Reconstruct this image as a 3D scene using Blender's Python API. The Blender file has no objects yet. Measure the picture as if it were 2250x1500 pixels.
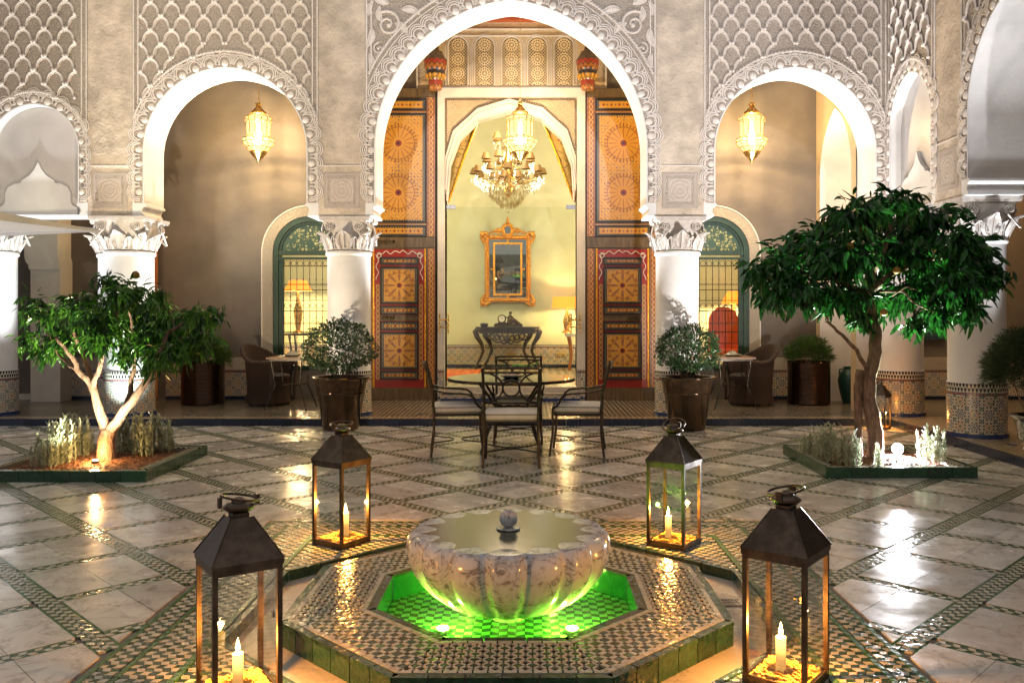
import bpy, math, random
import numpy as np
from math import sin, cos, pi, sqrt, atan2, radians as R
from mathutils import Vector, Matrix, Euler
random.seed(7)
rnd = random.Random(11)
S = bpy.context.scene
COL = S.collection
# ------------------------------------------------------------------ camera, world, exposure
EYE = 1.40
VX, VY, FPX = 1160.0, 686.0, 1900.0
cd = bpy.data.cameras.new('camera'); cam = bpy.data.objects.new('camera', cd); COL.objects.link(cam)
cam.location = (0, 0, EYE); cam.rotation_euler = (pi / 2, 0, 0)
cd.sensor_width = 36; cd.lens = FPX / 2250 * 36
cd.shift_x = -(VX - 1125) / 2250; cd.shift_y = -(750 - VY) / 2250
cd.clip_start = 0.05; cd.clip_end = 200
S.camera = cam
w = bpy.data.worlds.new('World'); S.world = w; w.use_nodes = True
bgn = w.node_tree.nodes['Background']
bgn.inputs[0].default_value = (0.84, 0.78, 0.78, 1)      # night sky over a lit town
bgn.inputs[1].default_value = 0.215
S.view_settings.view_transform = 'Standard'; S.view_settings.look = 'None'
S.view_settings.exposure = 1.2; S.view_settings.gamma = 1.0
S.cycles.max_bounces = 7; S.cycles.diffuse_bounces = 3; S.cycles.glossy_bounces = 4
S.cycles.transparent_max_bounces = 24; S.cycles.transmission_bounces = 6
S.cycles.sample_clamp_indirect = 3.0; S.cycles.caustics_reflective = False; S.cycles.caustics_refractive = False
S.cycles.use_denoising = True

def P(x, y, Y):
    return ((x - VX) * Y / FPX, Y, EYE + (VY - y) * Y / FPX)
def wx(x, Y): return (x - VX) * Y / FPX
def wz(y, Y): return EYE + (VY - y) * Y / FPX

# ------------------------------------------------------------------ lights
def light(name, kind, loc, power, col, size=0.05, target=None, spot=None, blend=0.5):
    ld = bpy.data.lights.new(name, kind); ld.energy = power; ld.color = col
    if kind == 'AREA': ld.size = size
    else: ld.shadow_soft_size = size
    if kind == 'SPOT': ld.spot_size = R(spot); ld.spot_blend = blend
    o = bpy.data.objects.new(name, ld); COL.objects.link(o); o.location = loc
    if target is not None:
        d = Vector(target) - Vector(loc); o.rotation_euler = d.to_track_quat('-Z', 'Y').to_euler()
    return o

# ------------------------------------------------------------------ node expression helper
class E:
    def __init__(s, nt, sock): s.nt = nt; s.s = sock
    def _m(s, op, *a, clamp=False):
        n = s.nt.nodes.new('ShaderNodeMath'); n.operation = op; n.use_clamp = clamp
        for i, v in enumerate((s,) + a):
            if isinstance(v, E): s.nt.links.new(v.s, n.inputs[i])
            else: n.inputs[i].default_value = float(v)
        return E(s.nt, n.outputs[0])
    def __add__(s, o): return s._m('ADD', o)
    __radd__ = __add__
    def __mul__(s, o): return s._m('MULTIPLY', o)
    __rmul__ = __mul__
    def __sub__(s, o): return s._m('SUBTRACT', o)
    def __rsub__(s, o): return (s * -1.0) + o
    def __truediv__(s, o): return s._m('DIVIDE', o)
    def lt(s, o): return s._m('LESS_THAN', o)
    def gt(s, o): return s._m('GREATER_THAN', o)
    def sin(s): return s._m('SINE')
    def cos(s): return s._m('COSINE')
    def abs(s): return s._m('ABSOLUTE')
    def floor(s): return s._m('FLOOR')
    def fract(s): return s._m('FRACT')
    def sqrt(s): return s._m('SQRT')
    def mod(s, o): return s._m('FLOORED_MODULO', o)
    def pp(s, o): return s._m('PINGPONG', o)
    def min(s, o): return s._m('MINIMUM', o)
    def max(s, o): return s._m('MAXIMUM', o)
    def pow(s, o): return s._m('POWER', o)
    def atan2(s, o): return s._m('ARCTAN2', o)
    def clamp(s): return s._m('ADD', 0.0, clamp=True)
    def step(s, a, b):
        n = s.nt.nodes.new('ShaderNodeMapRange'); n.interpolation_type = 'SMOOTHSTEP'
        s.nt.links.new(s.s, n.inputs[0]); n.inputs[1].default_value = a; n.inputs[2].default_value = b
        return E(s.nt, n.outputs[0])

def rgba(c): return (c[0], c[1], c[2], 1.0)
class Mat:
    def __init__(s, name, col=(.5, .5, .5), rough=.6, metal=0.0, spec=None):
        s.m = bpy.data.materials.new(name); s.m.use_nodes = True
        s.nt = s.m.node_tree; s.b = s.nt.nodes['Principled BSDF']
        s.b.inputs['Base Color'].default_value = rgba(col)
        s.b.inputs['Roughness'].default_value = rough; s.b.inputs['Metallic'].default_value = metal
        if spec is not None: s.b.inputs['Specular IOR Level'].default_value = spec
    def new(s, t): return s.nt.nodes.new(t)
    def link(s, a, b): s.nt.links.new(a.s if isinstance(a, E) else a, b)
    def coord(s, kind='pos'):
        if kind == 'pos': o = s.new('ShaderNodeNewGeometry').outputs['Position']
        else: o = s.new('ShaderNodeTexCoord').outputs['Object']
        sp = s.new('ShaderNodeSeparateXYZ'); s.nt.links.new(o, sp.inputs[0])
        s.vec = o
        return [E(s.nt, sp.outputs[i]) for i in range(3)]
    def vecof(s, x, y, z=0.0):
        c = s.new('ShaderNodeCombineXYZ')
        for i, v in enumerate((x, y, z)):
            if isinstance(v, E): s.nt.links.new(v.s, c.inputs[i])
            else: c.inputs[i].default_value = v
        return c.outputs[0]
    def noise(s, scale, detail=3, rough=.5, vec=None, dist=0.0):
        n = s.new('ShaderNodeTexNoise'); n.inputs['Scale'].default_value = scale
        n.inputs['Detail'].default_value = detail; n.inputs['Roughness'].default_value = rough
        n.inputs['Distortion'].default_value = dist
        s.nt.links.new(vec if vec is not None else s.vec, n.inputs['Vector'])
        return E(s.nt, n.outputs[0])
    def voro(s, scale, feat='F1', vec=None, out=0, rnd_=1.0):
        n = s.new('ShaderNodeTexVoronoi'); n.feature = feat; n.inputs['Scale'].default_value = scale
        n.inputs['Randomness'].default_value = rnd_
        s.nt.links.new(vec if vec is not None else s.vec, n.inputs['Vector'])
        return E(s.nt, n.outputs[out])
    def objrand(s): return E(s.nt, s.new('ShaderNodeObjectInfo').outputs['Random'])
    def mix(s, f, a, b):
        n = s.new('ShaderNodeMix'); n.data_type = 'RGBA'
        for k, v in ((0, f), (6, a), (7, b)):
            if isinstance(v, (E,)): s.nt.links.new(v.s, n.inputs[k])
            elif isinstance(v, (tuple, list)): n.inputs[k].default_value = rgba(v)
            elif isinstance(v, (int, float)): n.inputs[k].default_value = v
            else: s.nt.links.new(v, n.inputs[k])
        return n.outputs[2]
    def color(s, sock): s.link(sock, s.b.inputs['Base Color'])
    def rough(s, sock): s.link(sock, s.b.inputs['Roughness'])
    def bump(s, h, dist=0.01, strength=1.0):
        n = s.new('ShaderNodeBump'); n.inputs['Distance'].default_value = dist
        n.inputs['Strength'].default_value = strength
        s.link(h, n.inputs['Height']); s.nt.links.new(n.outputs[0], s.b.inputs['Normal'])
    def emit(s, col, st):
        s.b.inputs['Emission Color'].default_value = rgba(col); s.b.inputs['Emission Strength'].default_value = st

# ------------------------------------------------------------------ mesh builder
class MB:
    def __init__(s): s.v = []; s.f = []; s.mi = []; s.cur = 0
    def add(s, vs, fs):
        n = len(s.v); s.v += [tuple(p) for p in vs]; s.f += [tuple(i + n for i in f) for f in fs]
        s.mi += [s.cur] * len(fs); return s
    def box(s, x0, x1, y0, y1, z0, z1):
        s.add([(x0, y0, z0), (x1, y0, z0), (x1, y1, z0), (x0, y1, z0), (x0, y0, z1), (x1, y0, z1), (x1, y1, z1), (x0, y1, z1)],
              [(0, 3, 2, 1), (4, 5, 6, 7), (0, 1, 5, 4), (1, 2, 6, 5), (2, 3, 7, 6), (3, 0, 4, 7)]); return s
    def obox(s, c, ax, ay, az):   # centre + half axis vectors
        c = Vector(c); ax = Vector(ax); ay = Vector(ay); az = Vector(az)
        vs = [c + i * ax + j * ay + k * az for k in (-1, 1) for i, j in ((-1, -1), (1, -1), (1, 1), (-1, 1))]
        s.add(vs, [(0, 3, 2, 1), (4, 5, 6, 7), (0, 1, 5, 4), (1, 2, 6, 5), (2, 3, 7, 6), (3, 0, 4, 7)]); return s
    def tube(s, pts, r, n=6, cap=True, flat=None):
        pts = [Vector(p) for p in pts]; m = len(pts)
        rs = r if isinstance(r, (list, tuple)) else [r] * m
        up = Vector((0, 0, 1)); base = len(s.v); prev = None
        for i, p in enumerate(pts):
            t = (pts[min(i + 1, m - 1)] - pts[max(i - 1, 0)])
            if t.length < 1e-9: t = Vector((0, 0, 1))
            t.normalize()
            if prev is None:
                a = t.cross(up)
                if a.length < 1e-3: a = t.cross(Vector((0, 1, 0)))
            else:
                a = prev - t * prev.dot(t)
                if a.length < 1e-4: a = t.cross(up)
            a.normalize(); prev = a; b = t.cross(a)
            for k in range(n):
                an = 2 * pi * k / n + (pi / n if n == 4 else 0)
                q = p + (a * cos(an) + b * sin(an)) * rs[i]
                s.v.append(tuple(q))
        for i in range(m - 1):
            for k in range(n):
                k2 = (k + 1) % n
                s.f.append((base + i * n + k, base + i * n + k2, base + (i + 1) * n + k2, base + (i + 1) * n + k)); s.mi.append(s.cur)
        if cap:
            s.f.append(tuple(base + k for k in range(n))[::-1]); s.f.append(tuple(base + (m - 1) * n + k for k in range(n))); s.mi += [s.cur] * 2
        return s
    def ring(s, c, rad, r, nrm=(0, 0, 1), n=24, k=6, a0=0, a1=2 * pi, sx=1, sy=1):
        q = Vector((0, 0, 1)).rotation_difference(Vector(nrm))
        pts = [Vector(c) + q @ Vector((cos(a0 + (a1 - a0) * i / n) * rad * sx, sin(a0 + (a1 - a0) * i / n) * rad * sy, 0)) for i in range(n + 1)]
        return s.tube(pts, r, k, cap=abs(a1 - a0) < 6.28)
    def lathe(s, prof, n=24, c=(0, 0, 0), cap=True, fn=None):
        base = len(s.v); m = len(prof)
        for (r, z) in prof:
            for k in range(n):
                an = 2 * pi * k / n; rr = r * (fn(an, z, r) if fn else 1)
                s.v.append((c[0] + rr * cos(an), c[1] + rr * sin(an), c[2] + z))
        for i in range(m - 1):
            for k in range(n):
                k2 = (k + 1) % n
                s.f.append((base + i * n + k, base + i * n + k2, base + (i + 1) * n + k2, base + (i + 1) * n + k)); s.mi.append(s.cur)
        if cap:
            s.f.append(tuple(base + k for k in range(n))[::-1]); s.f.append(tuple(base + (m - 1) * n + k for k in range(n))); s.mi += [s.cur] * 2
        return s
    def sphere(s, c, r, n=8, m=5, sc=(1, 1, 1)):
        base = len(s.v); c = Vector(c)
        s.v.append(tuple(c + Vector((0, 0, -r * sc[2]))))
        for i in range(1, m):
            ph = -pi / 2 + pi * i / m
            for k in range(n):
                an = 2 * pi * k / n
                s.v.append((c.x + r * sc[0] * cos(ph) * cos(an), c.y + r * sc[1] * cos(ph) * sin(an), c.z + r * sc[2] * sin(ph)))
        s.v.append(tuple(c + Vector((0, 0, r * sc[2])))); top = len(s.v) - 1
        for k in range(n):
            k2 = (k + 1) % n
            s.f.append((base, base + 1 + k2, base + 1 + k)); s.mi.append(s.cur)
            for i in range(m - 2):
                a = base + 1 + i * n
                s.f.append((a + k, a + k2, a + n + k2, a + n + k)); s.mi.append(s.cur)
            a = base + 1 + (m - 2) * n
            s.f.append((a + k, a + k2, top)); s.mi.append(s.cur)
        return s
    def prism(s, poly, z0, z1, bottom=False):   # horizontal polygon extruded in z
        n = len(poly); vs = [(x, y, z0) for x, y in poly] + [(x, y, z1) for x, y in poly]
        fs = [tuple(range(n, 2 * n))] + [(i, (i + 1) % n, n + (i + 1) % n, n + i) for i in range(n)]
        if bottom: fs.append(tuple(range(n))[::-1])
        return s.add(vs, fs)
    def vprism(s, poly, y0, y1):                # polygon in xz extruded along y (front y0)
        n = len(poly); vs = [(x, y0, z) for x, z in poly] + [(x, y1, z) for x, z in poly]
        return s.add(vs, [tuple(range(n)), tuple(range(n, 2 * n))[::-1]] + [(i, n + i, n + (i + 1) % n, (i + 1) % n) for i in range(n)])
    def weld(s):
        key = {}; remap = []; nv = []
        for p in s.v:
            k = (round(p[0], 5), round(p[1], 5), round(p[2], 5))
            if k not in key: key[k] = len(nv); nv.append(p)
            remap.append(key[k])
        s.v = nv; s.f = [tuple(remap[i] for i in f) for f in s.f]
    def mesh(s, name, mat, smooth=None):
        me = bpy.data.meshes.new(name); me.from_pydata(s.v, [], s.f)
        mats = mat if isinstance(mat, (list, tuple)) else [mat]
        for m_ in mats: me.materials.append(m_.m if isinstance(m_, Mat) else m_)
        if len(mats) > 1: me.polygons.foreach_set('material_index', s.mi)
        if smooth is not None:
            me.polygons.foreach_set('use_smooth', [True] * len(me.polygons)); me.update()
            if smooth < 180: me.set_sharp_from_angle(angle=R(smooth))
        me.update(); return me
    def build(s, name, mat, parent=None, smooth=None, local=False, label=None, kind=None):
        if parent is not None and not local:
            o = world_loc(parent)
            s.v = [(x - o[0], y - o[1], z - o[2]) for x, y, z in s.v]
        if name in ('intrados', 'drape', 'carved_surround', 'outer_frame', 'inner_frame') and smooth is not None: s.weld()
        me = s.mesh(name, mat, smooth)
        ob = bpy.data.objects.new(name, me); COL.objects.link(ob)
        if parent is not None: ob.parent = parent
        if label: ob['label'] = label
        if kind: ob['kind'] = kind
        return ob
def world_loc(o):
    v = Vector((0, 0, 0))
    while o is not None: v = v + Vector(o.location); o = o.parent
    return v
def inst(name, me, parent, loc=(0, 0, 0), rot=(0, 0, 0), sc=(1, 1, 1)):
    ob = bpy.data.objects.new(name, me); COL.objects.link(ob); ob.parent = parent
    ob.location = loc; ob.rotation_euler = rot; ob.scale = sc if isinstance(sc, (tuple, list)) else (sc,) * 3
    return ob
def thing(name, label, cat, loc=(0, 0, 0), rz=0.0, group=None):
    o = bpy.data.objects.new(name, None); COL.objects.link(o); o.empty_display_size = .1
    o.location = loc; o.rotation_euler = (0, 0, rz); o['label'] = label; o['category'] = cat
    if group: o['group'] = group
    return o
def tag(o, label, cat, group=None):
    o['label'] = label; o['category'] = cat
    if group: o['group'] = group
    return o
def struct(o, label=None):
    o['kind'] = 'structure'
    if label: o['label'] = label
    return o
def dup(root, loc, rz=0.0, label=None, group=None, sc=1.0):
    def cp(o, par):
        c = o.copy(); COL.objects.link(c); c.parent = par
        for ch in KIDS.get(o.name, []): cp(ch, c)
        return c
    if root.name not in KIDS: index_kids()
    r = root.copy(); COL.objects.link(r); r.location = loc; r.rotation_euler = (0, 0, rz); r.scale = (sc,) * 3
    if label: r['label'] = label
    if group: r['group'] = group
    for ch in KIDS.get(root.name, []): cp(ch, r)
    return r
KIDS = {}
def index_kids():
    KIDS.clear()
    for o in bpy.data.objects:
        if o.parent is not None: KIDS.setdefault(o.parent.name, []).append(o)

# ------------------------------------------------------------------ polygon clipping
def clip_half(poly, nx, ny, c):     # keep nx*x+ny*y <= c
    out = []
    for i in range(len(poly)):
        a = poly[i]; b = poly[(i + 1) % len(poly)]
        da = nx * a[0] + ny * a[1] - c; db = nx * b[0] + ny * b[1] - c
        if da <= 0: out.append(a)
        if da * db < 0:
            t = da / (da - db); out.append((a[0] + (b[0] - a[0]) * t, a[1] + (b[1] - a[1]) * t))
    return out
def area(p): return abs(sum(p[i][0] * p[(i + 1) % len(p)][1] - p[(i + 1) % len(p)][0] * p[i][1] for i in range(len(p)))) / 2
def outside_rect(poly, x0, x1, y0, y1):
    res = []; a = clip_half(poly, 1, 0, x0); m = clip_half(poly, -1, 0, -x0)
    if len(a) > 2: res.append(a)
    if len(m) > 2:
        b = clip_half(m, -1, 0, -x1); m = clip_half(m, 1, 0, x1)
        if len(b) > 2: res.append(b)
    if len(m) > 2:
        c = clip_half(m, 0, 1, y0); d = clip_half(m, 0, -1, -y1)
        if len(c) > 2: res.append(c)
        if len(d) > 2: res.append(d)
    return [q for q in res if area(q) > 1e-5]
def octpts(R_, rot=22.5, n=8): return [(R_ * cos(R(rot + 360 / n * i)), R_ * sin(R(rot + 360 / n * i))) for i in range(n)]
# ================================================================== materials
def plaster(name, col, bump=.006, scale=7, rough=.8, var=.12, fine=60):
    m = Mat(name, col, rough); m.coord()
    n1 = m.noise(scale, 5, .6); n2 = m.noise(fine, 3, .6)
    m.color(m.mix(n1.step(.3, .7), tuple(c * (1 - var) for c in col), tuple(min(1, c * (1 + var)) for c in col)))
    m.bump(n1 * 1.0 + n2 * .25, bump); return m
M = {}
M['rough_plaster'] = plaster('rough_plaster', (.52, .44, .35), .055, 3.2, .85, .22, 30)
M['white_paint'] = plaster('white_paint', (.69, .68, .66), .004, 2.2, .6, .07, 30)
M['cream_trim'] = plaster('cream_trim', (.62, .56, .47), .003, 6, .7, .05)
M['gallery_wall'] = plaster('gallery_wall', (.150, .128, .106), .006, 1.3, .7, .16, 25)
M['gallery_ceiling'] = plaster('gallery_ceiling', (.42, .35, .27), .003, 3, .8, .05)
M['polished_plaster'] = plaster('polished_plaster', (.50, .47, .45), .002, 1.6, .35, .09)  # kept greyer so the ogee shape on it reads as a patch of light
M['room_wall'] = plaster('room_wall', (.64, .64, .40), .002, 3, .6, .04)
M['shutter'] = Mat('shutter_paint', (.05, .10, .13), .5)
M['green_paint'] = plaster('green_paint', (.018, .048, .026), .001, 9, .4, .15)
M['marble_white'] = None

def carved(name, col, kind, bump=.02):
    m = Mat(name, col, .75)
    x, y, z = m.coord('obj')
    if kind == 'arabesque':
        k = 105.0
        wv = m.noise(14, 2)
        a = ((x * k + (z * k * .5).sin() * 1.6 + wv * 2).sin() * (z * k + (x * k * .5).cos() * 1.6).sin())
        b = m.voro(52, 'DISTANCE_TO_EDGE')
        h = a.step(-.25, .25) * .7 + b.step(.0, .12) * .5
    elif kind == 'net':
        a = ((x + z) * 95.0).sin() * ((x - z) * 95.0).sin()
        h = a.step(-.1, .3)
    elif kind == 'plaque':
        r = (x * x + z * z).sqrt(); th = z.atan2(x)
        a = (th * 8.0).cos() * .5 + (r * 130.0).sin()
        ed = x.abs().max(z.abs())
        b = m.voro(48, 'DISTANCE_TO_EDGE')
        inner = a.step(-.2, .4) * ed.lt(.13)
        band = b.step(.02, .14) * ed.gt(.145) * ed.lt(.185)
        net = (((x + z) * 190.0).sin() * ((x - z) * 190.0).sin()).step(-.1, .3) * ed.gt(.195)
        h = inner + band + net
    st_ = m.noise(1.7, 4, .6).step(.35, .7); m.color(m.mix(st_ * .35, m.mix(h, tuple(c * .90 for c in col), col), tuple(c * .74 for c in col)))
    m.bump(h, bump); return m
M['carved'] = carved('carved_stucco', (.58, .50, .42), 'arabesque', .015)
M['carved_net'] = carved('carved_stucco_net', (.57, .48, .40), 'net', .008)
M['plaque'] = carved('carved_plaque', (.56, .48, .41), 'plaque', .012)
M['stucco'] = plaster('moulded_stucco', (.66, .60, .54), .004, 20, .62, .06)
M['carved_warm'] = carved('carved_stucco_warm', (.70, .54, .33), 'arabesque', .012)

def marble(name, base, vein, scale=2.2, rough=.2, amount=.6, tilevar=.18, bump=.0012):
    m = Mat(name, base, rough); m.coord()
    o = m.objrand()
    v = m.noise(scale, 8, .62, dist=1.4)
    ve = (v - .5).abs().step(.0, .055)
    cl = m.noise(scale * 2.1, 5, .6, dist=.7)
    warm = m.mix(m.noise(.9, 2).step(.35, .65), tuple(c * .86 for c in base), base)
    c1 = m.mix((1.0 - ve) * amount * cl.step(.35, .6), warm, vein)
    c2 = m.mix(cl.step(.45, .75) * amount * .4, c1, vein)
    dark = m.mix(o * tilevar, (1, 1, 1), (.1, .09, .08))
    n = m.new('ShaderNodeMix'); n.data_type = 'RGBA'; n.blend_type = 'MULTIPLY'; n.inputs[0].default_value = 1
    m.nt.links.new(c2, n.inputs[6]); m.nt.links.new(dark, n.inputs[7]); m.color(n.outputs[2])
    m.rough(m.noise(3.5, 5, .65).step(.3, .75) * .20 + (rough - .08))
    m.bump(m.noise(3.0, 2) * 1.0 + m.noise(60, 2) * .03, bump * 3); return m
M['floor_marble'] = marble('floor_marble', (.70, .65, .57), (.34, .29, .24), 3.4, .22, .7, .42, .0012)
M['bowl_marble'] = marble('bowl_marble', (.54, .55, .54), (.14, .12, .105), 9.0, .14, .9, 0, .0003)
M['step_marble'] = marble('step_marble', (.55, .49, .40), (.30, .27, .22), 2.0, .3, .4, .1)

def glaze(name, col, rough=.16, var=.5, bump=.004):
    m = Mat(name, col, rough); m.coord(); o = m.objrand()
    n = m.noise(45, 2)
    f = n.step(.3, .7) * .45 + o * .55
    m.color(m.mix(f, tuple(k * (1 - var) for k in col), tuple(min(1, k * (1 + var * .6)) for k in col)))
    m.rough(n * .12 + rough - .05)
    m.bump(m.noise(26, 2), bump); return m
M['glaze_white'] = glaze('glaze_white', (.47, .43, .33), .18, .22, .006)
M['glaze_green'] = glaze('glaze_green', (.020, .060, .028), .16, .6, .006)
M['glaze_black'] = glaze('glaze_black', (.018, .022, .020), .18, .5, .006)
M['glaze_moss'] = glaze('glaze_moss', (.045, .125, .035), .17, .5, .003)
M['glaze_emerald'] = glaze('glaze_emerald', (.010, .10, .035), .15, .4, .003)
M['glaze_blue'] = glaze('glaze_blue', (.012, .022, .055), .15, .5, .003)
M['grout'] = plaster('grout', (.20, .18, .14), .001, 20, .7, .2)

def mosaic(name, mode, ztop=.65, rad=.275):
    m = Mat(name, (.5, .5, .5), .2)
    if mode == 'cyl':
        x, y, z = m.coord('obj'); U = y.atan2(x) * rad; V = z + .08
    elif mode == 'x': x, y, z = m.coord(); U = x; V = z
    else: x, y, z = m.coord(); U = y; V = z
    p = .1296 if mode == 'cyl' else .135
    white = (.58, .54, .44); black = (.012, .012, .02); orange = (.50, .20, .02); blue = (.02, .04, .14); green = (.02, .16, .08)
    a = U / p; b = (V - .13) / p
    cu = a.fract() - .5; cv = b.fract() - .5
    r = (cu * cu + cv * cv).sqrt(); th = cv.atan2(cu)
    par = (a.floor() + b.floor()).mod(2.0)
    c8 = (th * 8.0).cos()
    col = m.mix(0.0, white, white)
    du = (a * 4.0).fract() - .5; dv = (b * 4.0).fract() - .5
    dd = (du.abs() + dv.abs())
    col = m.mix(dd.lt(.30) * r.gt(.38), col, black)
    col = m.mix(dd.gt(.80) * r.gt(.34), col, orange)
    col = m.mix(r.gt(.17) * r.lt(.29) * c8.gt(-.35), col, m.mix(par, orange, blue))
    col = m.mix(r.gt(.33) * r.lt(.43) * (th * 8.0 + pi).cos().gt(-.1), col, black)
    col = m.mix(r.lt(.11), col, black); col = m.mix(r.lt(.05), col, white)
    cu2 = (a + .5).fract() - .5; cv2 = (b + .5).fract() - .5
    r2 = (cu2 * cu2 + cv2 * cv2).sqrt()
    col = m.mix(r2.lt(.15) * ((cv2.atan2(cu2)) * 4.0).cos().gt(-.4), col, m.mix(par, green, blue))
    # bands
    col = m.mix(V.lt(.125), col, blue)
    zb = ztop - .125
    bead = (U / .030).fract(); bl = m.mix(bead.gt(.35) * V.gt(zb + .008) * V.lt(zb + .022), blue, orange)
    col = m.mix(V.gt(zb), col, bl)
    # two rows of merlons
    q = .034
    def merlon(z0, z1, off):
        f = ((U / q + off).fract() - .5).abs(); t = (V - z0) / (z1 - z0)
        wdt = t.gt(.5) * .30 + t.lt(.5) * t.gt(.25) * .16 + .05
        return f.lt(wdt)
    z0 = zb + .030; zm = zb + .078
    col = m.mix(V.gt(z0) * V.lt(zm), col, m.mix(merlon(z0, zm, 0), white, black))
    col = m.mix(V.gt(zm), col, m.mix(merlon(zm, ztop, .5), white, black))
    m.color(col)
    n = m.noise(30, 2); m.rough(n * .15 + .12); m.bump(m.noise(40, 2), .003)
    return m
M['mosaic_col'] = mosaic('zellige_column_mosaic', 'cyl', .65)
M['mosaic_wall'] = mosaic('zellige_wall_mosaic', 'x', .62)
M['mosaic_room'] = mosaic('zellige_room_mosaic', 'x', .80)

def lattice_floor():
    m = Mat('gallery_zellige', (.3, .3, .3), .2); x, y, z = m.coord()
    p = .062; a = ((x + y) / p); b = ((x - y) / p)
    chk = (a.floor() + b.floor()).mod(2.0)
    fa = (a.fract() - .5).abs(); fb = (b.fract() - .5).abs()
    inn = fa.max(fb).lt(.40)
    col = m.mix(chk, (.30, .25, .17), (.030, .035, .030))
    col = m.mix(inn, (.16, .13, .10), col)
    big = ((y * 2.2).floor().mod(7.0)).lt(1.0)
    a2 = x / .07; r = (((a2.fract() - .5) * (a2.fract() - .5)) + ((y / .07).fract() - .5) * ((y / .07).fract() - .5)).sqrt()
    orn = m.mix(r.lt(.30), (.36, .30, .20), (.30, .14, .03)); orn = m.mix(r.lt(.15), orn, (.02, .03, .05))
    m.color(m.mix(y.lt(10.98), col, orn))
    m.rough(m.noise(30, 2) * .2 + .12); m.bump(m.noise(45, 2), .004); return m
M['gallery_floor'] = lattice_floor()

# metals etc.
def metal(name, col, rough, bump=0.0, scale=30, var=.3, mt=1.0):
    m = Mat(name, col, rough, mt); m.coord('obj'); n = m.noise(scale, 4, .6)
    m.color(m.mix(n.step(.3, .7), tuple(c * (1 - var) for c in col), tuple(min(1, c * (1 + var)) for c in col)))
    m.rough(n * .2 + rough - .1)
    if bump: m.bump(n, bump)
    return m
M['lantern_metal'] = metal('patinated_lantern_metal', (.10, .075, .055), .36, .002, 14, .35)
M['brass'] = metal('brass', (.72, .46, .14), .28, .001)
M['dark_bronze'] = metal('dark_bronze', (.10, .07, .035), .3, .001)
M['iron'] = metal('black_iron', (.050, .042, .032), .30, .001, mt=.85)
M['gold'] = metal('gilt', (.85, .36, .03), .32, .012, 42, .35, mt=.85)
M['steel'] = metal('steel', (.22, .22, .22), .42)
M['copper_pot'] = metal('glazed_metal_pot', (.080, .050, .030), .13, .002, 6, .25, mt=.8)
def ribbed_pot():
    m = Mat('ribbed_copper', (.085, .05, .032), .14, .9); x, y, z = m.coord('obj')
    m.bump((z * 330.0).sin() * .35 + m.noise(7, 2) * 3.0, .0035); return m
M['ribbed_pot'] = ribbed_pot()
M['cushion'] = plaster('cushion_canvas', (.66, .60, .50), .004, 9, .85, .07, 240)
M['piping'] = Mat('black_piping', (.02, .02, .02), .6)
def wick():
    m = Mat('woven_wicker', (.09, .045, .022), .55); x, y, z = m.coord('obj')
    th = y.atan2(x); h = (th * 70.0).sin() * (z * 260.0 + (th * 35.0).sin() * 2.0).sin()
    m.color(m.mix(h.step(-.3, .5), (.018, .009, .005), (.075, .036, .017))); m.bump(h, .006); return m
M['wicker'] = wick()
def wood(name, col, var=.35):
    m = Mat(name, col, .45); x, y, z = m.coord()
    n = m.noise(6, 5, .6, vec=m.vecof(x * 6.0, y * 6.0, z * .7), dist=.6)
    m.color(m.mix(n.step(.3, .7), tuple(c * (1 - var) for c in col), tuple(c * (1 + var) for c in col))); m.bump(n, .002); return m
M['door_wood'] = wood('door_wood', (.11, .07, .03))
M['dark_wood'] = wood('carved_dark_wood', (.028, .020, .014))
M['orange_wood'] = wood('orange_wood', (.38, .13, .03))
M['beam_red'] = Mat('painted_beam', (.30, .06, .015), .5)

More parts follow.
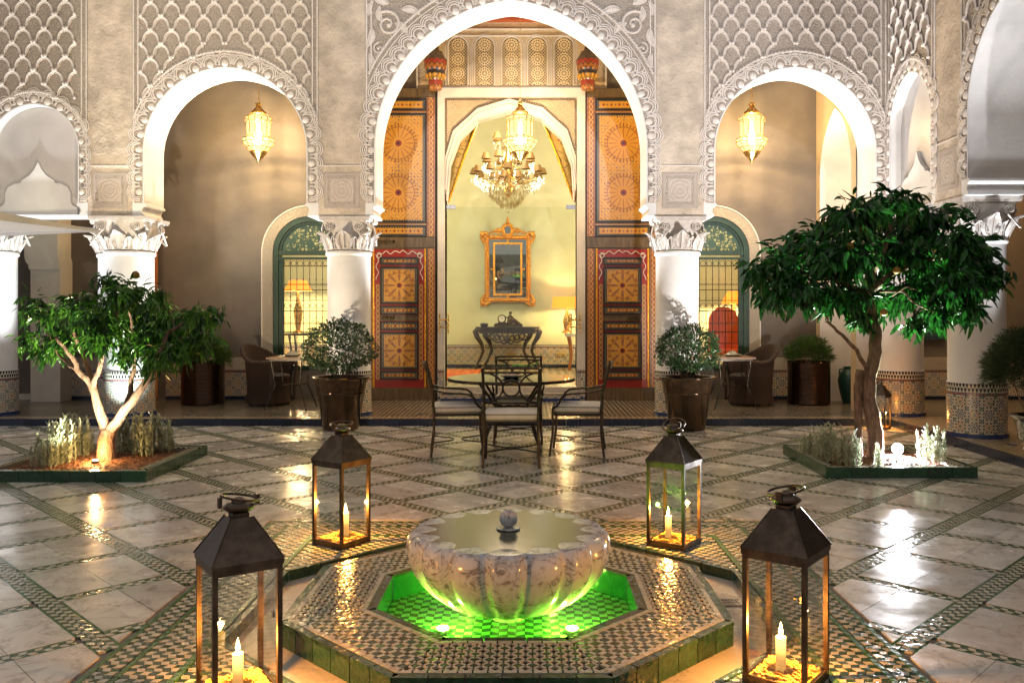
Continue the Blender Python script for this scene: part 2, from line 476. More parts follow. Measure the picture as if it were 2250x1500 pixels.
def painted(name, kind):
    m = Mat(name, (.5, .3, .05), .38)
    x, y, z = m.coord('obj')
    och = (.50, .235, .026); red = (.20, .022, .012); blk = (.018, .016, .016); blu = (.05, .06, .11); grn = (.05, .09, .045); crm = (.55, .42, .22)
    col = m.mix(m.noise(20, 2), tuple(c * .85 for c in och), tuple(min(1, c * 1.1) for c in och))
    def dots(col, sc, lim):
        n = m.new('ShaderNodeTexVoronoi'); n.inputs['Scale'].default_value = sc; n.inputs['Randomness'].default_value = .25
        m.nt.links.new(m.vec, n.inputs['Vector']); d = E(m.nt, n.outputs[0])
        sp = m.new('ShaderNodeSeparateXYZ'); m.nt.links.new(n.outputs[1], sp.inputs[0]); k = E(m.nt, sp.outputs[0])
        c = m.mix(k.gt(.33), red, blu); c = m.mix(k.gt(.66), c, grn)
        return m.mix(d.lt(lim), col, c)
    if kind in ('star', 'square'):
        cz = z.pp(.50) if False else z
        if kind == 'star':
            zz = (z.abs() - .37); n = 16.0; R0 = .24
        else:
            zz = z; n = 8.0; R0 = .19
        r = (x * x + zz * zz).sqrt(); th = zz.atan2(x)
        col = dots(col, 21.0 if kind == 'star' else 19.0, .27)
        col = m.mix(r.lt(R0), col, och)
        c = (th * n).cos()
        pet = c.gt(.15) * r.gt(R0 * .36) * r.lt(R0 * .92)
        col = m.mix(pet, col, (.36, .14, .02) if kind == 'star' else (.30, .10, .03))
        edge = (c - .15).abs().lt(.20) * r.gt(R0 * .34) * r.lt(R0 * .95)
        col = m.mix(edge, col, (.60, .33, .07)); col = m.mix((th * n * 2.0).cos().gt(.55) * r.gt(R0 * .95) * r.lt(R0 * 1.22), col, (.24, .08, .02)); col = m.mix(r.gt(R0 * 1.24) * ((x.abs() + zz.abs()) * 16.0).fract().lt(.16), col, (.58, .34, .10))
        if kind == 'square':
            col = m.mix((c - .62).abs().lt(.12) * r.gt(R0 * .4) * r.lt(R0 * .85), col, grn)
        col = m.mix(r.lt(R0 * .20), col, red); col = m.mix(r.lt(R0 * .08), col, blk)
        col = m.mix((r - R0 * 1.0).abs().lt(.006), col, (.25, .10, .02))
    elif kind == 'strip':
        f = ((x / .12).fract() - .5).abs()
        col = m.mix((f * .12 * f * .12 + z * z * 1.0).sqrt().lt(.018), col, red)
        col = m.mix(f.gt(.42) * z.abs().lt(.012), col, blu)
    elif kind == 'floral':
        s_ = (z * 40.0).sin() * .028
        d1 = (x - s_).abs(); d2 = (x + s_).abs()
        col = m.mix(m.voro(26).lt(.30), (.26, .10, .03), (.17, .04, .015))
        col = dots(col, 24.0, .16)
        col = m.mix(d1.min(d2).lt(.006), col, (.60, .30, .06))
        col = m.mix(x.abs().gt(.062), col, (.42, .18, .03))
    elif kind == 'frame':
        f = (((x + z) * 26.0).fract()); g = (((x - z) * 26.0).fract())
        col = m.mix((f * 2.0 - 1.0).abs().lt(.34) * (g * 2.0 - 1.0).abs().lt(.60), blk, crm)
    elif kind == 'border':
        f = ((z * 24.0).fract())
        col = m.mix(f.gt(.5), (.36, .15, .04), (.45, .24, .10)); col = dots(col, 30.0, .18)
    elif kind == 'red':
        col = m.mix(m.noise(15, 2), (.24, .010, .007), (.34, .016, .010))
    elif kind == 'corbel':
        th = y.atan2(x)
        saw = (((th * 12.0 / (2 * pi)).fract() - .5).abs()) * .09
        zz = (z + saw) / .075
        k = zz.floor().mod(4.0)
        col = m.mix(k.gt(.5), (.50, .16, .02), (.45, .03, .01)); col = m.mix(k.gt(1.5), col, (.60, .33, .05)); col = m.mix(k.gt(2.5), col, (.02, .03, .05))
        col = m.mix(zz.fract().lt(.20), col, blk); col = m.mix(.45, col, (.06, .03, .01))
    m.color(col); m.bump(m.noise(60, 2), .001); return m
for k in ('star', 'square', 'strip', 'floral', 'frame', 'border', 'red', 'corbel'): M['p_' + k] = painted('painted_' + k, k)

def cutout(name, col, fn, rough=.6, mt=0.0):   # material with pierced openings
    m = Mat(name, col, rough, mt); x, y, z = m.coord('obj'); h = fn(m, x, y, z)
    tr = m.new('ShaderNodeBsdfTransparent'); mx = m.new('ShaderNodeMixShader')
    m.link(h, mx.inputs[0]); m.nt.links.new(tr.outputs[0], mx.inputs[1]); m.nt.links.new(m.b.outputs[0], mx.inputs[2])
    out = [n for n in m.nt.nodes if n.type == 'OUTPUT_MATERIAL'][0]; m.nt.links.new(mx.outputs[0], out.inputs[0])
    return m
def lat_star(m, x, y, z):
    zz = (z / .215).fract() * .215 - .1075
    r = (x * x + zz * zz).sqrt(); th = zz.atan2(x)
    a = (th * 6.0).cos().abs(); solid = a.gt(.80) * r.lt(.085)
    solid = solid.max((r - .05).abs().lt(.008)).max((r - .085).abs().lt(.007)).max(r.lt(.018))
    g = (((x + z) * 22.0).fract() - .5).abs().gt(.38).max((((x - z) * 22.0).fract() - .5).abs().gt(.38))
    return solid.max(g * r.gt(.08))
M['lattice_plaster'] = cutout('lattice_plaster', (.72, .55, .30), lat_star)
def glassy(name, tint=(1, 1, 1), gl=.10, rough=.02, fz=.9):
    m = Mat(name, (1, 1, 1), rough)
    tr = m.new('ShaderNodeBsdfTransparent'); tr.inputs[0].default_value = rgba(tint)
    g = m.new('ShaderNodeBsdfGlossy'); g.inputs['Roughness'].default_value = rough
    fr = m.new('ShaderNodeLayerWeight')
    e = E(m.nt, fr.outputs['Facing']).pow(5.0) * fz + gl
    mx = m.new('ShaderNodeMixShader'); m.link(e, mx.inputs[0])
    m.nt.links.new(tr.outputs[0], mx.inputs[1]); m.nt.links.new(g.outputs[0], mx.inputs[2])
    out = [n for n in m.nt.nodes if n.type == 'OUTPUT_MATERIAL'][0]; m.nt.links.new(mx.outputs[0], out.inputs[0]); return m
M['glass'] = glassy('clear_glass', (.97, .98, .97), .075)
M['room_glass'] = glassy('door_glass', (.95, .97, .92), .05)
M['water'] = glassy('pool_water', (.88, .98, .88), .015, .03, .30)
M['crystal'] = glassy('crystal', (.93, .90, .82), .16, .12)
def lampglass(name, col, st, tr_=.35):
    m = Mat(name, (1, 1, 1), .3)
    tr = m.new('ShaderNodeBsdfTransparent'); em = m.new('ShaderNodeEmission')
    em.inputs[0].default_value = rgba(col); em.inputs[1].default_value = st
    mx = m.new('ShaderNodeMixShader'); mx.inputs[0].default_value = 1 - tr_
    m.nt.links.new(tr.outputs[0], mx.inputs[1]); m.nt.links.new(em.outputs[0], mx.inputs[2])
    out = [n for n in m.nt.nodes if n.type == 'OUTPUT_MATERIAL'][0]; m.nt.links.new(mx.outputs[0], out.inputs[0]); return m
M['lamp_glass'] = lampglass('lit_lantern_glass', (1, .74, .36), .85, .6)
M['lamp_core'] = lampglass('lit_lantern_core', (1, .86, .55), 2.4, .4)
def emis(name, col, st):
    m = Mat(name, col, .5); m.emit(col, st); return m
M['flame'] = emis('candle_flame', (1, .60, .18), 30)
M['bulb'] = emis('bulb', (1, .85, .6), 14)
M['floodlight'] = emis('floodlight_lens', (.95, .95, 1), 45)
M['green_lens'] = emis('green_lens', (.75, 1, .25), 40)
M['tree_lens'] = emis('tree_lens', (1, .8, .5), 30)
M['shade_orange'] = Mat('orange_lampshade', (.85, .22, .02), .7); M['shade_orange'].emit((1, .25, .02), .9)
M['shade_red'] = Mat('red_lampshade', (.8, .06, .01), .7); M['shade_red'].emit((1, .07, .01), .9)
M['shade_gold'] = Mat('small_gold_shade', (.24, .14, .04), .6)
def wax():
    m = Mat('candle_wax', (.85, .68, .35), .45); x, y, z = m.coord('obj')
    m.b.inputs['Emission Color'].default_value = (1, .50, .10, 1)      # wax glowing through from its own flame
    m.link(z.step(-.09, .0) * 2.2 + .25, m.b.inputs['Emission Strength']); return m
M['wax'] = wax()
def gravel(name, a, b):
    m = Mat(name, a, .8); m.coord(); m.color(m.mix(m.noise(70, 3).step(.3, .7), a, b)); m.bump(m.noise(90, 3), .006); return m
M['crystals'] = gravel('lantern_gravel', (.85, .50, .14), (.55, .28, .06))
M['bark_chips'] = gravel('bark_mulch', (.10, .035, .015), (.24, .10, .04))
M['soil'] = gravel('soil', (.035, .022, .014), (.08, .05, .03))
def leafm(name, a, b, trans=.3, rough=.38):
    m = Mat(name, a, rough); m.coord(); n = m.noise(9, 3, .7); o = m.objrand()
    c = m.mix(n.step(.38, .62), a, b); m.color(c)
    t = m.new('ShaderNodeBsdfTranslucent'); m.nt.links.new(c, t.inputs[0])
    mx = m.new('ShaderNodeMixShader'); mx.inputs[0].default_value = trans
    out = [n_ for n_ in m.nt.nodes if n_.type == 'OUTPUT_MATERIAL'][0]
    m.nt.links.new(m.b.outputs[0], mx.inputs[1]); m.nt.links.new(t.outputs[0], mx.inputs[2]); m.nt.links.new(mx.outputs[0], out.inputs[0]); return m
M['leaf_orange'] = leafm('orange_tree_leaf', (.008, .040, .006), (.075, .22, .020), .3, .28)
M['leaf_dark'] = leafm('dark_glossy_leaf', (.005, .030, .007), (.020, .14, .016), .25, .38)
M['leaf_box'] = leafm('topiary_leaf', (.013, .036, .012), (.035, .080, .024), .2, .35)
M['leaf_silver'] = leafm('rosemary_leaf', (.26, .29, .19), (.46, .50, .36), .3, .6)
M['leaf_fern'] = leafm('fern_leaf', (.035, .085, .012), (.08, .15, .02), .3, .5)
M['leaf_juniper'] = leafm('juniper_leaf', (.03, .06, .025), (.06, .10, .04), .2, .5)
def bark():
    m = Mat('tree_bark', (.2, .12, .08), .8); x, y, z = m.coord()
    n = m.noise(9, 5, .65, vec=m.vecof(x * 3.0, y * 3.0, z), dist=.5)
    m.color(m.mix(n.step(.3, .7), (.10, .055, .035), (.27, .165, .105))); m.bump(n, .03); return m
M['bark'] = bark()
M['canvas'] = plaster('parasol_canvas', (.80, .79, .77), .004, 4, .8, .04)
def cloth(name, a, b, sc):
    m = Mat(name, a, .85); x, y, z = m.coord(); n = m.voro(sc, 'F1'); wv = (m.noise(sc * .6, 2, dist=3) - .5).abs()
    m.color(m.mix(wv.lt(.03), m.mix(n.lt(.16), a, (.30, .08, .02)), b)); return m
M['curtain'] = cloth('patterned_curtain', (.50, .33, .10), (.22, .16, .05), 5)
M['rug'] = cloth('red_rug', (.55, .09, .015), (.75, .30, .05), 3)
M['mirror'] = Mat('mirror_glass', (.62, .64, .62), .02, 1.0)
M['clock_face'] = Mat('clock_face', (.8, .78, .68), .3)
M['terracotta'] = Mat('terracotta', (.35, .13, .05), .7)
M['vase_green'] = glaze('green_vase_glaze', (.015, .075, .055), .3, .3)
M['silver'] = metal('silver', (.55, .53, .5), .18)
M['fruit'] = Mat('orange_fruit', (.26, .14, .02), .5)
M['switch'] = Mat('ivory_switch', (.45, .33, .14), .4)
M['black'] = Mat('black', (.01, .01, .01), .5)
# ================================================================== geometry constants
YF, YB = 10.92, 11.50            # arcade front / back face
YC = 11.21                       # column row
YW = 13.10                       # gallery back wall
GZ = .08                         # gallery floor
CAPZ, SPZ, WTOP = 2.61, 2.78, 6.4
FX, FY = -.094, 4.18             # fountain centre
SQ = 1.62                        # half side of the zellige square
RO, RPL, RPO = 1.30, 1.072, .693 # channel / platform / pool octagon radii

# ------------------------------------------------------------------ courtyard floor
floor = MB()
x0, x1, y0, y1 = -9.5, 8.5, -3.0, 10.70
sx0, sx1, sy0, sy1 = FX - SQ, FX + SQ, FY - SQ, FY + SQ
zb = -.010
for a, b, c, d in ((x0, sx0, y0, y1), (sx1, x1, y0, y1), (sx0, sx1, y0, sy0), (sx0, sx1, sy1, y1)):
    floor.add([(a, c, zb), (b, c, zb), (b, d, zb), (a, d, zb)], [(0, 1, 2, 3)])
# square zone with octagonal hole
octo = [(FX + x, FY + y) for x, y in octpts(RO)]
sq8 = [(FX + SQ, FY + SQ * .414), (FX + SQ * .414, FY + SQ), (FX - SQ * .414, FY + SQ), (FX - SQ, FY + SQ * .414),
       (FX - SQ, FY - SQ * .414), (FX - SQ * .414, FY - SQ), (FX + SQ * .414, FY - SQ), (FX + SQ, FY - SQ * .414)]
corner = {0: (FX + SQ, FY + SQ), 2: (FX - SQ, FY + SQ), 4: (FX - SQ, FY - SQ), 6: (FX + SQ, FY - SQ)}
for i in range(8):
    j = (i + 1) % 8
    poly = [octo[i], sq8[i]] + ([corner[i]] if i in corner else []) + [sq8[j], octo[j]]
    floor.add([(x, y, zb) for x, y in poly], [tuple(range(len(poly)))])
floor_o = struct(floor.build('courtyard_floor', M['grout']), 'courtyard paving of white marble and green zellige strips')

# marble tiles & strips in the 45 degree lattice
PT = .631; s2 = sqrt(2)
def toxy(u, v): return (FX + (u - v) / s2, FY + (u + v) / s2)
def halfw(own): return .058 if own else .043
tiles = []
pl_rects = [(-4.63, -3.15, 7.12, 8.5), (2.52, 3.8, 7.3, 8.55)]
for i in range(-16, 17):
    for j in range(-16, 17):
        cu, cv = i * PT, j * PT
        cx, cy = toxy(cu, cv)
        if not (x0 + .3 < cx < x1 and y0 < cy < y1 + .3): continue
        if cy > 0.2 and abs(cx * FPX / cy) > 1500: continue
        if cy < .6: continue
        du = halfw(cx < .45 + FX); dv = halfw(cx > -.45 + FX)
        a0, a1, b0, b1 = cu - PT / 2 + du, cu + PT / 2 - du, cv - PT / 2 + dv, cv + PT / 2 - dv
        g = .0016
        k = rnd.random()
        if k < .42: parts_ = [(a0, cu - g, b0, b1), (cu + g, a1, b0, b1)]
        elif k < .84: parts_ = [(a0, a1, b0, cv - g), (a0, a1, cv + g, b1)]
        else: parts_ = [(a0, cu - g, b0, cv - g), (a0, cu - g, cv + g, b1), (cu + g, a1, b0, cv - g), (cu + g, a1, cv + g, b1)]
        for (p, q, r_, s_) in parts_:
            quad = [toxy(p, r_), toxy(q, r_), toxy(q, s_), toxy(p, s_)]
            for poly in outside_rect(quad, sx0 - .03, sx1 + .03, sy0 - .03, sy1 + .03):
                if any(rx0 < min(p_[0] for p_ in poly) and max(p_[0] for p_ in poly) < rx1 and ry0 < min(p_[1] for p_ in poly) and max(p_[1] for p_ in poly) < ry1 for rx0, rx1, ry0, ry1 in pl_rects): continue
                mx_ = sum(p_[0] for p_ in poly) / len(poly); my_ = sum(p_[1] for p_ in poly) / len(poly)
                px_ = VX + FPX * mx_ / max(my_, .3); py_ = VY + FPX * EYE / max(my_, .3)
                seen = -40 < px_ < 2290 and py_ < 1540
                tiles.append((seen, area(poly) * FPX ** 2 * EYE / my_ ** 3, poly))
tiles.sort(key=lambda t: (-t[0], -t[1]))
rest = MB()
for n, (seen, ar, poly) in enumerate(tiles):
    z = rnd.uniform(-.0008, .0008)
    if n < 300 and seen:
        mx_ = sum(p_[0] for p_ in poly) / len(poly); my_ = sum(p_[1] for p_ in poly) / len(poly)
        tx, ty = rnd.uniform(-.0022, .0022), rnd.uniform(-.0022, .0022)
        b = MB(); b.prism(poly, -.0095, z)
        nn = len(poly)
        b.v = [(x, y, zz + (tx * (x - mx_) + ty * (y - my_) if zz > -.005 else 0)) for x, y, zz in b.v]
        b.build('marble_tile', M['floor_marble'], floor_o, local=True)
    else: rest.prism(poly, -.0095, z)
rest.build('far_marble_tiles', M['floor_marble'], floor_o, local=True, kind='stuff')

# zellige strips: parallelogram checks
ws, gs, lines = MB(), MB(), MB()
def strip(along_u, c, half, rows):
    n = int(9.6 / .030)
    for k in range(-n, n):
        s0 = k * .030
        X, Y = toxy(s0, c) if along_u else toxy(c, s0)
        if not (-9 < X < 8 and .9 < Y < 10.68) or abs(X * FPX / Y) > 1250: continue
        if sx0 - .02 < X < sx1 + .02 and sy0 - .02 < Y < sy1 + .02: continue
        own = (X > FX - .45) if along_u else (X < FX + .45)
        hw = .058 if own else .043
        nr = 3 if own else 2
        # skip inside marble crossing is fine: strips cross each other, the wide one wins
        for r_ in range(nr):
            a = -hw + .014 + r_ * (2 * hw - .028) / nr; b = a + (2 * hw - .028) / nr
            sk = .011 * (1 if r_ % 2 else -1)
            e = .0011
            q = [(s0 + e - sk / 2, c + a + e), (s0 + .030 - e - sk / 2, c + a + e), (s0 + .030 - e + sk / 2, c + b - e), (s0 + e + sk / 2, c + b - e)]
            if not own:   # drop pieces under the wide crossing strip
                o_ = (s0 + .015 + PT / 2) % PT
                if o_ < .058 or o_ > PT - .058: continue
            q = [toxy(*t) if along_u else toxy(t[1], t[0]) for t in q]
            if any(rx0 < X < rx1 and ry0 < Y < ry1 for rx0, rx1, ry0, ry1 in pl_rects): continue
            mb = ws if (k + r_) % 2 else gs
            z = rnd.uniform(-.0016, -.0002)
            if Y < 6.5: mb.prism(q, -.009, z)
            else: mb.add([(x, y, z) for x, y in q], [(0, 1, 2, 3)])
        for sgn in (-1, 1):
            a = sgn * (hw - .007)
            o_ = (s0 + .015 + PT / 2) % PT
            if o_ < .058 or o_ > PT - .058: continue
            q = [(s0, c + a - .006), (s0 + .0295, c + a - .006), (s0 + .0295, c + a + .006), (s0, c + a + .006)]
            q = [toxy(*t) if along_u else toxy(t[1], t[0]) for t in q]
            lines.add([(x, y, -.0012) for x, y in q], [(0, 1, 2, 3)])
for i in range(-16, 16):
    c = (i + .5) * PT
    strip(True, c, 0, 0); strip(False, c, 0, 0)
ws.build('white_zellige_pieces', M['glaze_white'], floor_o, local=True, kind='stuff')
gs.build('green_zellige_pieces', M['glaze_green'], floor_o, local=True, kind='stuff')
lines.build('green_edging_pieces', M['glaze_moss'], floor_o, local=True, kind='stuff')

# the zellige square round the fountain channel
ws, gs, lines = MB(), MB(), MB()
oct_n = [(cos(R(45 * i)), sin(R(45 * i))) for i in range(8)]
def in_oct(x, y, ap): return all(nx * x + ny * y < ap for nx, ny in oct_n)
apo = RO * cos(R(22.5))
q_ = .0335
n = int(SQ / q_) + 1
bands = (SQ - .012, SQ - .135, SQ - .36)
def on_band(x, y):
    mxy = max(abs(x), abs(y))
    return any(abs(mxy - b) < .016 for b in bands)
for i in range(-n, n):
    for j in range(-n, n):
        sk = .010 * (1 if j % 2 else -1)
        cx, cy = (i + .5) * q_, (j + .5) * q_
        if max(abs(cx), abs(cy)) > SQ - .02 or on_band(cx, cy) or in_oct(cx, cy, apo + .030): continue
        if cy < -1.35: 
            pass
        e = .0011
        poly = [(i * q_ + e - sk / 2, j * q_ + e), ((i + 1) * q_ - e - sk / 2, j * q_ + e), ((i + 1) * q_ - e + sk / 2, (j + 1) * q_ - e), (i * q_ + e + sk / 2, (j + 1) * q_ - e)]
        poly = [(FX + x, FY + y) for x, y in poly]
        (ws if (i + j) % 2 else gs).prism(poly, -.009, rnd.uniform(-.0016, 0.0006))
for b in bands:
    w_ = .011 if b != bands[2] else .015
    for sgn in (-1, 1):
        m_ = int(2 * b / .12)
        for k in range(m_):
            a0 = -b + k * 2 * b / m_; a1 = a0 + 2 * b / m_ - .002
            lines.prism([(FX + a0, FY + sgn * b - w_), (FX + a1, FY + sgn * b - w_), (FX + a1, FY + sgn * b + w_), (FX + a0, FY + sgn * b + w_)], -.009, rnd.uniform(0, .0014))
            lines.prism([(FX + sgn * b - w_, FY + a0), (FX + sgn * b + w_, FY + a0), (FX + sgn * b + w_, FY + a1), (FX + sgn * b - w_, FY + a1)], -.009, rnd.uniform(.0016, .003))
ws.build('white_zellige_checks', M['glaze_white'], floor_o, local=True, kind='stuff')
gs.build('green_zellige_checks', M['glaze_green'], floor_o, local=True, kind='stuff')
lines.build('green_band_pieces', M['glaze_moss'], floor_o, local=True, kind='stuff')

# ------------------------------------------------------------------ channel, platform, pool
ch = struct(thing('fountain_channel', 'sunken stone channel around the octagonal fountain platform', 'channel', (FX, FY, -.055)))
del ch['category']
b = MB()
ci = octpts(RO + .0); 
cin_ = octpts(RPL - .03)
for i in range(8): b.add([(*ci[i], .003), (*ci[(i + 1) % 8], .003), (*cin_[(i + 1) % 8], .003), (*cin_[i], .003)], [(0, 1, 2, 3)])
b.build('channel_bed', M['step_marble'], ch, local=True)
def ring_tiles(parent, Rr, z0, z1, thick, nper, mat, name, inward=False, gap=.006, rootz=0.0, mitre=0.0):
    pts = octpts(Rr)
    for i in range(8):
        a = Vector(pts[i]); c = Vector(pts[(i + 1) % 8]); d = c - a; L = d.length; d.normalize()
        nrm = Vector((d.y, -d.x)) * (-1 if inward else 1)
        k0 = 0.0
        for k in range(nper):
            s0 = L * k / nper + gap / 2; s1 = L * (k + 1) / nper - gap / 2
            p = a + d * s0; q = a + d * s1
            ja = rnd.uniform(-.0008, .0008)
            o1 = nrm * (0 + ja); o2 = -nrm * thick
            poly = [p + o1, q + o1, q + o2, p + o2]
            mb = MB(); mb.prism([(v.x, v.y) for v in poly], z0 - rootz, z1 - rootz, True)
            mb.build(name, mat, parent, local=True)
# outer rim tiles of channel (wall below floor level), slightly proud lip
ring_tiles(ch, RO, -.055, .004, -.030, 5, M['glaze_green'], 'rim_tile', rootz=-.055)

PZ = .055
plat = thing('fountain_platform', 'octagonal raised platform of green and white zellige round the lit pool', 'platform', (FX, FY, -.052))
rz_ = -.052
b = MB(); outer = octpts(RPL - .02); inner = octpts(RPO - .02)
for i in range(8):
    j = (i + 1) % 8
    b.add([(*outer[i], PZ - .008 - rz_), (*outer[j], PZ - .008 - rz_), (*inner[j], PZ - .008 - rz_), (*inner[i], PZ - .008 - rz_)], [(0, 1, 2, 3)])
    b.add([(*outer[i], 0), (*outer[j], 0), (*outer[j], PZ - .008 - rz_), (*outer[i], PZ - .008 - rz_)], [(0, 1, 2, 3)])
b.build('bed', M['grout'], plat, local=True)
ring_tiles(plat, RPL, -.050, PZ - .018, .018, 6, M['glaze_green'], 'side_tile', rootz=rz_)
ring_tiles(plat, RPL + .004, PZ - .0175, PZ + .000, .040, 6, M['glaze_green'], 'nosing_tile', rootz=rz_)
ring_tiles(plat, RPL - .040, PZ - .010, PZ + .002, .022, 14, M['glaze_white'], 'border_tile', rootz=rz_)
ring_tiles(plat, RPO + .022, PZ - .010, PZ + .002, .022, 9, M['glaze_white'], 'border_tile', rootz=rz_)
# zellige field in eight sectors
gm, wm, dm = MB(), MB(), MB()
singles = []
per = .056
ro, ri = RPL - .064, RPO + .026
for sct in range(8):
    am = R(45 * sct)                      # mid direction of the sector
    tx_, ty_ = -sin(am), cos(am); nx_, ny_ = cos(am), sin(am)
    ap_o, ap_i = ro * cos(R(22.5)), ri * cos(R(22.5))
    zig = sct % 2 == 0
    for i in range(-14, 15):
        for j in range(0, 12):
            base_t = i * per; base_n = ap_i + j * per - .01
            if zig:   # lozenges with zigzag bars
                h = per
                dmd = [(base_t, base_n - h * .30), (base_t + per * .30, base_n), (base_t, base_n + h * .30), (base_t - per * .30, base_n)]
                dm_ = [(base_t + per / 2, base_n + h / 2 - h * .13), (base_t + per / 2 + per * .13, base_n + h / 2), (base_t + per / 2, base_n + h / 2 + h * .13), (base_t + per / 2 - per * .13, base_n + h / 2)]
                ps = [(gm, dmd, True), (dm, [(x, y) for x, y in dm_], False)]
                for sx_, sy_ in ((1, 1), (-1, 1), (1, -1), (-1, -1)):
                    cx_, cy_ = base_t + sx_ * per * .25, base_n + sy_ * h * .25
                    ux, uy = sx_ * .707, -sy_ * .707; vx, vy = sx_ * .707, sy_ * .707
                    L_, W_ = per * .22, per * .085
                    ps.append((wm, [(cx_ + ux * L_ * a_ + vx * W_ * b_, cy_ + uy * L_ * a_ + vy * W_ * b_) for a_, b_ in ((-1, -1), (1, -1), (1, 1), (-1, 1))], False))
            else:
                g0 = .0010; s_ = per * .64
                ps = [(gm, [(base_t + g0, base_n + g0), (base_t + s_ - g0, base_n + g0), (base_t + s_ - g0, base_n + s_ - g0), (base_t + g0, base_n + s_ - g0)], True),
                      (wm, [(base_t + s_ + g0, base_n + g0), (base_t + per - g0, base_n + g0), (base_t + per - g0, base_n + s_ - g0), (base_t + s_ + g0, base_n + s_ - g0)], False),
                      (wm, [(base_t + g0, base_n + s_ + g0), (base_t + s_ - g0, base_n + s_ + g0), (base_t + s_ - g0, base_n + per - g0), (base_t + g0, base_n + per - g0)], False),
                      (dm, [(base_t + s_ + g0, base_n + s_ + g0), (base_t + per - g0, base_n + s_ + g0), (base_t + per - g0, base_n + per - g0), (base_t + s_ + g0, base_n + per - g0)], False)]
            for mb, poly, single in ps:
                c1 = clip_half(poly, 0, 1, ap_o)
                if len(c1) > 2: c1 = clip_half(c1, 0, -1, -ap_i)
                t22 = math.tan(R(22.5))
                if len(c1) > 2: c1 = clip_half(c1, 1, -t22, -.001)
                if len(c1) > 2: c1 = clip_half(c1, -1, -t22, -.001)
                if len(c1) < 3 or area(c1) < 1e-5: continue
                wpoly = [(nx_ * y + tx_ * x, ny_ * y + ty_ * x) for x, y in c1]
                sa = sum(wpoly[k][0] * wpoly[(k + 1) % len(wpoly)][1] - wpoly[(k + 1) % len(wpoly)][0] * wpoly[k][1] for k in range(len(wpoly)))
                if sa < 0: wpoly = wpoly[::-1]
                z = PZ + rnd.uniform(-.0012, .0006) - rz_
                if single and len(c1) == 4 and wpoly[0][1] < -.45 and len(singles) < 200:
                    singles.append(1); s1 = MB(); s1.prism(wpoly, PZ - .008 - rz_, z); s1.build('zellige_tile', M['glaze_green'] if (i + j) % 5 else M['glaze_moss'], plat, local=True)
                else: mb.prism(wpoly, PZ - .008 - rz_, z)
gm.build('green_zellige_field', M['glaze_green'], plat, local=True, kind='stuff')
wm.build('white_zellige_field', M['glaze_white'], plat, local=True, kind='stuff')
dm.build('black_zellige_field', M['glaze_black'], plat, local=True, kind='stuff')
# pool basin: top edge tiles, walls, tiled bottom, water
pool = thing('fountain_pool', 'small octagonal pool glowing green under the marble basin', 'pool', (FX, FY, -.075))
ring_tiles(pool, RPO - .0005, PZ - .014, PZ - .0005, .045, 3, M['glaze_green'], 'coping_tile', rootz=-.075)
ring_tiles(pool, RPO - .046, -.074, PZ - .015, -.020, 2, M['glaze_emerald'], 'wall_tile', rootz=-.075)
ga, gb = MB(), MB(); bb = MB(); bb.add([(x, y, .001) for x, y in octpts(RPO)], [tuple(range(8))]); bb.build('pool_bed', M['glaze_black'], pool, local=True)
q2 = .040; apq = (RPO - .05) * cos(R(22.5))
for i in range(-18, 18):
    for j in range(-18, 18):
        cx, cy = (i + .5) * q2, (j + .5) * q2
        sk = .012 * (1 if i % 2 else -1)
        poly = [(i * q2 + .001, j * q2 + .001 - sk / 2), ((i + 1) * q2 - .001, j * q2 + .001 + sk / 2), ((i + 1) * q2 - .001, (j + 1) * q2 - .001 + sk / 2), (i * q2 + .001, (j + 1) * q2 - .001 - sk / 2)]
        for nx, ny in oct_n:
            if len(poly) > 2: poly = clip_half(poly, nx, ny, apq)
        if len(poly) > 2 and area(poly) > 1e-5: (ga if (i + j) % 2 else gb).prism(poly, .002, .006 + rnd.uniform(0, .001))
ga.build('pale_pool_tiles', glaze('glaze_pale_green', (.14, .42, .10), .2, .35), pool, local=True, kind='stuff')
gb.build('green_pool_tiles', M['glaze_emerald'], pool, local=True, kind='stuff')
wv = MB(); nseg = 40; rr_ = RPO - .047
wv.add([(x, y, .060) for x, y in octpts(rr_)], [tuple(range(8))])
wo = wv.build('water', M['water'], pool, local=True)
mw = M['water']; mw.coord(); bn = mw.new('ShaderNodeBump'); bn.inputs['Distance'].default_value = .004
mw.link(mw.noise(18, 2), bn.inputs['Height'])
for n_ in mw.nt.nodes:
    if n_.type == 'BSDF_GLOSSY': mw.nt.links.new(bn.outputs[0], n_.inputs['Normal'])

# ------------------------------------------------------------------ marble basin with ball finial
fb = thing('marble_fountain_basin', 'lobed grey veined marble fountain bowl brimming with water, a ball at its centre', 'fountain', (FX + .0, FY, -.072))
NL, NS = 16, 16
prof = [(.08, .10), (.14, .076), (.20, .070), (.26, .080), (.325, .110), (.385, .155), (.432, .205), (.466, .255), (.485, .305), (.492, .345), (.490, .378), (.482, .402), (.468, .417), (.450, .424)]
def lobe(an, z, r):
    t = (an * NL / (2 * pi) + .5) % 1.0
    u = abs(t - .5) * 2                 # 0 at lobe centre, 1 at groove
    k = 1 - .02 * u * u - .075 * u ** 6
    if .72 < u < .88: k -= .034 * (1 - abs(u - .80) / .08)
    if u > .92: k += .030 * (u - .92) / .08
    return k
b = MB(); b.lathe(prof, NL * NS, cap=False, fn=lobe)
def scal(an, z, r):
    t = (an * NL / (2 * pi) + .5) % 1.0; u = abs(t - .5) * 2
    return 1 - .19 * (1 - u ** 2.2)
rim = [(.450, .4235), (.425, .4225), (.418, .410)]
b.lathe([(.455, .424)], NL * NS, cap=False, fn=lobe) if False else None
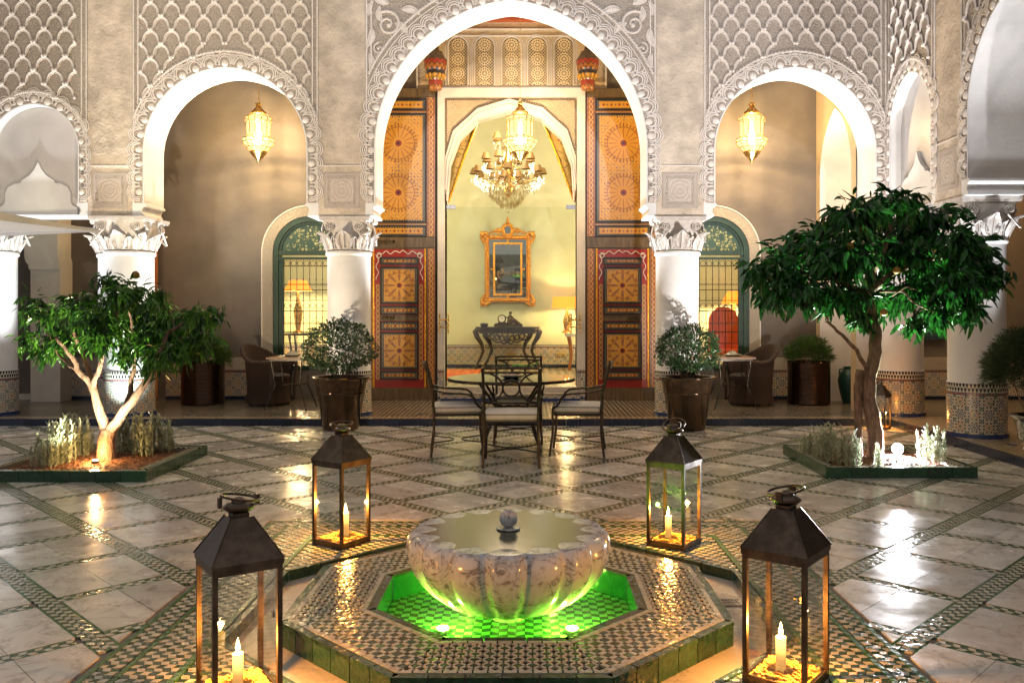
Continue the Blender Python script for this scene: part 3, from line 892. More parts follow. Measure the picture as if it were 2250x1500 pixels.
# rim top between outer lobes and scalloped inner edge
n = NL * NS; base = len(b.v)
for k in range(n):
    an = 2 * pi * k / n
    ro_ = .450 * lobe(an, 0, 0); b.v.append((ro_ * cos(an), ro_ * sin(an), .424))
for zz, kk in ((.4243, .0), (.4240, -.004), (.4225, -.012)):
    for k in range(n):
        an = 2 * pi * k / n; ri_ = .425 * scal(an, 0, 0) + kk
        b.v.append((ri_ * cos(an), ri_ * sin(an), zz))
for l in range(3):
    for k in range(n):
        k2 = (k + 1) % n; b.f.append((base + l * n + k, base + l * n + k2, base + (l + 1) * n + k2, base + (l + 1) * n + k)); b.mi.append(0)
b.build('bowl', M['bowl_marble'], fb, smooth=50, local=True)
b = MB(); b.lathe([(.09, .0), (.075, .012), (.07, .04), (.09, .095)], 32); b.build('pedestal', M['bowl_marble'], fb, smooth=60, local=True)
b = MB()
pts = []
for k in range(n):
    an = 2 * pi * k / n; ri_ = .427 * scal(an, 0, 0); pts.append((ri_ * cos(an), ri_ * sin(an), .4246))
b.add(pts + [(0, 0, .4250)], [(k, (k + 1) % n, n) for k in range(n)])
bw = Mat('still_water', (.085, .085, .05), .16); bw.coord(); bw.bump(bw.noise(5, 2), .0008)
b.build('water_surface', bw, fb, smooth=180, local=True)
b = MB(); b.lathe([(.0, .418), (.030, .418), (.050, .424), (.058, .431), (.056, .435), (.03, .436), (0, .436)], 24, cap=False); b.build('dish', M['bowl_marble'], fb, smooth=60, local=True)
b = MB(); b.sphere((0, 0, .478), .045, 24, 14); b.build('ball', M['bowl_marble'], fb, smooth=180, local=True)

t = thing('drain_grate', 'small pierced metal drain grate in the channel right of the platform', 'grate', (1.012, 4.32, -.052))
b = MB()
for k in range(6): b.box(-.045 + k * .016, -.037 + k * .016, -.045, .045, .001, .005)
b.box(-.05, .05, -.05, -.044, .001, .006); b.box(-.05, .05, .044, .05, .001, .006); b.box(-.05, .05, -.003, .003, .0052, .0062); b.build('grid', M['steel'], t, local=True)
# pool lamps
for (lx, ly) in ((FX - .297, FY - .21), (FX + .297, FY - .21), (FX - .22, FY + .40), (FX + .22, FY + .40)):
    t = thing('pool_lamp', {True: 'left', False: 'right'}[lx < FX] + (' front' if ly < FY else ' back' if ly > FY + .2 else ' side') + ' green underwater lamp glowing in the fountain pool', 'lamp', (lx, ly, -.068), 0, 'green lamps in the fountain pool')
    b = MB(); b.lathe([(.030, 0), (.034, .006), (.034, .016), (.026, .020)], 16); b.build('housing', M['steel'], t, smooth=40, local=True)
    b = MB(); b.lathe([(.026, .0205), (.027, .023), (.012, .028)], 16); b.build('lens', M['green_lens'], t, smooth=60, local=True)
    light('pool_light', 'POINT', (lx, ly, -.022), 7.0 if ly < FY + .2 else 3.0, (.46, 1.0, .07), .012)

# ------------------------------------------------------------------ gallery floor + kerb
g = MB()
g.box(-9.6, 8.6, 10.70, 13.4, -.02, GZ); g.box(4.49, 8.6, 1.5, 10.699, -.02, GZ)
gal = struct(g.build('gallery_floor', M['gallery_floor']), 'raised gallery floor of small diamond zellige behind blue kerb tiles')
k = 0; X = -9.4
while X < 4.46:
    L = .21 if k % 7 else .15
    xe = min(X + L, 4.46); mb = MB(); mb.box(X + .002, xe - .002, 10.67 + rnd.uniform(-.001, .001), 10.715, -.018, GZ + .004)
    mb.build('kerb_tile', M['glaze_blue'], gal, local=True); X = xe; k += 1
Y = 10.66
while Y > 4.2:
    mb = MB(); mb.box(4.46 + rnd.uniform(-.001, .001), 4.505, Y - .208, Y - .002, -.018, GZ + .004); mb.build('kerb_tile', M['glaze_blue'], gal, local=True); Y -= .21
# ================================================================== arcade
T = YB - YF
def arch_curve(a, zs, rise, n=34, off=0.0, roff=None):
    a2 = a + off; r2 = rise + (roff if roff is not None else off)
    Rr = (a2 * a2 + r2 * r2) / (2 * a2); c = a2 - Rr; ph = atan2(r2, -c)
    right = [(c + Rr * cos(ph * t / n), zs + Rr * sin(ph * t / n)) for t in range(n + 1)]
    return [(-x, z) for x, z in right] + [(x, z) for x, z in right[::-1]][1:]
def inside_arch(x, z, a, zs, rise):
    if abs(x) > a: return False
    if z < zs: return True
    Rr = (a * a + rise * rise) / (2 * a); c = a - Rr
    return (abs(x) - c) ** 2 + (z - zs) ** 2 < Rr * Rr
# shared ornament meshes
def rib_mesh(sg):
    pp, h = .269, .176
    pts = [(.5 * pp, -.004), (.44 * pp, -.002), (.385 * pp, .012), (.365 * pp, .045), (.345 * pp, .080), (.285 * pp, .118), (.17 * pp, .148), (0, .166)]
    b = MB(); b.tube([(sg * x, -.012, z) for x, z in pts], [.012, .011, .010, .012, .0135, .0145, .0155, .016], 6)
    b.tube([(sg * x * .84, -.006, z * .86 + .002) for x, z in pts[3:]], .008, 5)
    b.sphere((sg * .43 * pp, -.024, .004), .022, 8, 5)
    b.sphere((0, -.022, .170), .018, 8, 5) if sg > 0 else None
    return b.mesh('sebka_rib', M['stucco'], 60)
RIB = {1: rib_mesh(1), -1: rib_mesh(-1)}
def scallop_mesh(r):
    b = MB(); b.sphere((0, .004, 0), r * .53, 10, 6, (1, .50, 1))
    for q, t in ((1.02, .011), (1.36, .011), (1.66, .009)):
        b.tube([(cos(a) * r * q * .78, -.004, sin(a) * r * q) for a in [R(-8 + 196 * k / 9) for k in range(10)]], t, 4)
    return b.mesh('scallop', M['stucco'], 60)
SC = {'s': scallop_mesh(.088), 'c': scallop_mesh(.094)}

def bay(label, loc, rz, hw, a, rise, zs, bandw, side='s', blind=False, spandrel='sebka', zvis=5.75, group='arched bays of the arcade'):
    t = thing('arcade_bay', label, 'arcade wall', loc, rz, group)
    cur = [(-a, SPZ)] + arch_curve(a, zs, rise) + [(a, SPZ)]
    wl = MB()
    for y in (0.0, T):
        for (xa, za), (xb, zb_) in zip(cur[1:-1], cur[2:-1]):
            wl.add([(xa, y, za), (xb, y, zb_), (xb, y, WTOP), (xa, y, WTOP)], [(0, 1, 2, 3)])
        for s_ in (-1, 1):
            wl.add([(s_ * a, y, SPZ), (s_ * hw, y, SPZ), (s_ * hw, y, WTOP), (s_ * a, y, WTOP)], [(0, 1, 2, 3)])
    wl.add([(-hw, 0, WTOP), (hw, 0, WTOP), (hw, T, WTOP), (-hw, T, WTOP)], [(0, 1, 2, 3)])
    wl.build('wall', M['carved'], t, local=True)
    rv = MB()
    for (xa, za), (xb, zb_) in zip(cur[:-1], cur[1:]):
        rv.add([(xa, -.002, za), (xb, -.002, zb_), (xb, T + .002, zb_), (xa, T + .002, za)], [(0, 1, 2, 3)])
    # small flat lip round the opening
    cin = arch_curve(a, zs, rise); cl = arch_curve(a, zs, rise, off=.016)
    cin = [(-a, SPZ)] + cin + [(a, SPZ)]; cl = [(-a - .016, SPZ)] + cl + [(a + .016, SPZ)]
    for q in range(len(cin) - 1):
        rv.add([(cin[q][0], -.012, cin[q][1]), (cin[q + 1][0], -.012, cin[q + 1][1]), (cl[q + 1][0], -.012, cl[q + 1][1]), (cl[q][0], -.012, cl[q][1])], [(0, 1, 2, 3)])
        rv.add([(cin[q][0], -.012, cin[q][1]), (cin[q + 1][0], -.012, cin[q + 1][1]), (cin[q + 1][0], 0, cin[q + 1][1]), (cin[q][0], 0, cin[q][1])], [(0, 1, 2, 3)])
        rv.add([(cl[q][0], -.012, cl[q][1]), (cl[q + 1][0], -.012, cl[q + 1][1]), (cl[q + 1][0], 0, cl[q + 1][1]), (cl[q][0], 0, cl[q][1])], [(0, 1, 2, 3)])
    rv.build('intrados', M['white_paint'], t, smooth=35, local=True)
    # springers with a cavetto
    for s_ in (-1, 1):
        b = MB()
        pr = [(a + .0, SPZ), (a - .02, SPZ - .012), (a - .02, SPZ - .035), (a + .012, SPZ - .050), (a + .030, SPZ - .080), (a + .034, SPZ - .115), (a + .012, CAPZ + .030), (a + .012, CAPZ + .002)]
        poly = [(s_ * x, z) for x, z in pr] + [(s_ * hw, CAPZ + .002), (s_ * hw, SPZ)]
        b.vprism(poly if s_ > 0 else poly[::-1], -.004, T + .004); b.build('springer', M['white_paint'], t, smooth=30, local=True)
    # band round the arch
    ib = arch_curve(a, zs, rise, off=.016); ob = arch_curve(a, zs, rise, off=bandw, roff=bandw * 1.05)
    ib = [(-a - .016, SPZ)] + ib + [(a + .016, SPZ)]; ob = [(-a - bandw, SPZ)] + ob + [(a + bandw, SPZ)]
    cx = lambda v: max(-hw + .004, min(hw - .004, v))
    b = MB()
    for q in range(len(ib) - 1):
        p1, p2, p3, p4 = ib[q], ib[q + 1], ob[q + 1], ob[q]
        b.add([(p1[0], -.008, p1[1]), (p2[0], -.008, p2[1]), (cx(p3[0]), -.008, p3[1]), (cx(p4[0]), -.008, p4[1])], [(0, 1, 2, 3)])
        b.add([(cx(p4[0]), -.008, p4[1]), (cx(p3[0]), -.008, p3[1]), (cx(p3[0]), 0, p3[1]), (cx(p4[0]), 0, p4[1])], [(0, 1, 2, 3)])
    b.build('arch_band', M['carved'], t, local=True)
    # rope mouldings on the band
    for f, rad, nm in ((1.0, .016, 'rope_moulding'), (.80, .008, 'fillet')):
        oc = arch_curve(a, zs, rise, n=40, off=bandw * f, roff=bandw * f * 1.05)
        pts = [(x, -.014, z) for x, z in oc if abs(x) < hw - .012]
        b = MB()
        if f == 1.0:
            b.tube(pts, rad, 6)
            # twisted strands
            dd = 0
            for q in range(len(pts) - 1):
                A, B_ = Vector(pts[q]), Vector(pts[q + 1]); L = (B_ - A).length
                nn = max(1, int(L / .035))
                for k in range(nn):
                    c_ = A.lerp(B_, (k + .5) / nn); d_ = (B_ - A).normalized(); e_ = Vector((-d_.z, 0, d_.x))
                    b.tube([c_ - d_ * .014 - e_ * .022 + Vector((0, -.010, 0)), c_ + d_ * .014 + e_ * .022 + Vector((0, -.010, 0))], .006, 4, cap=False)
        else: b.tube(pts, rad, 5)
        b.build(nm, M['stucco'], t, smooth=60, local=True)
    # scallops with beads along the opening
    r_ = .088 if side == 's' else .094; sp = .165 if side == 's' else .172
    if a < .7: r_ = .088; sp = .150
    mid = [(-a, SPZ + .14)] + arch_curve(a, zs, rise, n=60) + [(a, SPZ + .14)]
    L = [0]
    for q in range(len(mid) - 1): L.append(L[-1] + sqrt((mid[q + 1][0] - mid[q][0]) ** 2 + (mid[q + 1][1] - mid[q][1]) ** 2))
    nb = int(L[-1] / sp / 2) * 2 + 1; q = 0
    for k in range(nb):
        s_ = L[-1] * k / (nb - 1)
        while q < len(L) - 2 and L[q + 1] < s_: q += 1
        f = (s_ - L[q]) / max(1e-6, L[q + 1] - L[q]); x = mid[q][0] + (mid[q + 1][0] - mid[q][0]) * f; z = mid[q][1] + (mid[q + 1][1] - mid[q][1]) * f
        dx, dz = mid[q + 1][0] - mid[q][0], mid[q + 1][1] - mid[q][1]; d = sqrt(dx * dx + dz * dz) or 1
        nx, nz = -dz / d, dx / d
        if z > zvis: continue
        scx = min(1.0, (hw - a - .016) / .13) if z < zs + .1 else 1.0
        an = atan2(nz, nx) - pi / 2
        inst('scallop', SC[side], t, (x + nx * (.064 if scx == 1 else .052), -.012, z + nz * .06), (0, -an, 0), (1, 1, scx) if scx < 1 else 1)
    # border mouldings at the sides
    for s_ in (-1, 1):
        b = MB(); b.tube([(s_ * (hw - .014), -.006, SPZ), (s_ * (hw - .014), -.006, WTOP)], .011, 6)
        zz = SPZ + .01
        while zz < min(zvis, WTOP):
            b.tube([(s_ * (hw - .030), -.008, zz), (s_ * (hw - .004), -.014, zz + .02)], .006, 4, cap=False); zz += .034
        b.build('side_moulding', M['stucco'], t, smooth=60, local=True)
        zt = zs + rise * .55
        b = MB(); b.box(s_ * (hw - .075) - .008, s_ * (hw - .075) + .008, -.014, .0, zt, WTOP); b.build('side_fillet', M['stucco'], t, local=True)
    # sebka lattice
    if spandrel == 'sebka':
        pp, h = .269, .176
        if a < .7: pp_s = hw * 2 / (pp * 5) * 1.0
        rows = int((zvis - (zs + .1)) / h) + 1
        for rI in range(rows):
            z = zs + .12 + rI * h
            off = .5 * (rI % 2)
            for k in range(-6, 7):
                cx_ = (k + off) * pp
                for sg in (-1, 1):
                    xs = [cx_, cx_ + sg * pp / 2]
                    if max(abs(v) for v in xs) > hw - .07: continue
                    ok = all(not inside_arch(xx, zz, a + bandw - .02, zs, rise + bandw * 1.05 - .02) for xx, zz in ((cx_, z + .165), (cx_ + sg * pp * .45, z + .01), (cx_ + sg * pp * .3, z + .1)))
                    if ok: inst('sebka_rib', RIB[sg], t, (cx_, 0, z))
    else:
        for s_ in (-1, 1):
            def scroll(cx_, cz_, r0, turns, a0, rad, dirn, name='scroll'):
                pts = []
                for k in range(26):
                    u = k / 25; an = a0 + dirn * turns * 2 * pi * u; rr = r0 * (1 - .86 * u)
                    pts.append((s_ * (cx_ + rr * cos(an)), -.012, cz_ + rr * sin(an)))
                b = MB(); b.tube(pts, [rad * (1 - .35 * k / 25) for k in range(26)], 6); b.sphere(pts[-1], rad * 1.5, 8, 5); b.build(name, M['stucco'], t, smooth=60, local=True)
            scroll(1.55, 5.03, .17, 1.5, R(60), .022, 1); scroll(1.40, 5.42, .15, 1.3, R(200), .020, -1); scroll(1.66, 4.72, .08, 1.2, R(90), .014, -1)
            scroll(1.08, 5.55, .13, 1.2, R(-20), .018, 1); scroll(1.72, 5.62, .16, 1.3, R(150), .02, -1); scroll(1.70, 4.42, .05, 1.1, R(90), .010, 1)
            for lx, lz, L_, an, wd in ((1.62, 5.32, .30, 35, .05), (1.30, 5.22, .26, 190, .045), (1.75, 4.90, .26, 280, .04), (1.40, 5.02, .22, 215, .04), (1.20, 5.42, .24, 20, .045), (1.66, 5.12, .2, 80, .035), (1.79, 5.2, .2, 100, .03), (1.0, 5.35, .16, 200, .03), (1.5, 5.6, .25, 300, .045), (1.76, 4.6, .2, 265, .03)):
                b = MB(); n_ = 8; L1, L2, mid_ = [], [], []
                for k in range(n_ + 1):
                    u = k / n_; w_ = wd * sin(pi * u ** .8) ; aa = R(an) + .5 * (u - .5)
                    x = lx + cos(aa) * L_ * (u - .3); z = lz + sin(aa) * L_ * (u - .3)
                    nx, nz = -sin(aa), cos(aa)
                    L1.append((s_ * (x + nx * w_), -.004, z + nz * w_)); L2.append((s_ * (x - nx * w_), -.004, z - nz * w_)); mid_.append((s_ * x, -.024, z))
                vs = L1 + mid_ + L2; m1 = n_ + 1
                b.add(vs, [(k, k + 1, m1 + k + 1, m1 + k) for k in range(n_)] + [(m1 + k, m1 + k + 1, 2 * m1 + k + 1, 2 * m1 + k) for k in range(n_)])
                b.tube([(v[0], v[1] - .006, v[2]) for v in L1], .008, 4); b.tube([(v[0], v[1] - .006, v[2]) for v in L2], .008, 4)
                b.build('carved_leaf', M['stucco'], t, smooth=50, local=True)
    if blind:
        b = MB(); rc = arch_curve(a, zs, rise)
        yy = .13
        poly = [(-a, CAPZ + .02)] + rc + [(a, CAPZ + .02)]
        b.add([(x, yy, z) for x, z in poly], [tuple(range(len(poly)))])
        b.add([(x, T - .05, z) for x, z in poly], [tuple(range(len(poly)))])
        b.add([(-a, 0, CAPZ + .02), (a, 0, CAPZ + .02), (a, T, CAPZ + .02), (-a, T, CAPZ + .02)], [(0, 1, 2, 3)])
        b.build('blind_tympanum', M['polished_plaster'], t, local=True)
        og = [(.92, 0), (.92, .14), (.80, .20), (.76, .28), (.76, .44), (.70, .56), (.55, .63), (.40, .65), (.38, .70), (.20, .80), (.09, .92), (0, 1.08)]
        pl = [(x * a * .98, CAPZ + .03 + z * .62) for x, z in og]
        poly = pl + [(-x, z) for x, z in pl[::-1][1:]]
        b = MB(); b.vprism(poly, yy - .05, yy - .002); b.build('ogee_light_patch', M['white_paint'], t, smooth=30, local=True)  # white raised shape stands in for an ogee patch of light
    return t
def pier(label, loc, rz, hwid):
    t = thing('wall_pier', label, 'pier', (loc[0], loc[1], CAPZ + .002), rz, 'rough plaster piers between the arches')
    b = MB(); nx, nz = 6, 34
    b.box(-hwid, hwid, -.006, T + .006, 0, WTOP - CAPZ)
    b.build('shaft', M['rough_plaster'], t, local=True)
    b = MB(); b.box(-.225, .225, -.012, -.006, .10, .55); o = b.build('carved_plaque', M['plaque'], t, local=True)
    o.location = (0, 0, .325); 
    for v in o.data.vertices: v.co.z -= .325
    b = MB(); b.box(-hwid + .002, hwid - .002, -.020, -.0065, .625, .640); b.build('fillet', M['stucco'], t, local=True)
    return t

bay('wide central arch with scrolling floral spandrels framing the painted doors', (-.216, YF, 0), 0, 1.836, 1.71, 1.885, 3.446, .30, 'c', spandrel='floral')
bay('left lattice-carved arch with a lit hanging lantern inside', (-3.819, YF, 0), 0, 1.175, 1.025, 1.05, 3.43, .20)
bay('right lattice-carved arch of the far wall above the dark orange tree', (3.374, YF, 0), 0, 1.156, 1.01, 1.05, 3.43, .20)
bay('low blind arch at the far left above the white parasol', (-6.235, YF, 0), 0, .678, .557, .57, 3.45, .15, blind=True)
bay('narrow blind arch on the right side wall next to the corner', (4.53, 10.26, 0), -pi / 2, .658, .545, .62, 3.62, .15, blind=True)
bay('arch of the right side wall cut by the right edge of the view', (4.53, 7.875, 0), -pi / 2, 1.155, 1.01, 1.05, 3.43, .20)
pier('pier left of the central arch, palm shadows on its plaster', (-2.348, YF), 0, .295)
pier('pier right of the central arch, above the right topiary', (1.919, YF), 0, .298)
pier('pier between the parasol arch and the left lantern arch', (-5.276, YF), 0, .280)
pier('pier at the far left edge of the far wall', (-7.20, YF), 0, .285)
pier('pier on the right side wall beside the narrow blind arch', (4.53, 9.316, 0), -pi / 2, .284)
pier('pier on the right side wall nearest the viewer', (4.53, 6.43, 0), -pi / 2, .288)
# solid corner block
t = thing('corner_pier', 'wall corner where the far arcade meets the right arcade', 'pier', (4.82, 11.21, CAPZ))
b = MB(); b.box(4.535, 5.105, 10.925, 11.495, CAPZ, WTOP); b.build('shaft', M['carved_net'], t)

# ------------------------------------------------------------------ columns
def acanthus(H_, W_, curl):
    b = MB(); nt, nw = 12, 8; g_ = []
    for i in range(nt + 1):
        u = i / nt; w_ = W_ * (.55 + .45 * sin(pi * min(1, u * 1.15))) * (1 - max(0, u - .78) * 3.2) * (1 + .20 * abs(sin(u * pi * 5)))
        row = []
        for j in range(nw + 1):
            v = (j / nw - .5) * 2
            out = .012 + .02 * u + curl * max(0, u - .72) ** 1.4 * 4 + .016 * cos(v * pi * 2.5) - .012 * v * v
            z = H_ * u - max(0, u - .85) * H_ * .9 * (1 - v * v) * .6 - abs(v) * .018
            row.append((v * w_, -out, z))
        g_.append(row)
    vs = [p for r_ in g_ for p in r_]
    b.add(vs, [(i * (nw + 1) + j, i * (nw + 1) + j + 1, (i + 1) * (nw + 1) + j + 1, (i + 1) * (nw + 1) + j) for i in range(nt) for j in range(nw)])
    for q in (-.6, 0, .6): b.tube([(q * g_[i][nw][0] , g_[i][int((q + 1) / 2 * nw)][1] - .006, g_[i][int((q + 1) / 2 * nw)][2]) for i in range(nt)], .0065, 4)
    return b.mesh('acanthus_leaf', M['white_stucco'], 60)
M['white_stucco'] = plaster('white_stucco', (.52, .48, .44), .004, 22, .7, .10)
AC1 = acanthus(.26, .105, .10); AC2 = acanthus(.17, .075, .07)
def volute_mesh():
    b = MB(); pts = []
    for k in range(30):
        u = k / 29; an = R(250) - u * 2.3 * 2 * pi; rr = .062 * (1 - .85 * u); pts.append((rr * cos(an), -.010 - .006 * u, rr * sin(an)))
    b.tube(pts, [.013 * (1 - .4 * k / 29) for k in range(30)], 6); b.sphere(pts[-1], .013, 8, 5)
    st = pts[0]; b.tube([(.10, .02, -.20), (.055, .008, -.15), (.01, -.004, -.10), st], [.008, .011, .013, .013], 5)
    return b.mesh('volute', M['white_stucco'], 60)
VOL = volute_mesh()
def column(label, x, y, r=.275, hs=.31):
    t = thing('column', label, 'column', (x, y, GZ), 0, 'white columns of the arcade')
    b = MB(); b.lathe([(r + .028, 0), (r + .028, .05), (r + .012, .052), (r + .012, .57)], 48, cap=False); b.build('mosaic_base', M['mosaic_col'], t, smooth=40, local=True)
    b = MB(); b.lathe([(r + .012, .5705), (r + .002, .571), (r, .58), (r, 2.04), (r + .018, 2.055), (r + .022, 2.075), (r + .018, 2.095), (r - .005, 2.105)], 56, cap=False); b.build('shaft', M['white_paint'], t, smooth=40, local=True)
    b = MB(); n = 48; m = 10; k0 = len(b.v)
    for i in range(m + 1):
        u = i / m; z = 2.10 + u * .375; f = u ** 1.6
        for k in range(n):
            an = 2 * pi * k / n; c_, s_ = cos(an), sin(an); sqr = 1 / max(abs(c_), abs(s_))
            rc = r - .012 + .01 * u; rs = hs * .93 * sqr; rr = rc * (1 - f) + min(rs, hs * 1.28) * f
            b.v.append((rr * c_, rr * s_, z))
    for i in range(m):
        for k in range(n): b.f.append((i * n + k, i * n + (k + 1) % n, (i + 1) * n + (k + 1) % n, (i + 1) * n + k)); b.mi.append(0)
    cap = b.build('capital', M['white_stucco'], t, smooth=60, local=True)
    b = MB(); b.box(-hs, hs, -hs, hs, 2.475, 2.493); b.box(-hs * 1.03, hs * 1.03, -hs * 1.03, hs * 1.03, 2.494, 2.529); b.build('abacus', M['white_stucco'], cap, local=True)
    b = MB(); b.ring((0, 0, 2.125), r + .004, .012, n=40); b.build('astragal', M['white_stucco'], cap, smooth=60, local=True)
    for q in range(4):
        rz = q * pi / 2; c_, s_ = cos(rz), sin(rz)
        def at(lx, ly): return (lx * c_ - ly * s_, lx * s_ + ly * c_)
        for sg in (-1, 1):
            p = at(sg * hs * .62, -hs * .90); o = inst('volute', VOL, cap, (p[0], p[1], 2.40), (R(-14), 0, rz), (sg, 1, 1))
        p = at(0, -r - .002); inst('acanthus_leaf', AC1, cap, (p[0], p[1], 2.13), (R(10), 0, rz))
        for aa in (45,):
            p = (cos(rz + R(aa) - pi / 2) * (r + .003), sin(rz + R(aa) - pi / 2) * (r + .003)); inst('acanthus_leaf', AC1, cap, (p[0], p[1], 2.13), (R(22), 0, rz + R(aa)), (.8, 1, 1.05))
        for aa in (22.5, -22.5):
            p = (cos(rz + R(aa) - pi / 2) * (r - .002), sin(rz + R(aa) - pi / 2) * (r - .002)); inst('acanthus_leaf', AC2, cap, (p[0], p[1], 2.13), (R(6), 0, rz + R(aa)))
    return t
column('white column left of the central arch, behind the left topiary', -2.319, YC)
column('white column right of the central arch, behind the right topiary', 1.935, YC)
column('brightly lit white column behind the small orange tree', -5.16, YC, .295, .355)
column('column tucked behind the lit column of the small tree', -5.50, 11.62, .25, .25)
column('white column at the left edge of the view below the parasol', -6.93, YC)
column('white corner column behind the trunk of the large tree', 4.82, YC, .285, .30)
column('large near column of the right side arcade', 4.83, 9.31, .285, .31)
column('column of the right arcade just out past the view edge', 4.83, 6.42, .285, .31)

# ------------------------------------------------------------------ gallery back wall
sB = YW / FPX
bw_ = MB()
def solid(xa, xb, z0, z1): bw_.box(xa, xb, YW, YW + .30, z0, z1)
PL, PR = wx(978, YW), wx(1267, YW)           # portal opening
WLc, WRc, WA, WS, WB = -3.31, 2.80, .54, 2.30, .545
def arch_open(c, a, zs, rise, z1, zbot):
    cur = [(c + x, z) for x, z in arch_curve(a, zs, rise, 14)]
    for (xa, za), (xb, zb_) in zip(cur[:-1], cur[1:]):
        for y in (YW, YW + .30): bw_.add([(xa, y, za), (xb, y, zb_), (xb, y, z1), (xa, y, z1)], [(0, 1, 2, 3)])
        bw_.add([(xa, YW, za), (xb, YW, zb_), (xb, YW + .3, zb_), (xa, YW + .3, za)], [(0, 1, 2, 3)])
    bw_.box(c - a, c + a, YW, YW + .3, GZ - .05, zbot)
solid(-9.6, WLc - WA, GZ - .05, 6.0); arch_open(WLc, WA, WS, WA, 6.0, WB); solid(WLc + WA, PL, GZ - .05, 6.0)
solid(PR, WRc - WA, GZ - .05, 6.0); arch_open(WRc, WA, WS, WA, 6.0, WB); solid(WRc + WA, 8.6, GZ - .05, 6.0)
solid(PL, PR, 4.62, 6.0)
wall_o = struct(bw_.build('gallery_back_wall', M['gallery_wall']), 'plain taupe plaster back wall of the gallery')
cg = MB(); cg.box(-9.6, 8.6, YF + .01, 17.7, 6.0, 6.1); cg.box(4.54, 8.6, 1.5, YF + .009, 6.0, 6.1)
struct(cg.build('gallery_ceiling', M['gallery_ceiling']), 'plain ceiling over the gallery')
b = MB(); b.box(-1.9, 1.4, YW - .16, YW - .002, 5.775, 5.99); b.build('ceiling_beam', M['beam_red'], wall_o)
b = MB(); b.box(7.62, 7.9, 1.5, YW - .002, GZ, 5.99); struct(b.build('right_gallery_wall', M['gallery_wall']), 'outer wall of the right gallery')
b = MB(); b.box(-9.6, -9.3, 10.7, YW - .002, GZ, 5.99); struct(b.build('left_gallery_wall', M['gallery_wall']), 'end wall of the left gallery')
# dado
def dado(xa, xb):
    b = MB(); b.box(xa, xb, YW - .014, YW - .001, GZ + .001, .53); b.build('mosaic_dado', M['mosaic_wall'], wall_o)
    b = MB(); b.box(xa, xb, YW - .020, YW - .001, .531, .72); b.build('carved_dado_band', M['carved_arab'], wall_o)
    b = MB(); b.box(xa, xb, YW - .024, YW - .0145, GZ + .001, GZ + .055); b.build('blue_skirting', M['glaze_blue'], wall_o)
M['carved_arab'] = carved('carved_dado_relief', (.52, .46, .36), 'arabesque', .01)
dado(-5.48, WLc - .74); dado(WLc + .74, -2.38); dado(WRc + .74, 4.36); dado(-7.18, -5.72); dado(4.96, 7.6)
b = MB(); b.box(-9.3, -7.19, YW - .02, YW - .001, GZ + .001, .17); b.build('white_skirting', M['cream_trim'], wall_o)
# pilaster on the left
b = MB(); b.box(-7.34, -6.90, YW - .34, YW - .001, GZ + .001, 2.03); b.box(-7.41, -6.92, YW - .38, YW - .002, 2.22, 4.2)
b.vprism([(-7.41, 2.22), (-6.92, 2.22), (-6.90, 2.15), (-6.90, 2.03), (-7.34, 2.03), (-7.35, 2.10), (-7.39, 2.14)], YW - .38, YW - .001)
tag(b.build('corbelled_pilaster', M['cream_trim']), 'cream corbelled pilaster on the gallery wall under the parasol arch', 'pilaster')
# wall switch
b = MB(); b.box(-6.80, -6.72, YW - .02, YW - .001, 1.62, 1.70); tag(b.build('wall_thermostat', M['switch']), 'small square switch plate on the wall left of the lit column', 'switch')
# ajar wooden door
t = thing('wooden_door', 'orange wooden door edge showing beside the brightly lit left column', 'door', (-5.64, 12.6, GZ))
b = MB(); b.box(-5.70, -5.58, 12.15, 13.04, .10, 2.53); b.build('leaf', M['orange_wood'], t)
b = MB(); b.box(-5.575, -5.565, 12.2, 12.98, .35, 1.2); b.box(-5.575, -5.565, 12.2, 12.98, 1.35, 2.4); b.build('panel', M['orange_wood'], t)
# shutters on right gallery back wall
t = thing('shuttered_window', 'closed blue grey shutters on the wall between the two right columns', 'shutters', (5.75, YW, .99))
for k, xa in enumerate((5.20, 5.76)):
    b = MB(); b.box(xa, xa + .54, YW - .05, YW - .002, .99, 2.3); b.build('shutter', M['shutter'], t)
    b = MB()
    for q in range(24): b.box(xa + .05, xa + .49, YW - .062, YW - .0505, 1.04 + q * .05, 1.07 + q * .05)
    b.build('louvres', M['shutter'], t)
# skirting ramp / dark wainscot in right gallery
b = MB(); b.box(4.96, 7.6, YW - .03, YW - .021, GZ, .95); 
# cross wall with arch at right end of front gallery
t = thing('cross_arch', 'carved cross arch at the right end of the gallery beside the right lantern', 'arch', (4.365, 12.30, 0), -pi / 2)
a_, zs_, ri_ = .62, 3.35, .95
cur = [(-a_, GZ)] + arch_curve(a_, zs_, ri_) + [(a_, GZ)]
b = MB()
for y in (0, .56):
    for (xa, za), (xb, zb_) in zip(cur[1:-1], cur[2:-1]): b.add([(xa, y, za), (xb, y, zb_), (xb, y, 5.99), (xa, y, 5.99)], [(0, 1, 2, 3)])
    for s_ in (-1, 1): b.add([(s_ * a_, y, GZ), (s_ * .795, y, GZ), (s_ * .795, y, 5.99), (s_ * a_, y, 5.99)], [(0, 1, 2, 3)])
b.build('wall', M['carved_warm'], t, local=True)
b = MB()
for (xa, za), (xb, zb_) in zip(cur[:-1], cur[1:]): b.add([(xa, -.003, za), (xb, -.003, zb_), (xb, .563, zb_), (xa, .563, za)], [(0, 1, 2, 3)])
b.build('intrados', M['white_paint'], t, smooth=35, local=True)

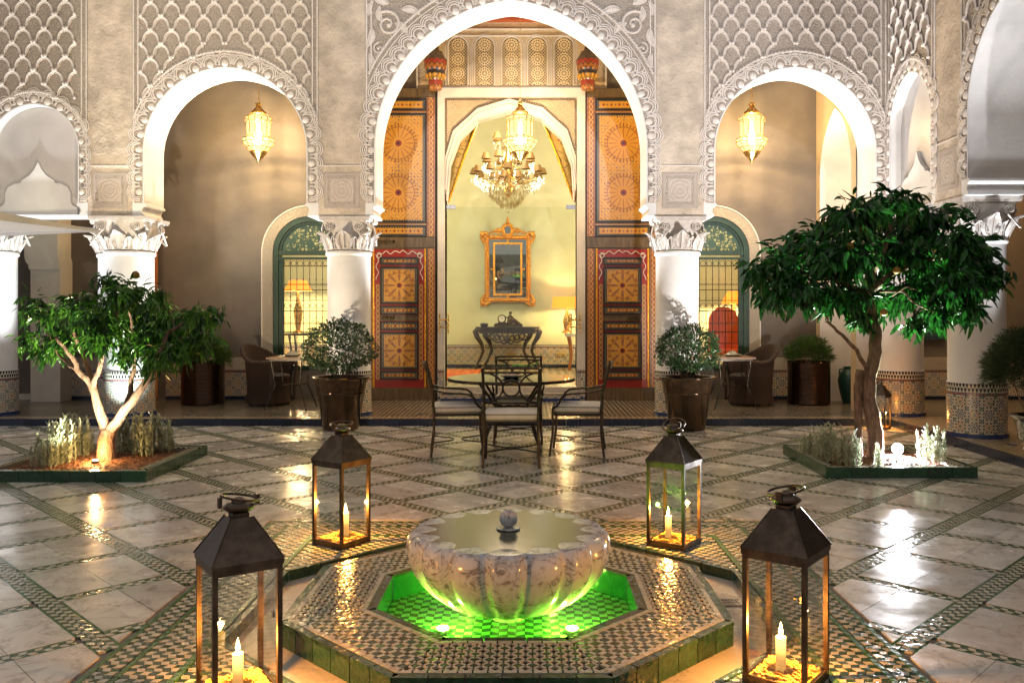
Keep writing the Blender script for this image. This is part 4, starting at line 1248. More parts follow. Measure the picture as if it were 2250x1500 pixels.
# ------------------------------------------------------------------ arched windows
def fan(m, x, y, z):
    r = (x * x + z * z).sqrt()
    v = m.voro(15, 'DISTANCE_TO_EDGE', rnd_=.6)
    wv = (m.noise(11, 2, dist=1.5) - .5).abs()
    return v.lt(.09).max(wv.lt(.035)).max((r - .40).abs().lt(.02)).max((x * x + (z - .10) * (z - .10)).sqrt().lt(.06))
M['fan_lattice'] = cutout('fan_lattice', (.030, .075, .05), fan, .4)
def window(label, c):
    t = thing('arched_window', label, 'window', (c, YW, WB), 0, 'green arched windows of the salon')
    def ringpiece(a_in, a_out, y0_, y1_, zbot, nm, mat):
        b = MB(); ci_ = [(-a_in, zbot)] + arch_curve(a_in, WS, a_in, 16) + [(a_in, zbot)]; co = [(-a_out, zbot)] + arch_curve(a_out, WS, a_out, 16) + [(a_out, zbot)]
        n = len(ci_)
        vs = [(c + x, y0_, z) for x, z in ci_] + [(c + x, y0_, z) for x, z in co] + [(c + x, y1_, z) for x, z in ci_] + [(c + x, y1_, z) for x, z in co]
        fs = []
        for k in range(n - 1): fs += [(k, k + 1, n + k + 1, n + k), (k, 2 * n + k, 2 * n + k + 1, k + 1), (n + k, n + k + 1, 3 * n + k + 1, 3 * n + k)]
        b.add(vs, fs); return b.build(nm, mat, t, smooth=30)
    ringpiece(.55, .715, YW - .035, YW, .545, 'carved_surround', M['carved_arab'])
    ringpiece(.70, .718, YW - .045, YW - .034, .545, 'surround_fillet', M['stucco'])
    ringpiece(.47, .548, YW - .015, YW + .10, WB, 'outer_frame', M['green_paint'])
    ringpiece(.435, .468, YW + .02, YW + .10, WB, 'inner_frame', M['green_paint'])
    b = MB(); b.box(c - .47, c + .47, YW, YW + .09, 2.265, 2.335); b.box(c - .47, c + .47, YW - .01, YW + .09, 2.20, 2.235); b.build('transom', M['green_paint'], t)
    for s_ in (-1, 1):
        b = MB(); b.box(c + s_ * .425 - .02, c + s_ * .425 + .02, YW + .03, YW + .09, WB, 2.20); b.build('stile', M['green_paint'], t)
    b = MB(); b.box(c - .47, c + .47, YW - .01, YW + .1, WB - .02, WB + .05); b.build('sill', M['green_paint'], t)
    b = MB(); cu_ = [(x, z) for x, z in arch_curve(.43, 2.34, .41, 12)]
    vs = [(x, 0, z - 2.34) for x, z in cu_]; b.add(vs, [tuple(range(len(vs)))]); b.add([(x, .012, z) for x, _, z in vs], [tuple(range(len(vs)))])
    o = b.build('fanlight_lattice', M['fan_lattice'], t, local=True); o.location = (0, .05, 2.34 - WB)
    b = MB(); b.box(c - .46, c + .46, YW + .12, YW + .126, WB, 2.84); b.build('pane', M['glass'], t)
    n = 9
    for k in range(n):
        x = c - .39 + .78 * k / (n - 1); b = MB(); b.tube([(x, YW + .02, WB + .05), (x, YW + .02, 2.20)], .0055, 5)
        for z in (1.02, 1.32, 1.62, 1.9): b.sphere((x, YW + .02, z), .011, 6, 4)
        b.build('bar', M['iron'], t)
    for z in (.93, 1.10, 1.42, 1.58, 1.74, 2.10):
        b = MB(); b.tube([(c - .405, YW + .018, z), (c + .405, YW + .018, z)], .006, 5); b.build('cross_bar', M['iron'], t)
    for k in range(n - 1):
        x = c - .39 + .78 * (k + .5) / (n - 1)
        for z in (1.50, 2.14):
            b = MB(); b.ring((x, YW + .015, z), .038, .0045, (0, 1, 0), 14, 4); b.build('iron_ring', M['iron'], t)
        for z in (1.24, 1.83):
            b = MB()
            for s_ in (-1, 1):
                b.tube([(x + s_ * (.004 + .022 - .022 * cos(q_ * .9)) , YW + .015, z + .022 * sin(q_ * .9) * (1 - q_ * .08) - .02 + .02 * q_ / 6) for q_ in range(7)], .0042, 4)
            b.build('scroll', M['iron'], t)
    return t
window('green arched window behind the left wicker chair', WLc)
window('green arched window behind the right wicker chair', WRc)
# ================================================================== portal, painted doors, salon
def X13(px): return wx(px, YW)
def Z13(py): return wz(py, YW)
t = thing('salon_portal', 'white framed polygonal arch portal with carved spandrels leading into the green salon', 'doorway', (X13(1122), YW, GZ))
xl, xr, zt = X13(963), X13(1285), Z13(197)
il, ir, it_ = X13(978), X13(1267), Z13(217)
b = MB(); b.box(xl, il, YW - .10, YW + .3, GZ, it_ - .001); b.build('jamb', M['cream_trim'], t)
b = MB(); b.box(ir, xr, YW - .10, YW + .3, GZ, it_ - .001); b.build('jamb', M['cream_trim'], t)
b = MB(); b.box(xl, xr, YW - .10, YW + .3, it_, zt); b.build('lintel', M['cream_trim'], t)
for xa, xb in ((xl + .002, il - .002), (ir + .002, xr - .002)):
    b = MB(); b.box(xa, xb, YW - .112, YW - .1005, GZ + .02, Z13(810)); b.build('mosaic_plinth', M['mosaic_wall'], t)
inn = [(982, 442), (989, 362), (1009, 308), (1050, 265), (1118.5, 246), (1190, 262), (1235, 305), (1256, 362), (1261, 442)]
out = [(977.6, 400), (979.5, 345), (996, 289), (1050, 240), (1118.5, 219), (1192, 238), (1246, 287), (1264.5, 345), (1266.6, 400)]
I2 = [(X13(x), Z13(y)) for x, y in inn]; O2 = [(X13(x), Z13(y)) for x, y in out]
b = MB(); n = len(I2)
for f, y in ((0, YW - .06), (1, YW + .22)):
    for k in range(n - 1): b.add([(I2[k][0], y, I2[k][1]), (I2[k + 1][0], y, I2[k + 1][1]), (O2[k + 1][0], y, O2[k + 1][1]), (O2[k][0], y, O2[k][1])], [(0, 1, 2, 3)])
for k in range(n - 1):
    b.add([(I2[k][0], YW - .06, I2[k][1]), (I2[k + 1][0], YW - .06, I2[k + 1][1]), (I2[k + 1][0], YW + .22, I2[k + 1][1]), (I2[k][0], YW + .22, I2[k][1])], [(0, 1, 2, 3)])
    b.add([(O2[k][0], YW - .06, O2[k][1]), (O2[k + 1][0], YW - .06, O2[k + 1][1]), (O2[k + 1][0], YW - .03, O2[k + 1][1]), (O2[k][0], YW - .03, O2[k][1])], [(0, 1, 2, 3)])
b.build('arch_moulding', M['cream_trim'], t)
b = MB(); mid2 = [((a[0] * .45 + c_[0] * .55), (a[1] * .45 + c_[1] * .55)) for a, c_ in zip(I2, O2)]
b.tube([(x, YW - .062, z) for x, z in mid2], .012, 6); b.tube([(x, YW - .062, z) for x, z in I2], .010, 6); b.build('arch_bead', M['stucco'], t, smooth=60)
b = MB()
for k in range(n - 1): b.add([(O2[k][0], YW - .028, O2[k][1]), (O2[k + 1][0], YW - .028, O2[k + 1][1]), (O2[k + 1][0], YW - .028, it_), (O2[k][0], YW - .028, it_)], [(0, 1, 2, 3)])
for k in range(n - 1): b.add([(O2[k][0], YW + .2, O2[k][1]), (O2[k + 1][0], YW + .2, O2[k + 1][1]), (O2[k + 1][0], YW + .2, it_), (O2[k][0], YW + .2, it_)], [(0, 1, 2, 3)])
b.build('carved_spandrel', M['carved_warm'], t)
b = MB()
for k in range(1, n - 2):
    A, B_ = Vector((O2[k][0], YW - .04, O2[k][1] + .03)), Vector((O2[k + 1][0], YW - .04, O2[k + 1][1] + .03)); m_ = max(2, int((B_ - A).length / .035))
    for q in range(m_):
        c_ = A.lerp(B_, (q + .5) / m_); b.obox(c_, (.012, 0, .008), (0, .008, 0), (-.004, 0, .010))
for xx in (il + .022, ir - .022):
    z = O2[1][1] + .1
    while z < it_ - .02: b.obox((xx, YW - .04, z), (.008, 0, .006), (0, .008, 0), (-.004, 0, .010)); z += .035
xx = il + .03
while xx < ir - .02: b.obox((xx, YW - .04, it_ - .022), (.012, 0, .006), (0, .008, 0), (-.004, 0, .008)); xx += .035
b.build('dentil_border', M['door_wood'], t)
# carved panel over the portal with five lattice lights
t = thing('lattice_frieze', 'carved stucco panel with five arched lattice lights above the portal', 'stucco panel', (X13(1124), YW, Z13(197)))
b = MB(); xa, xb, za, zb_ = X13(915), X13(1333), Z13(196.5), Z13(66)
cs = [1007, 1065, 1124, 1181, 1239]; hw_ = .138; zlo, zsp = Z13(190), Z13(105)
edges = [xa] + sum([[X13(c) - hw_, X13(c) + hw_] for c in cs], []) + [xb]
for k in range(0, len(edges), 2): b.box(edges[k], edges[k + 1], YW - .05, YW - .001, za, zb_)
for c in cs:
    cxx = X13(c); b.box(cxx - hw_, cxx + hw_, YW - .05, YW - .001, za, zlo)
    cu_ = [(cxx + x, z) for x, z in arch_curve(hw_, zsp, hw_, 8)]
    for (p, q), (p2, q2) in zip(cu_[:-1], cu_[1:]): b.add([(p, YW - .05, q), (p2, YW - .05, q2), (p2, YW - .05, zb_), (p, YW - .05, zb_)], [(0, 1, 2, 3)])
b.build('panel', M['carved_warm'], t)
b = MB(); b.box(xa - .3, xb + .3, YW - .045, YW - .001, zb_ + .001, Z13(44)); b.build('upper_band', M['carved_warm'], t)
for c in cs:
    cxx = X13(c); cu_ = [(-hw_, zlo)] + arch_curve(hw_, zsp, hw_, 8) + [(hw_, zlo)]
    b = MB(); b.add([(x, 0, z - (zlo + zsp) / 2) for x, z in cu_], [tuple(range(len(cu_)))]); o = b.build('lattice_light', M['lattice_plaster'], t, local=True); o.location = (cxx - X13(1124), -.035, (zlo + zsp) / 2 - Z13(197))
    b = MB(); b.add([(cxx + x, YW - .006, z) for x, z in cu_], [tuple(range(len(cu_)))]); b.build('lattice_back', M['door_wood'], t)
    for off, rad in ((.012, .010), (.050, .007)):
        c2 = [(-hw_ - off, zlo)] + arch_curve(hw_ + off, zsp, hw_ + off, 10) + [(hw_ + off, zlo)]
        b = MB(); b.tube([(cxx + x, YW - .055, z) for x, z in c2], rad, 5); b.build('light_moulding', M['cream_trim'], t, smooth=60)
for z in (zb_ - .01, Z13(82), za + .012):
    b = MB(); b.box(xa, xb, YW - .065, YW - .051, z - .012, z + .012); b.build('fillet', M['cream_trim'], t)
for x in (xa + .02, xb - .02, X13(945), X13(1303)):
    b = MB(); b.box(x - .012, x + .012, YW - .064, YW - .0505, za + .03, Z13(84)); b.build('fillet', M['cream_trim'], t)
# painted corbels
for lab, px in (('painted wooden corbel lantern above the left painted door', 957), ('painted wooden corbel lantern above the right painted door', 1291)):
    x = wx(px, 12.78); z = wz(198, 12.78); t = thing('painted_corbel', lab, 'corbel', (x, 12.78, z), 0, 'painted corbels over the doors')
    b = MB(); b.lathe([(.0, 0), (.085, 0), (.10, .03), (.10, .13), (.118, .15), (.118, .20), (.135, .22), (.135, .27), (.155, .30), (.155, .345), (.165, .37), (.165, .43)], 12); b.build('body', M['p_corbel'], t, smooth=30, local=True)
    b = MB(); b.lathe([(.172, .43), (.165, .445), (.12, .51), (.10, .56), (.05, .58), (.045, .63), (.012, .70), (0, .74)], 12); b.build('cap', M['door_wood'], t, smooth=30, local=True)
    b = MB(); b.box(-.04, .04, .0, YW - 12.78, .1, .3); b.build('bracket', M['door_wood'], t, local=True)
    for q in range(12):
        a = 2 * pi * q / 12; b = MB(); b.lathe([(.0, .0), (.020, .035), (.020, .06), (0, .06)], 6, (.135 * cos(a), .135 * sin(a), .16)); b.build('pendant_drop', M['p_strip'], t, local=True)

# painted door leaves
def leaf(label, sgn, hinge_label):
    c_ = 880 if sgn < 0 else 1366
    def fx(px): return X13(c_ + (px - 880) * (1 if sgn < 0 else -1))
    t = thing('painted_door', label, 'door', (X13(c_), YW - .10, GZ), 0, 'tall painted cedar door leaves')
    Yd = YW - .10
    def bx(p, q, r, s_, y0_, y1_, nm, mat, own=False):
        xa, xb = sorted((fx(p), fx(q))); za, zb_ = Z13(s_), Z13(r); b = MB()
        if own:
            cx_, cz_ = (xa + xb) / 2, (za + zb_) / 2; b.box(xa - cx_, xb - cx_, -abs(y1_ - y0_) / 2, abs(y1_ - y0_) / 2, za - cz_, zb_ - cz_)
            o = b.build(nm, mat, t, local=True); o.location = (cx_ - t.location.x, (y0_ + y1_) / 2 - t.location.y, cz_ - GZ); return o
        b.box(xa, xb, y0_, y1_, za, zb_); return b.build(nm, mat, t)
    bx(802, 958, 200, 877.5, Yd, YW - .006, 'leaf_board', M['door_wood'])
    bx(802, 958, 199, 217, Yd - .02, Yd - .0005, 'top_rail', M['door_wood'])
    bx(802, 958, 523, 545, Yd - .02, Yd - .0005, 'middle_rail', M['door_wood'])
    bx(802, 958, 851, 877, Yd - .02, Yd - .0005, 'bottom_rail', M['door_wood'])
    for p, q in ((802.5, 818), (939.5, 957.5)):
        bx(p, q, 218, 521, Yd - .010, Yd - .0005, 'floral_strip', M['p_floral'], True)
    for p, q in ((802.5, 820), (941, 957.5)):
        bx(p, q, 547, 849, Yd - .010, Yd - .0005, 'floral_strip', M['p_floral'], True)
    def panel(cx_, w_, r, s_, kind):
        p, q = cx_ - w_ / 2, cx_ + w_ / 2
        bx(p, q, r, s_, Yd - .012, Yd - .0005, 'frame_panel', M['p_frame'], True)
        fw = 6 if (s_ - r) > 40 else (6.6 if w_ < 100 else 5.5)
        # raised black mouldings
        xa, xb = sorted((fx(p), fx(q))); za, zb_ = Z13(s_), Z13(r); m_ = .020
        b = MB(); b.box(xa, xb, Yd - .028, Yd - .0125, zb_ - m_, zb_); b.box(xa, xb, Yd - .028, Yd - .0125, za, za + m_)
        b.box(xa, xa + m_, Yd - .028, Yd - .0125, za + m_, zb_ - m_); b.box(xb - m_, xb, Yd - .028, Yd - .0125, za + m_, zb_ - m_); b.build('black_moulding', M['black'], t)
        bx(p + fw + 3, q - fw - 3, r + fw, s_ - fw, Yd - .022, Yd - .0125, 'painted_field', M[kind], True)
    panel(878, 122, 222, 247, 'p_strip'); panel(878, 122, 253, 491, 'p_star'); panel(878, 122, 497, 521, 'p_strip')
    bx(820, 938, 247.5, 252.5, Yd - .006, Yd - .0006, 'painted_rail', M['p_border'], True)
    bx(820, 938, 491.5, 496.5, Yd - .006, Yd - .0006, 'painted_rail', M['p_border'], True)
    bx(824, 936, 549, 850, Yd - .006, Yd - .0006, 'red_field', M['p_red'], True)
    bx(822, 825.5, 547, 850, Yd - .014, Yd - .0065, 'field_fillet', M['gold'], False); bx(934.5, 938, 547, 850, Yd - .014, Yd - .0065, 'field_fillet', M['gold'], False)
    for cy in ((566, 583), (672, 691), (706, 725), (813, 832)): panel(880, 84, cy[0], cy[1], 'p_strip')
    panel(880, 84, 587, 668, 'p_square'); panel(880, 84, 729, 810, 'p_square')
    bx(838, 922, 692, 704.5, Yd - .012, Yd - .0066, 'inner_rail', M['door_wood'])
    bx(829, 837, 625, 832, Yd - .009, Yd - .0066, 'inner_floral', M['p_floral'], True); bx(923, 931, 625, 832, Yd - .009, Yd - .0066, 'inner_floral', M['p_floral'], True)
    # painted scalloped outline
    b = MB(); pts = []
    for u in range(41):
        v = u / 40 * 2 - 1; s_ = abs(v)
        x = 880 + v * 48; y = 556 + (3.2 * cos(s_ * pi * 5)) + (4 if s_ > .9 else 0) - (3 if s_ < .15 else 0)
        pts.append((fx(x), Yd - .016, Z13(y)))
    b.tube(pts, .007, 5)
    for s_ in (-1, 1):
        pts = [(fx(880 + s_ * (48 + 3 * cos(q * 1.1))), Yd - .016, Z13(560 + q * 4.6)) for q in range(13)]; b.tube(pts, .006, 5)
        b.ring((fx(880 + s_ * 44), Yd - .016, Z13(563)), .030, .008, (0, 1, 0), 12, 5)
    b.build('scalloped_outline', M['cream_trim'], t, smooth=60)
    # bolts
    b = MB()
    for (p, q, yy) in ((815, 868, 533), (842, 866, 698)):
        if sgn > 0 and yy == 533: continue
        b.tube([(fx(p), Yd - .04, Z13(yy)), (fx(q), Yd - .04, Z13(yy))], .014, 6)
        for k in range(4): xx = fx(p + (q - p) * k / 3); b.box(xx - .012, xx + .012, Yd - .055, Yd - .02, Z13(yy) - .022, Z13(yy) + .022)
    b.build('bolt', M['dark_bronze'], t, smooth=60)
    return t
leaf('left painted cedar door leaf, folded open beside the portal', -1, '')
leaf('right painted cedar door leaf, folded open beside the portal', 1, '')
# glass doors with handles
t = thing('glass_door', 'frameless glass doors with brass pull handles closing the salon portal', 'glass door', (X13(1122), YW + .12, GZ))
xm = X13(1122); zg = Z13(453)
for xa, xb in ((il + .012, xm - .002), (xm + .002, ir - .012)):
    b = MB(); b.box(xa, xb, YW + .12, YW + .128, GZ + .20, zg); b.build('glass_leaf', M['room_glass'], t)
for x in (X13(982), X13(1262)):
    b = MB(); s_ = 1 if x < xm else -1; b.box(x - .02, x + .12 if s_ > 0 else x + .02, YW + .10, YW + .145, zg - .03, zg + .03) if s_ > 0 else b.box(x - .12, x + .02, YW + .10, YW + .145, zg - .03, zg + .03); b.build('patch_hinge', M['steel'], t)
    b = MB(); xx = x + s_ * -.02
    for dy in (.0,):
        for dx in (-.075, .055):
            b.tube([(xx + dx, YW - .16, Z13(728)), (xx + dx, YW - .16, Z13(692))], .009, 6); b.sphere((xx + dx, YW - .16, Z13(691)), .016, 8, 5); b.sphere((xx + dx, YW - .16, Z13(729)), .016, 8, 5); b.sphere((xx + dx, YW - .16, Z13(710)), .017, 8, 5)
        for zz in (Z13(718), Z13(702)): b.tube([(xx - .09, YW - .16, zz), (xx + .07, YW - .16, zz)], .010, 6)
        b.tube([(xx, YW - .16, Z13(702)), (xx, YW + .12, Z13(702))], .008, 5)
    b.build('pull_handle', M['brass'], t, smooth=60)
# threshold steps
st = thing('threshold_steps', 'two low blue and mosaic tiled steps below the glass doors', 'steps', (X13(1122), 12.9, GZ))
b = MB(); b.box(X13(972), X13(1272), 12.84, YW + .3, GZ + .001, .185); b.build('lower_step', M['glaze_white'], st)
n = 22
for k in range(n):
    xa = X13(972) + (X13(1272) - X13(972)) * k / n; xb = X13(972) + (X13(1272) - X13(972)) * (k + 1) / n
    b = MB(); b.box(xa + .002, xb - .002, 12.825, 12.8395, .10 + GZ, .19); b.build('blue_tile', M['glaze_blue'], st)
b = MB(); b.box(X13(972), X13(1272), 12.826, 12.8394, GZ + .002, .177); b.build('mosaic_riser', M['mosaic_wall'], st)
b = MB(); b.box(X13(976), X13(1269), YW - .02, YW + .3, .1855, .272); b.build('upper_step', M['step_marble'], st)

# salon shell
RF, RY = .27, 17.6
rb = MB(); rb.box(-6.4, 6.0, YW + .301, RY, RF - .1, RF)
rf = Mat('salon_floor', (.40, .30, .18), .3); x_, y_, z_ = rf.coord(); rf.color(rf.mix((((x_ + y_) * 7).floor() + ((x_ - y_) * 7).floor()).mod(2.0), (.52, .42, .27), (.14, .10, .06)))
struct(rb.build('salon_floor', rf), 'zellige floor of the salon behind the glass doors')
rw = MB(); rw.box(-6.4, 6.0, RY, RY + .2, RF, 5.79); rw.box(-6.6, -6.4, YW + .3, RY, RF, 5.79); rw.box(6.0, 6.2, YW + .3, RY, RF, 5.79)
sw = struct(rw.build('salon_wall', M['room_wall']), 'yellow green painted wall of the salon')
inner = MB()
for xa, xb in ((-6.4, WLc - .56), (WLc + .56, X13(960)), (X13(1290), WRc - .56), (WRc + .56, 6.0)): inner.box(xa, xb, YW + .3005, YW + .32, RF, 5.5)
struct(inner.build('salon_front_wall', M['room_wall']), 'inner face of the salon front wall')
b = MB(); b.box(-6.39, 5.99, RY - .014, RY - .001, RF, .743); b.build('mosaic_dado', M['mosaic_room'], sw)
b = MB(); b.box(-6.39, 5.99, RY - .02, RY - .0145, RF, RF + .07); b.build('blue_skirting', M['glaze_blue'], sw)
for px in (1122, 1232):
    x = wx(px, RY); b = MB(); b.box(x - .10, x + .10, RY - .03, RY - .015, .50, .60)
    for k in (-1, 1): b.lathe([(.03, 0), (.03, .01)], 10, (x + k * .05, RY - .035, .55))
    tag(b.build('wall_socket', M['switch']), 'ivory double wall socket ' + ('behind the console table' if px < 1200 else 'right of the console table, near the gilt chair leg'), 'socket')
# rug
b = MB(); b.box(wx(930, 15.4), wx(1048, 15.4), 14.4, 16.9, RF + .001, RF + .02); tag(b.build('red_rug', M['rug']), 'red and orange rug on the salon floor left of the dining table', 'rug')
# mirror
def XR(px): return wx(px, RY - .05)
def ZR(py): return wz(py, RY - .05)
t = thing('gilt_mirror', 'ornate gilt framed wall mirror hanging above the console table', 'mirror', (XR(1116), RY - .02, ZR(585)))
mirror_root = t
ym = RY - .03
xa, xb, za, zb_ = XR(1066), XR(1166), ZR(664), ZR(518)
b = MB()
for (p, q, r, s_) in ((xa, xb, zb_ - .09, zb_), (xa, xb, za, za + .09), (xa, xa + .09, za, zb_), (xb - .09, xb, za, zb_)): b.box(p, q, ym - .06, ym, r, s_)
b.build('outer_frame', M['gold'], t)
for s_, xx in ((-1, xa + .045), (1, xb - .045)):
    b = MB(); b.tube([(xx, ym - .07, za), (xx, ym - .07, zb_)], .035, 8); k = za
    while k < zb_: b.sphere((xx, ym - .09, k), .030, 6, 4); k += .055
    b.build('carved_border', M['gold'], t, smooth=60)
for zz in (za + .045, zb_ - .045):
    b = MB(); b.tube([(xa, ym - .07, zz), (xb, ym - .07, zz)], .035, 8); k = xa
    while k < xb: b.sphere((k, ym - .09, zz), .030, 6, 4); k += .055
    b.build('carved_border', M['gold'], t, smooth=60)
ia, ib_, ja, jb = XR(1088.5), XR(1143.5), ZR(645), ZR(538)
b = MB(); b.box(xa + .08, xb - .08, ym - .03, ym - .015, za + .08, zb_ - .08); b.build('mirror_glass', M['mirror'], t)
b = MB()
for (p, q, r, s_) in ((ia - .04, ib_ + .04, jb, jb + .04), (ia - .04, ib_ + .04, ja - .04, ja), (ia - .04, ia, ja, jb), (ib_, ib_ + .04, ja, jb)): b.box(p, q, ym - .055, ym - .0305, r, s_)
for x in (ia - .09, ib_ + .0): b.box(x + .0, x + .09, ym - .05, ym - .0305, (ja + jb) / 2 - .02, (ja + jb) / 2 + .02)
b.box((ia + ib_) / 2 - .02, (ia + ib_) / 2 + .02, ym - .05, ym - .0305, jb + .04, zb_ - .08); b.box((ia + ib_) / 2 - .02, (ia + ib_) / 2 + .02, ym - .05, ym - .0305, za + .08, ja - .04)
b.build('inner_frame', M['gold'], t)
for sx_ in (-1, 1):
    for zz, ss in ((zb_, 1), (za, -1)):
        b = MB(); cx_ = XR(1116) + sx_ * .47
        b.tube([(cx_ - sx_ * .12, ym - .06, zz - ss * .02), (cx_ - sx_ * .03, ym - .08, zz + ss * .04), (cx_ + sx_ * .05, ym - .08, zz + ss * .05), (cx_ + sx_ * .06, ym - .06, zz - ss * .03), (cx_ + sx_ * .0, ym - .06, zz - ss * .16)], [.03, .045, .04, .035, .03], 7)
        b.sphere((cx_ + sx_ * .03, ym - .09, zz + ss * .01), .05, 8, 5); b.build('corner_ornament', M['gold'], t, smooth=60)
b = MB(); cx_, cz_ = XR(1116), ZR(507)
b.ring((cx_, ym - .07, cz_), .088, .028, (0, 1, 0), 20, 7, sy=1.15)
for k in range(15): a = 2 * pi * k / 15; b.sphere((cx_ + .115 * cos(a), ym - .07, cz_ + .13 * sin(a)), .03, 6, 4)
for s_ in (-1, 1):
    for k in range(7): b.sphere((cx_ + s_ * (.12 + .045 * k), ym - .07, zb_ + .10 - .012 * k + .02 * (k % 2)), .042 - .003 * k, 7, 4)
    b.ring((cx_ + s_ * .19, ym - .07, zb_ + .09), .045, .018, (0, 1, 0), 10, 5)
for k in range(4): b.sphere((cx_, ym - .07, cz_ + .15 + k * .035), .042 - .008 * k, 7, 4)
b.build('crest', M['gold'], t, smooth=60)
b = MB(); b.vprism([(cx_ + .075 * cos(2 * pi * k / 18), cz_ + .09 * sin(2 * pi * k / 18)) for k in range(18)], ym - .06, ym - .05); b.build('crest_mirror', M['mirror'], t)
mirror_root.rotation_euler = (R(5.5), 0, 0); mirror_root.location.y -= .13
# console table
def console():
    Yc = 17.25; x0_, x1_ = wx(1044, Yc - .1), wx(1186, Yc - .1); zt_ = wz(718, Yc - .1); xm_ = (x0_ + x1_) / 2
    t = thing('console_table', 'carved dark wood console table with curved legs under the mirror', 'table', (xm_, Yc, RF))
    b = MB(); hwx = (x1_ - x0_) / 2
    pts = []
    for k in range(32):
        a = 2 * pi * k / 32; ex = abs(cos(a)) ** .45 * (1 if cos(a) > 0 else -1); ey = abs(sin(a)) ** .6 * (1 if sin(a) > 0 else -1); pts.append((xm_ + hwx * ex, Yc + .22 * ey))
    b.prism(pts, zt_ - .04, zt_, True); b.build('top', M['dark_wood'], t)
    b = MB(); b.box(x0_ + .08, x1_ - .08, Yc - .16, Yc + .16, zt_ - .13, zt_ - .041); b.build('frieze', M['dark_wood'], t)
    b = MB()
    for k in range(9):
        u = (k - 4) / 4; b.ring((xm_ + u * (hwx - .25), Yc - .17, zt_ - .14 - .09 * (1 - u * u)), .05, .014, (0, 1, 0), 12, 5)
        b.tube([(xm_ + u * (hwx - .2), Yc - .17, zt_ - .12), (xm_ + u * (hwx - .25) + .04, Yc - .175, zt_ - .18 - .07 * (1 - u * u))], .014, 5)
    b.tube([(xm_ + u_ * (hwx - .15), Yc - .17, zt_ - .16 - .16 * (1 - u_ * u_) + .015 * cos(u_ * 22)) for u_ in [k / 12 - 1 for k in range(25)]], .018, 6)
    b.sphere((xm_, Yc - .18, zt_ - .24), .07, 8, 6, (1, .5, 1.1)); b.build('pierced_apron', M['dark_wood'], t, smooth=60)
    for sx_ in (-1, 1):
        for sy_, ins in ((-1, .30), (1, .06)):
            b = MB(); xx = xm_ + sx_ * (hwx - (.22 if sy_ > 0 else .06)); H_ = zt_ - .04 - RF
            pr = [(0, 1, .050), (.06, .93, .062), (.02, .80, .050), (-.08, .62, .036), (-.11, .45, .030), (-.05, .28, .028), (.02, .14, .026), (.05, .05, .034), (.09, .015, .040)]
            b.tube([(xx + sx_ * q[0] * .9, Yc + sy_ * .13, RF + q[1] * H_) for q in pr], [q[2] for q in pr], 8); b.build('leg', M['dark_wood'], t, smooth=60)
    return t, zt_, Yc
t, czt, cYc = console()
# mantel clock
cx_ = wx(1117, cYc - .05); t = thing('mantel_clock', 'gilt mantel clock with a reclining figure on the console table', 'clock', (cx_, cYc - .03, czt))
b = MB(); b.box(-.27, .27, -.07, .07, 0, .03); b.box(-.24, .24, -.06, .06, .03, .06)
for s_ in (-1, 1): b.sphere((s_ * .25, -.03, .03), .04, 8, 5)
b.tube([(-.25, -.06, .05), (-.1, -.07, .085), (0, -.07, .06), (.1, -.07, .085), (.25, -.06, .05)], .02, 6); b.build('base', M['dark_bronze'], t, smooth=50, local=True)
b = MB(); b.lathe([(.075, -.04), (.085, -.03), (.085, .03), (.075, .04)], 20); b.v = [(x - .13, -z, y + .16) for x, y, z in b.v]; b.box(-.20, -.06, -.03, .03, .06, .11); b.build('case', M['dark_bronze'], t, smooth=50, local=True)
b = MB(); b.lathe([(.062, 0), (.062, .004)], 20); b.v = [(x - .13, -.046 + z, y + .16) for x, y, z in b.v]; b.build('dial', M['clock_face'], t, local=True)
b = MB(); b.tube([(-.13, -.052, .16), (-.13, -.052, .20)], .004, 4); b.tube([(-.13, -.052, .16), (-.105, -.052, .17)], .004, 4); b.build('hand', M['black'], t, local=True)
b = MB(); b.tube([(.02, -.01, .07), (.03, -.01, .14), (.035, -.01, .20), (.04, -.01, .24)], [.05, .055, .045, .02], 8); b.sphere((.042, -.012, .275), .032, 10, 7)
b.tube([(.04, -.01, .11), (.13, -.02, .13), (.20, -.02, .08), (.24, -.02, .07)], [.04, .035, .025, .012], 7); b.tube([(.04, -.03, .22), (-.02, -.05, .18), (-.06, -.05, .20)], [.018, .014, .010], 6); b.tube([(.05, -.03, .22), (.10, -.05, .17), (.13, -.04, .14)], [.018, .014, .010], 6)
b.build('reclining_figure', M['dark_bronze'], t, smooth=70, local=True)
b = MB(); b.lathe([(.06, 0), (.08, .02), (.08, .06), (.05, .075)], 14, (wx(1064, cYc), cYc, czt)); tag(b.build('small_box', M['black'], smooth=40), 'small dark round box on the left end of the console table', 'box')
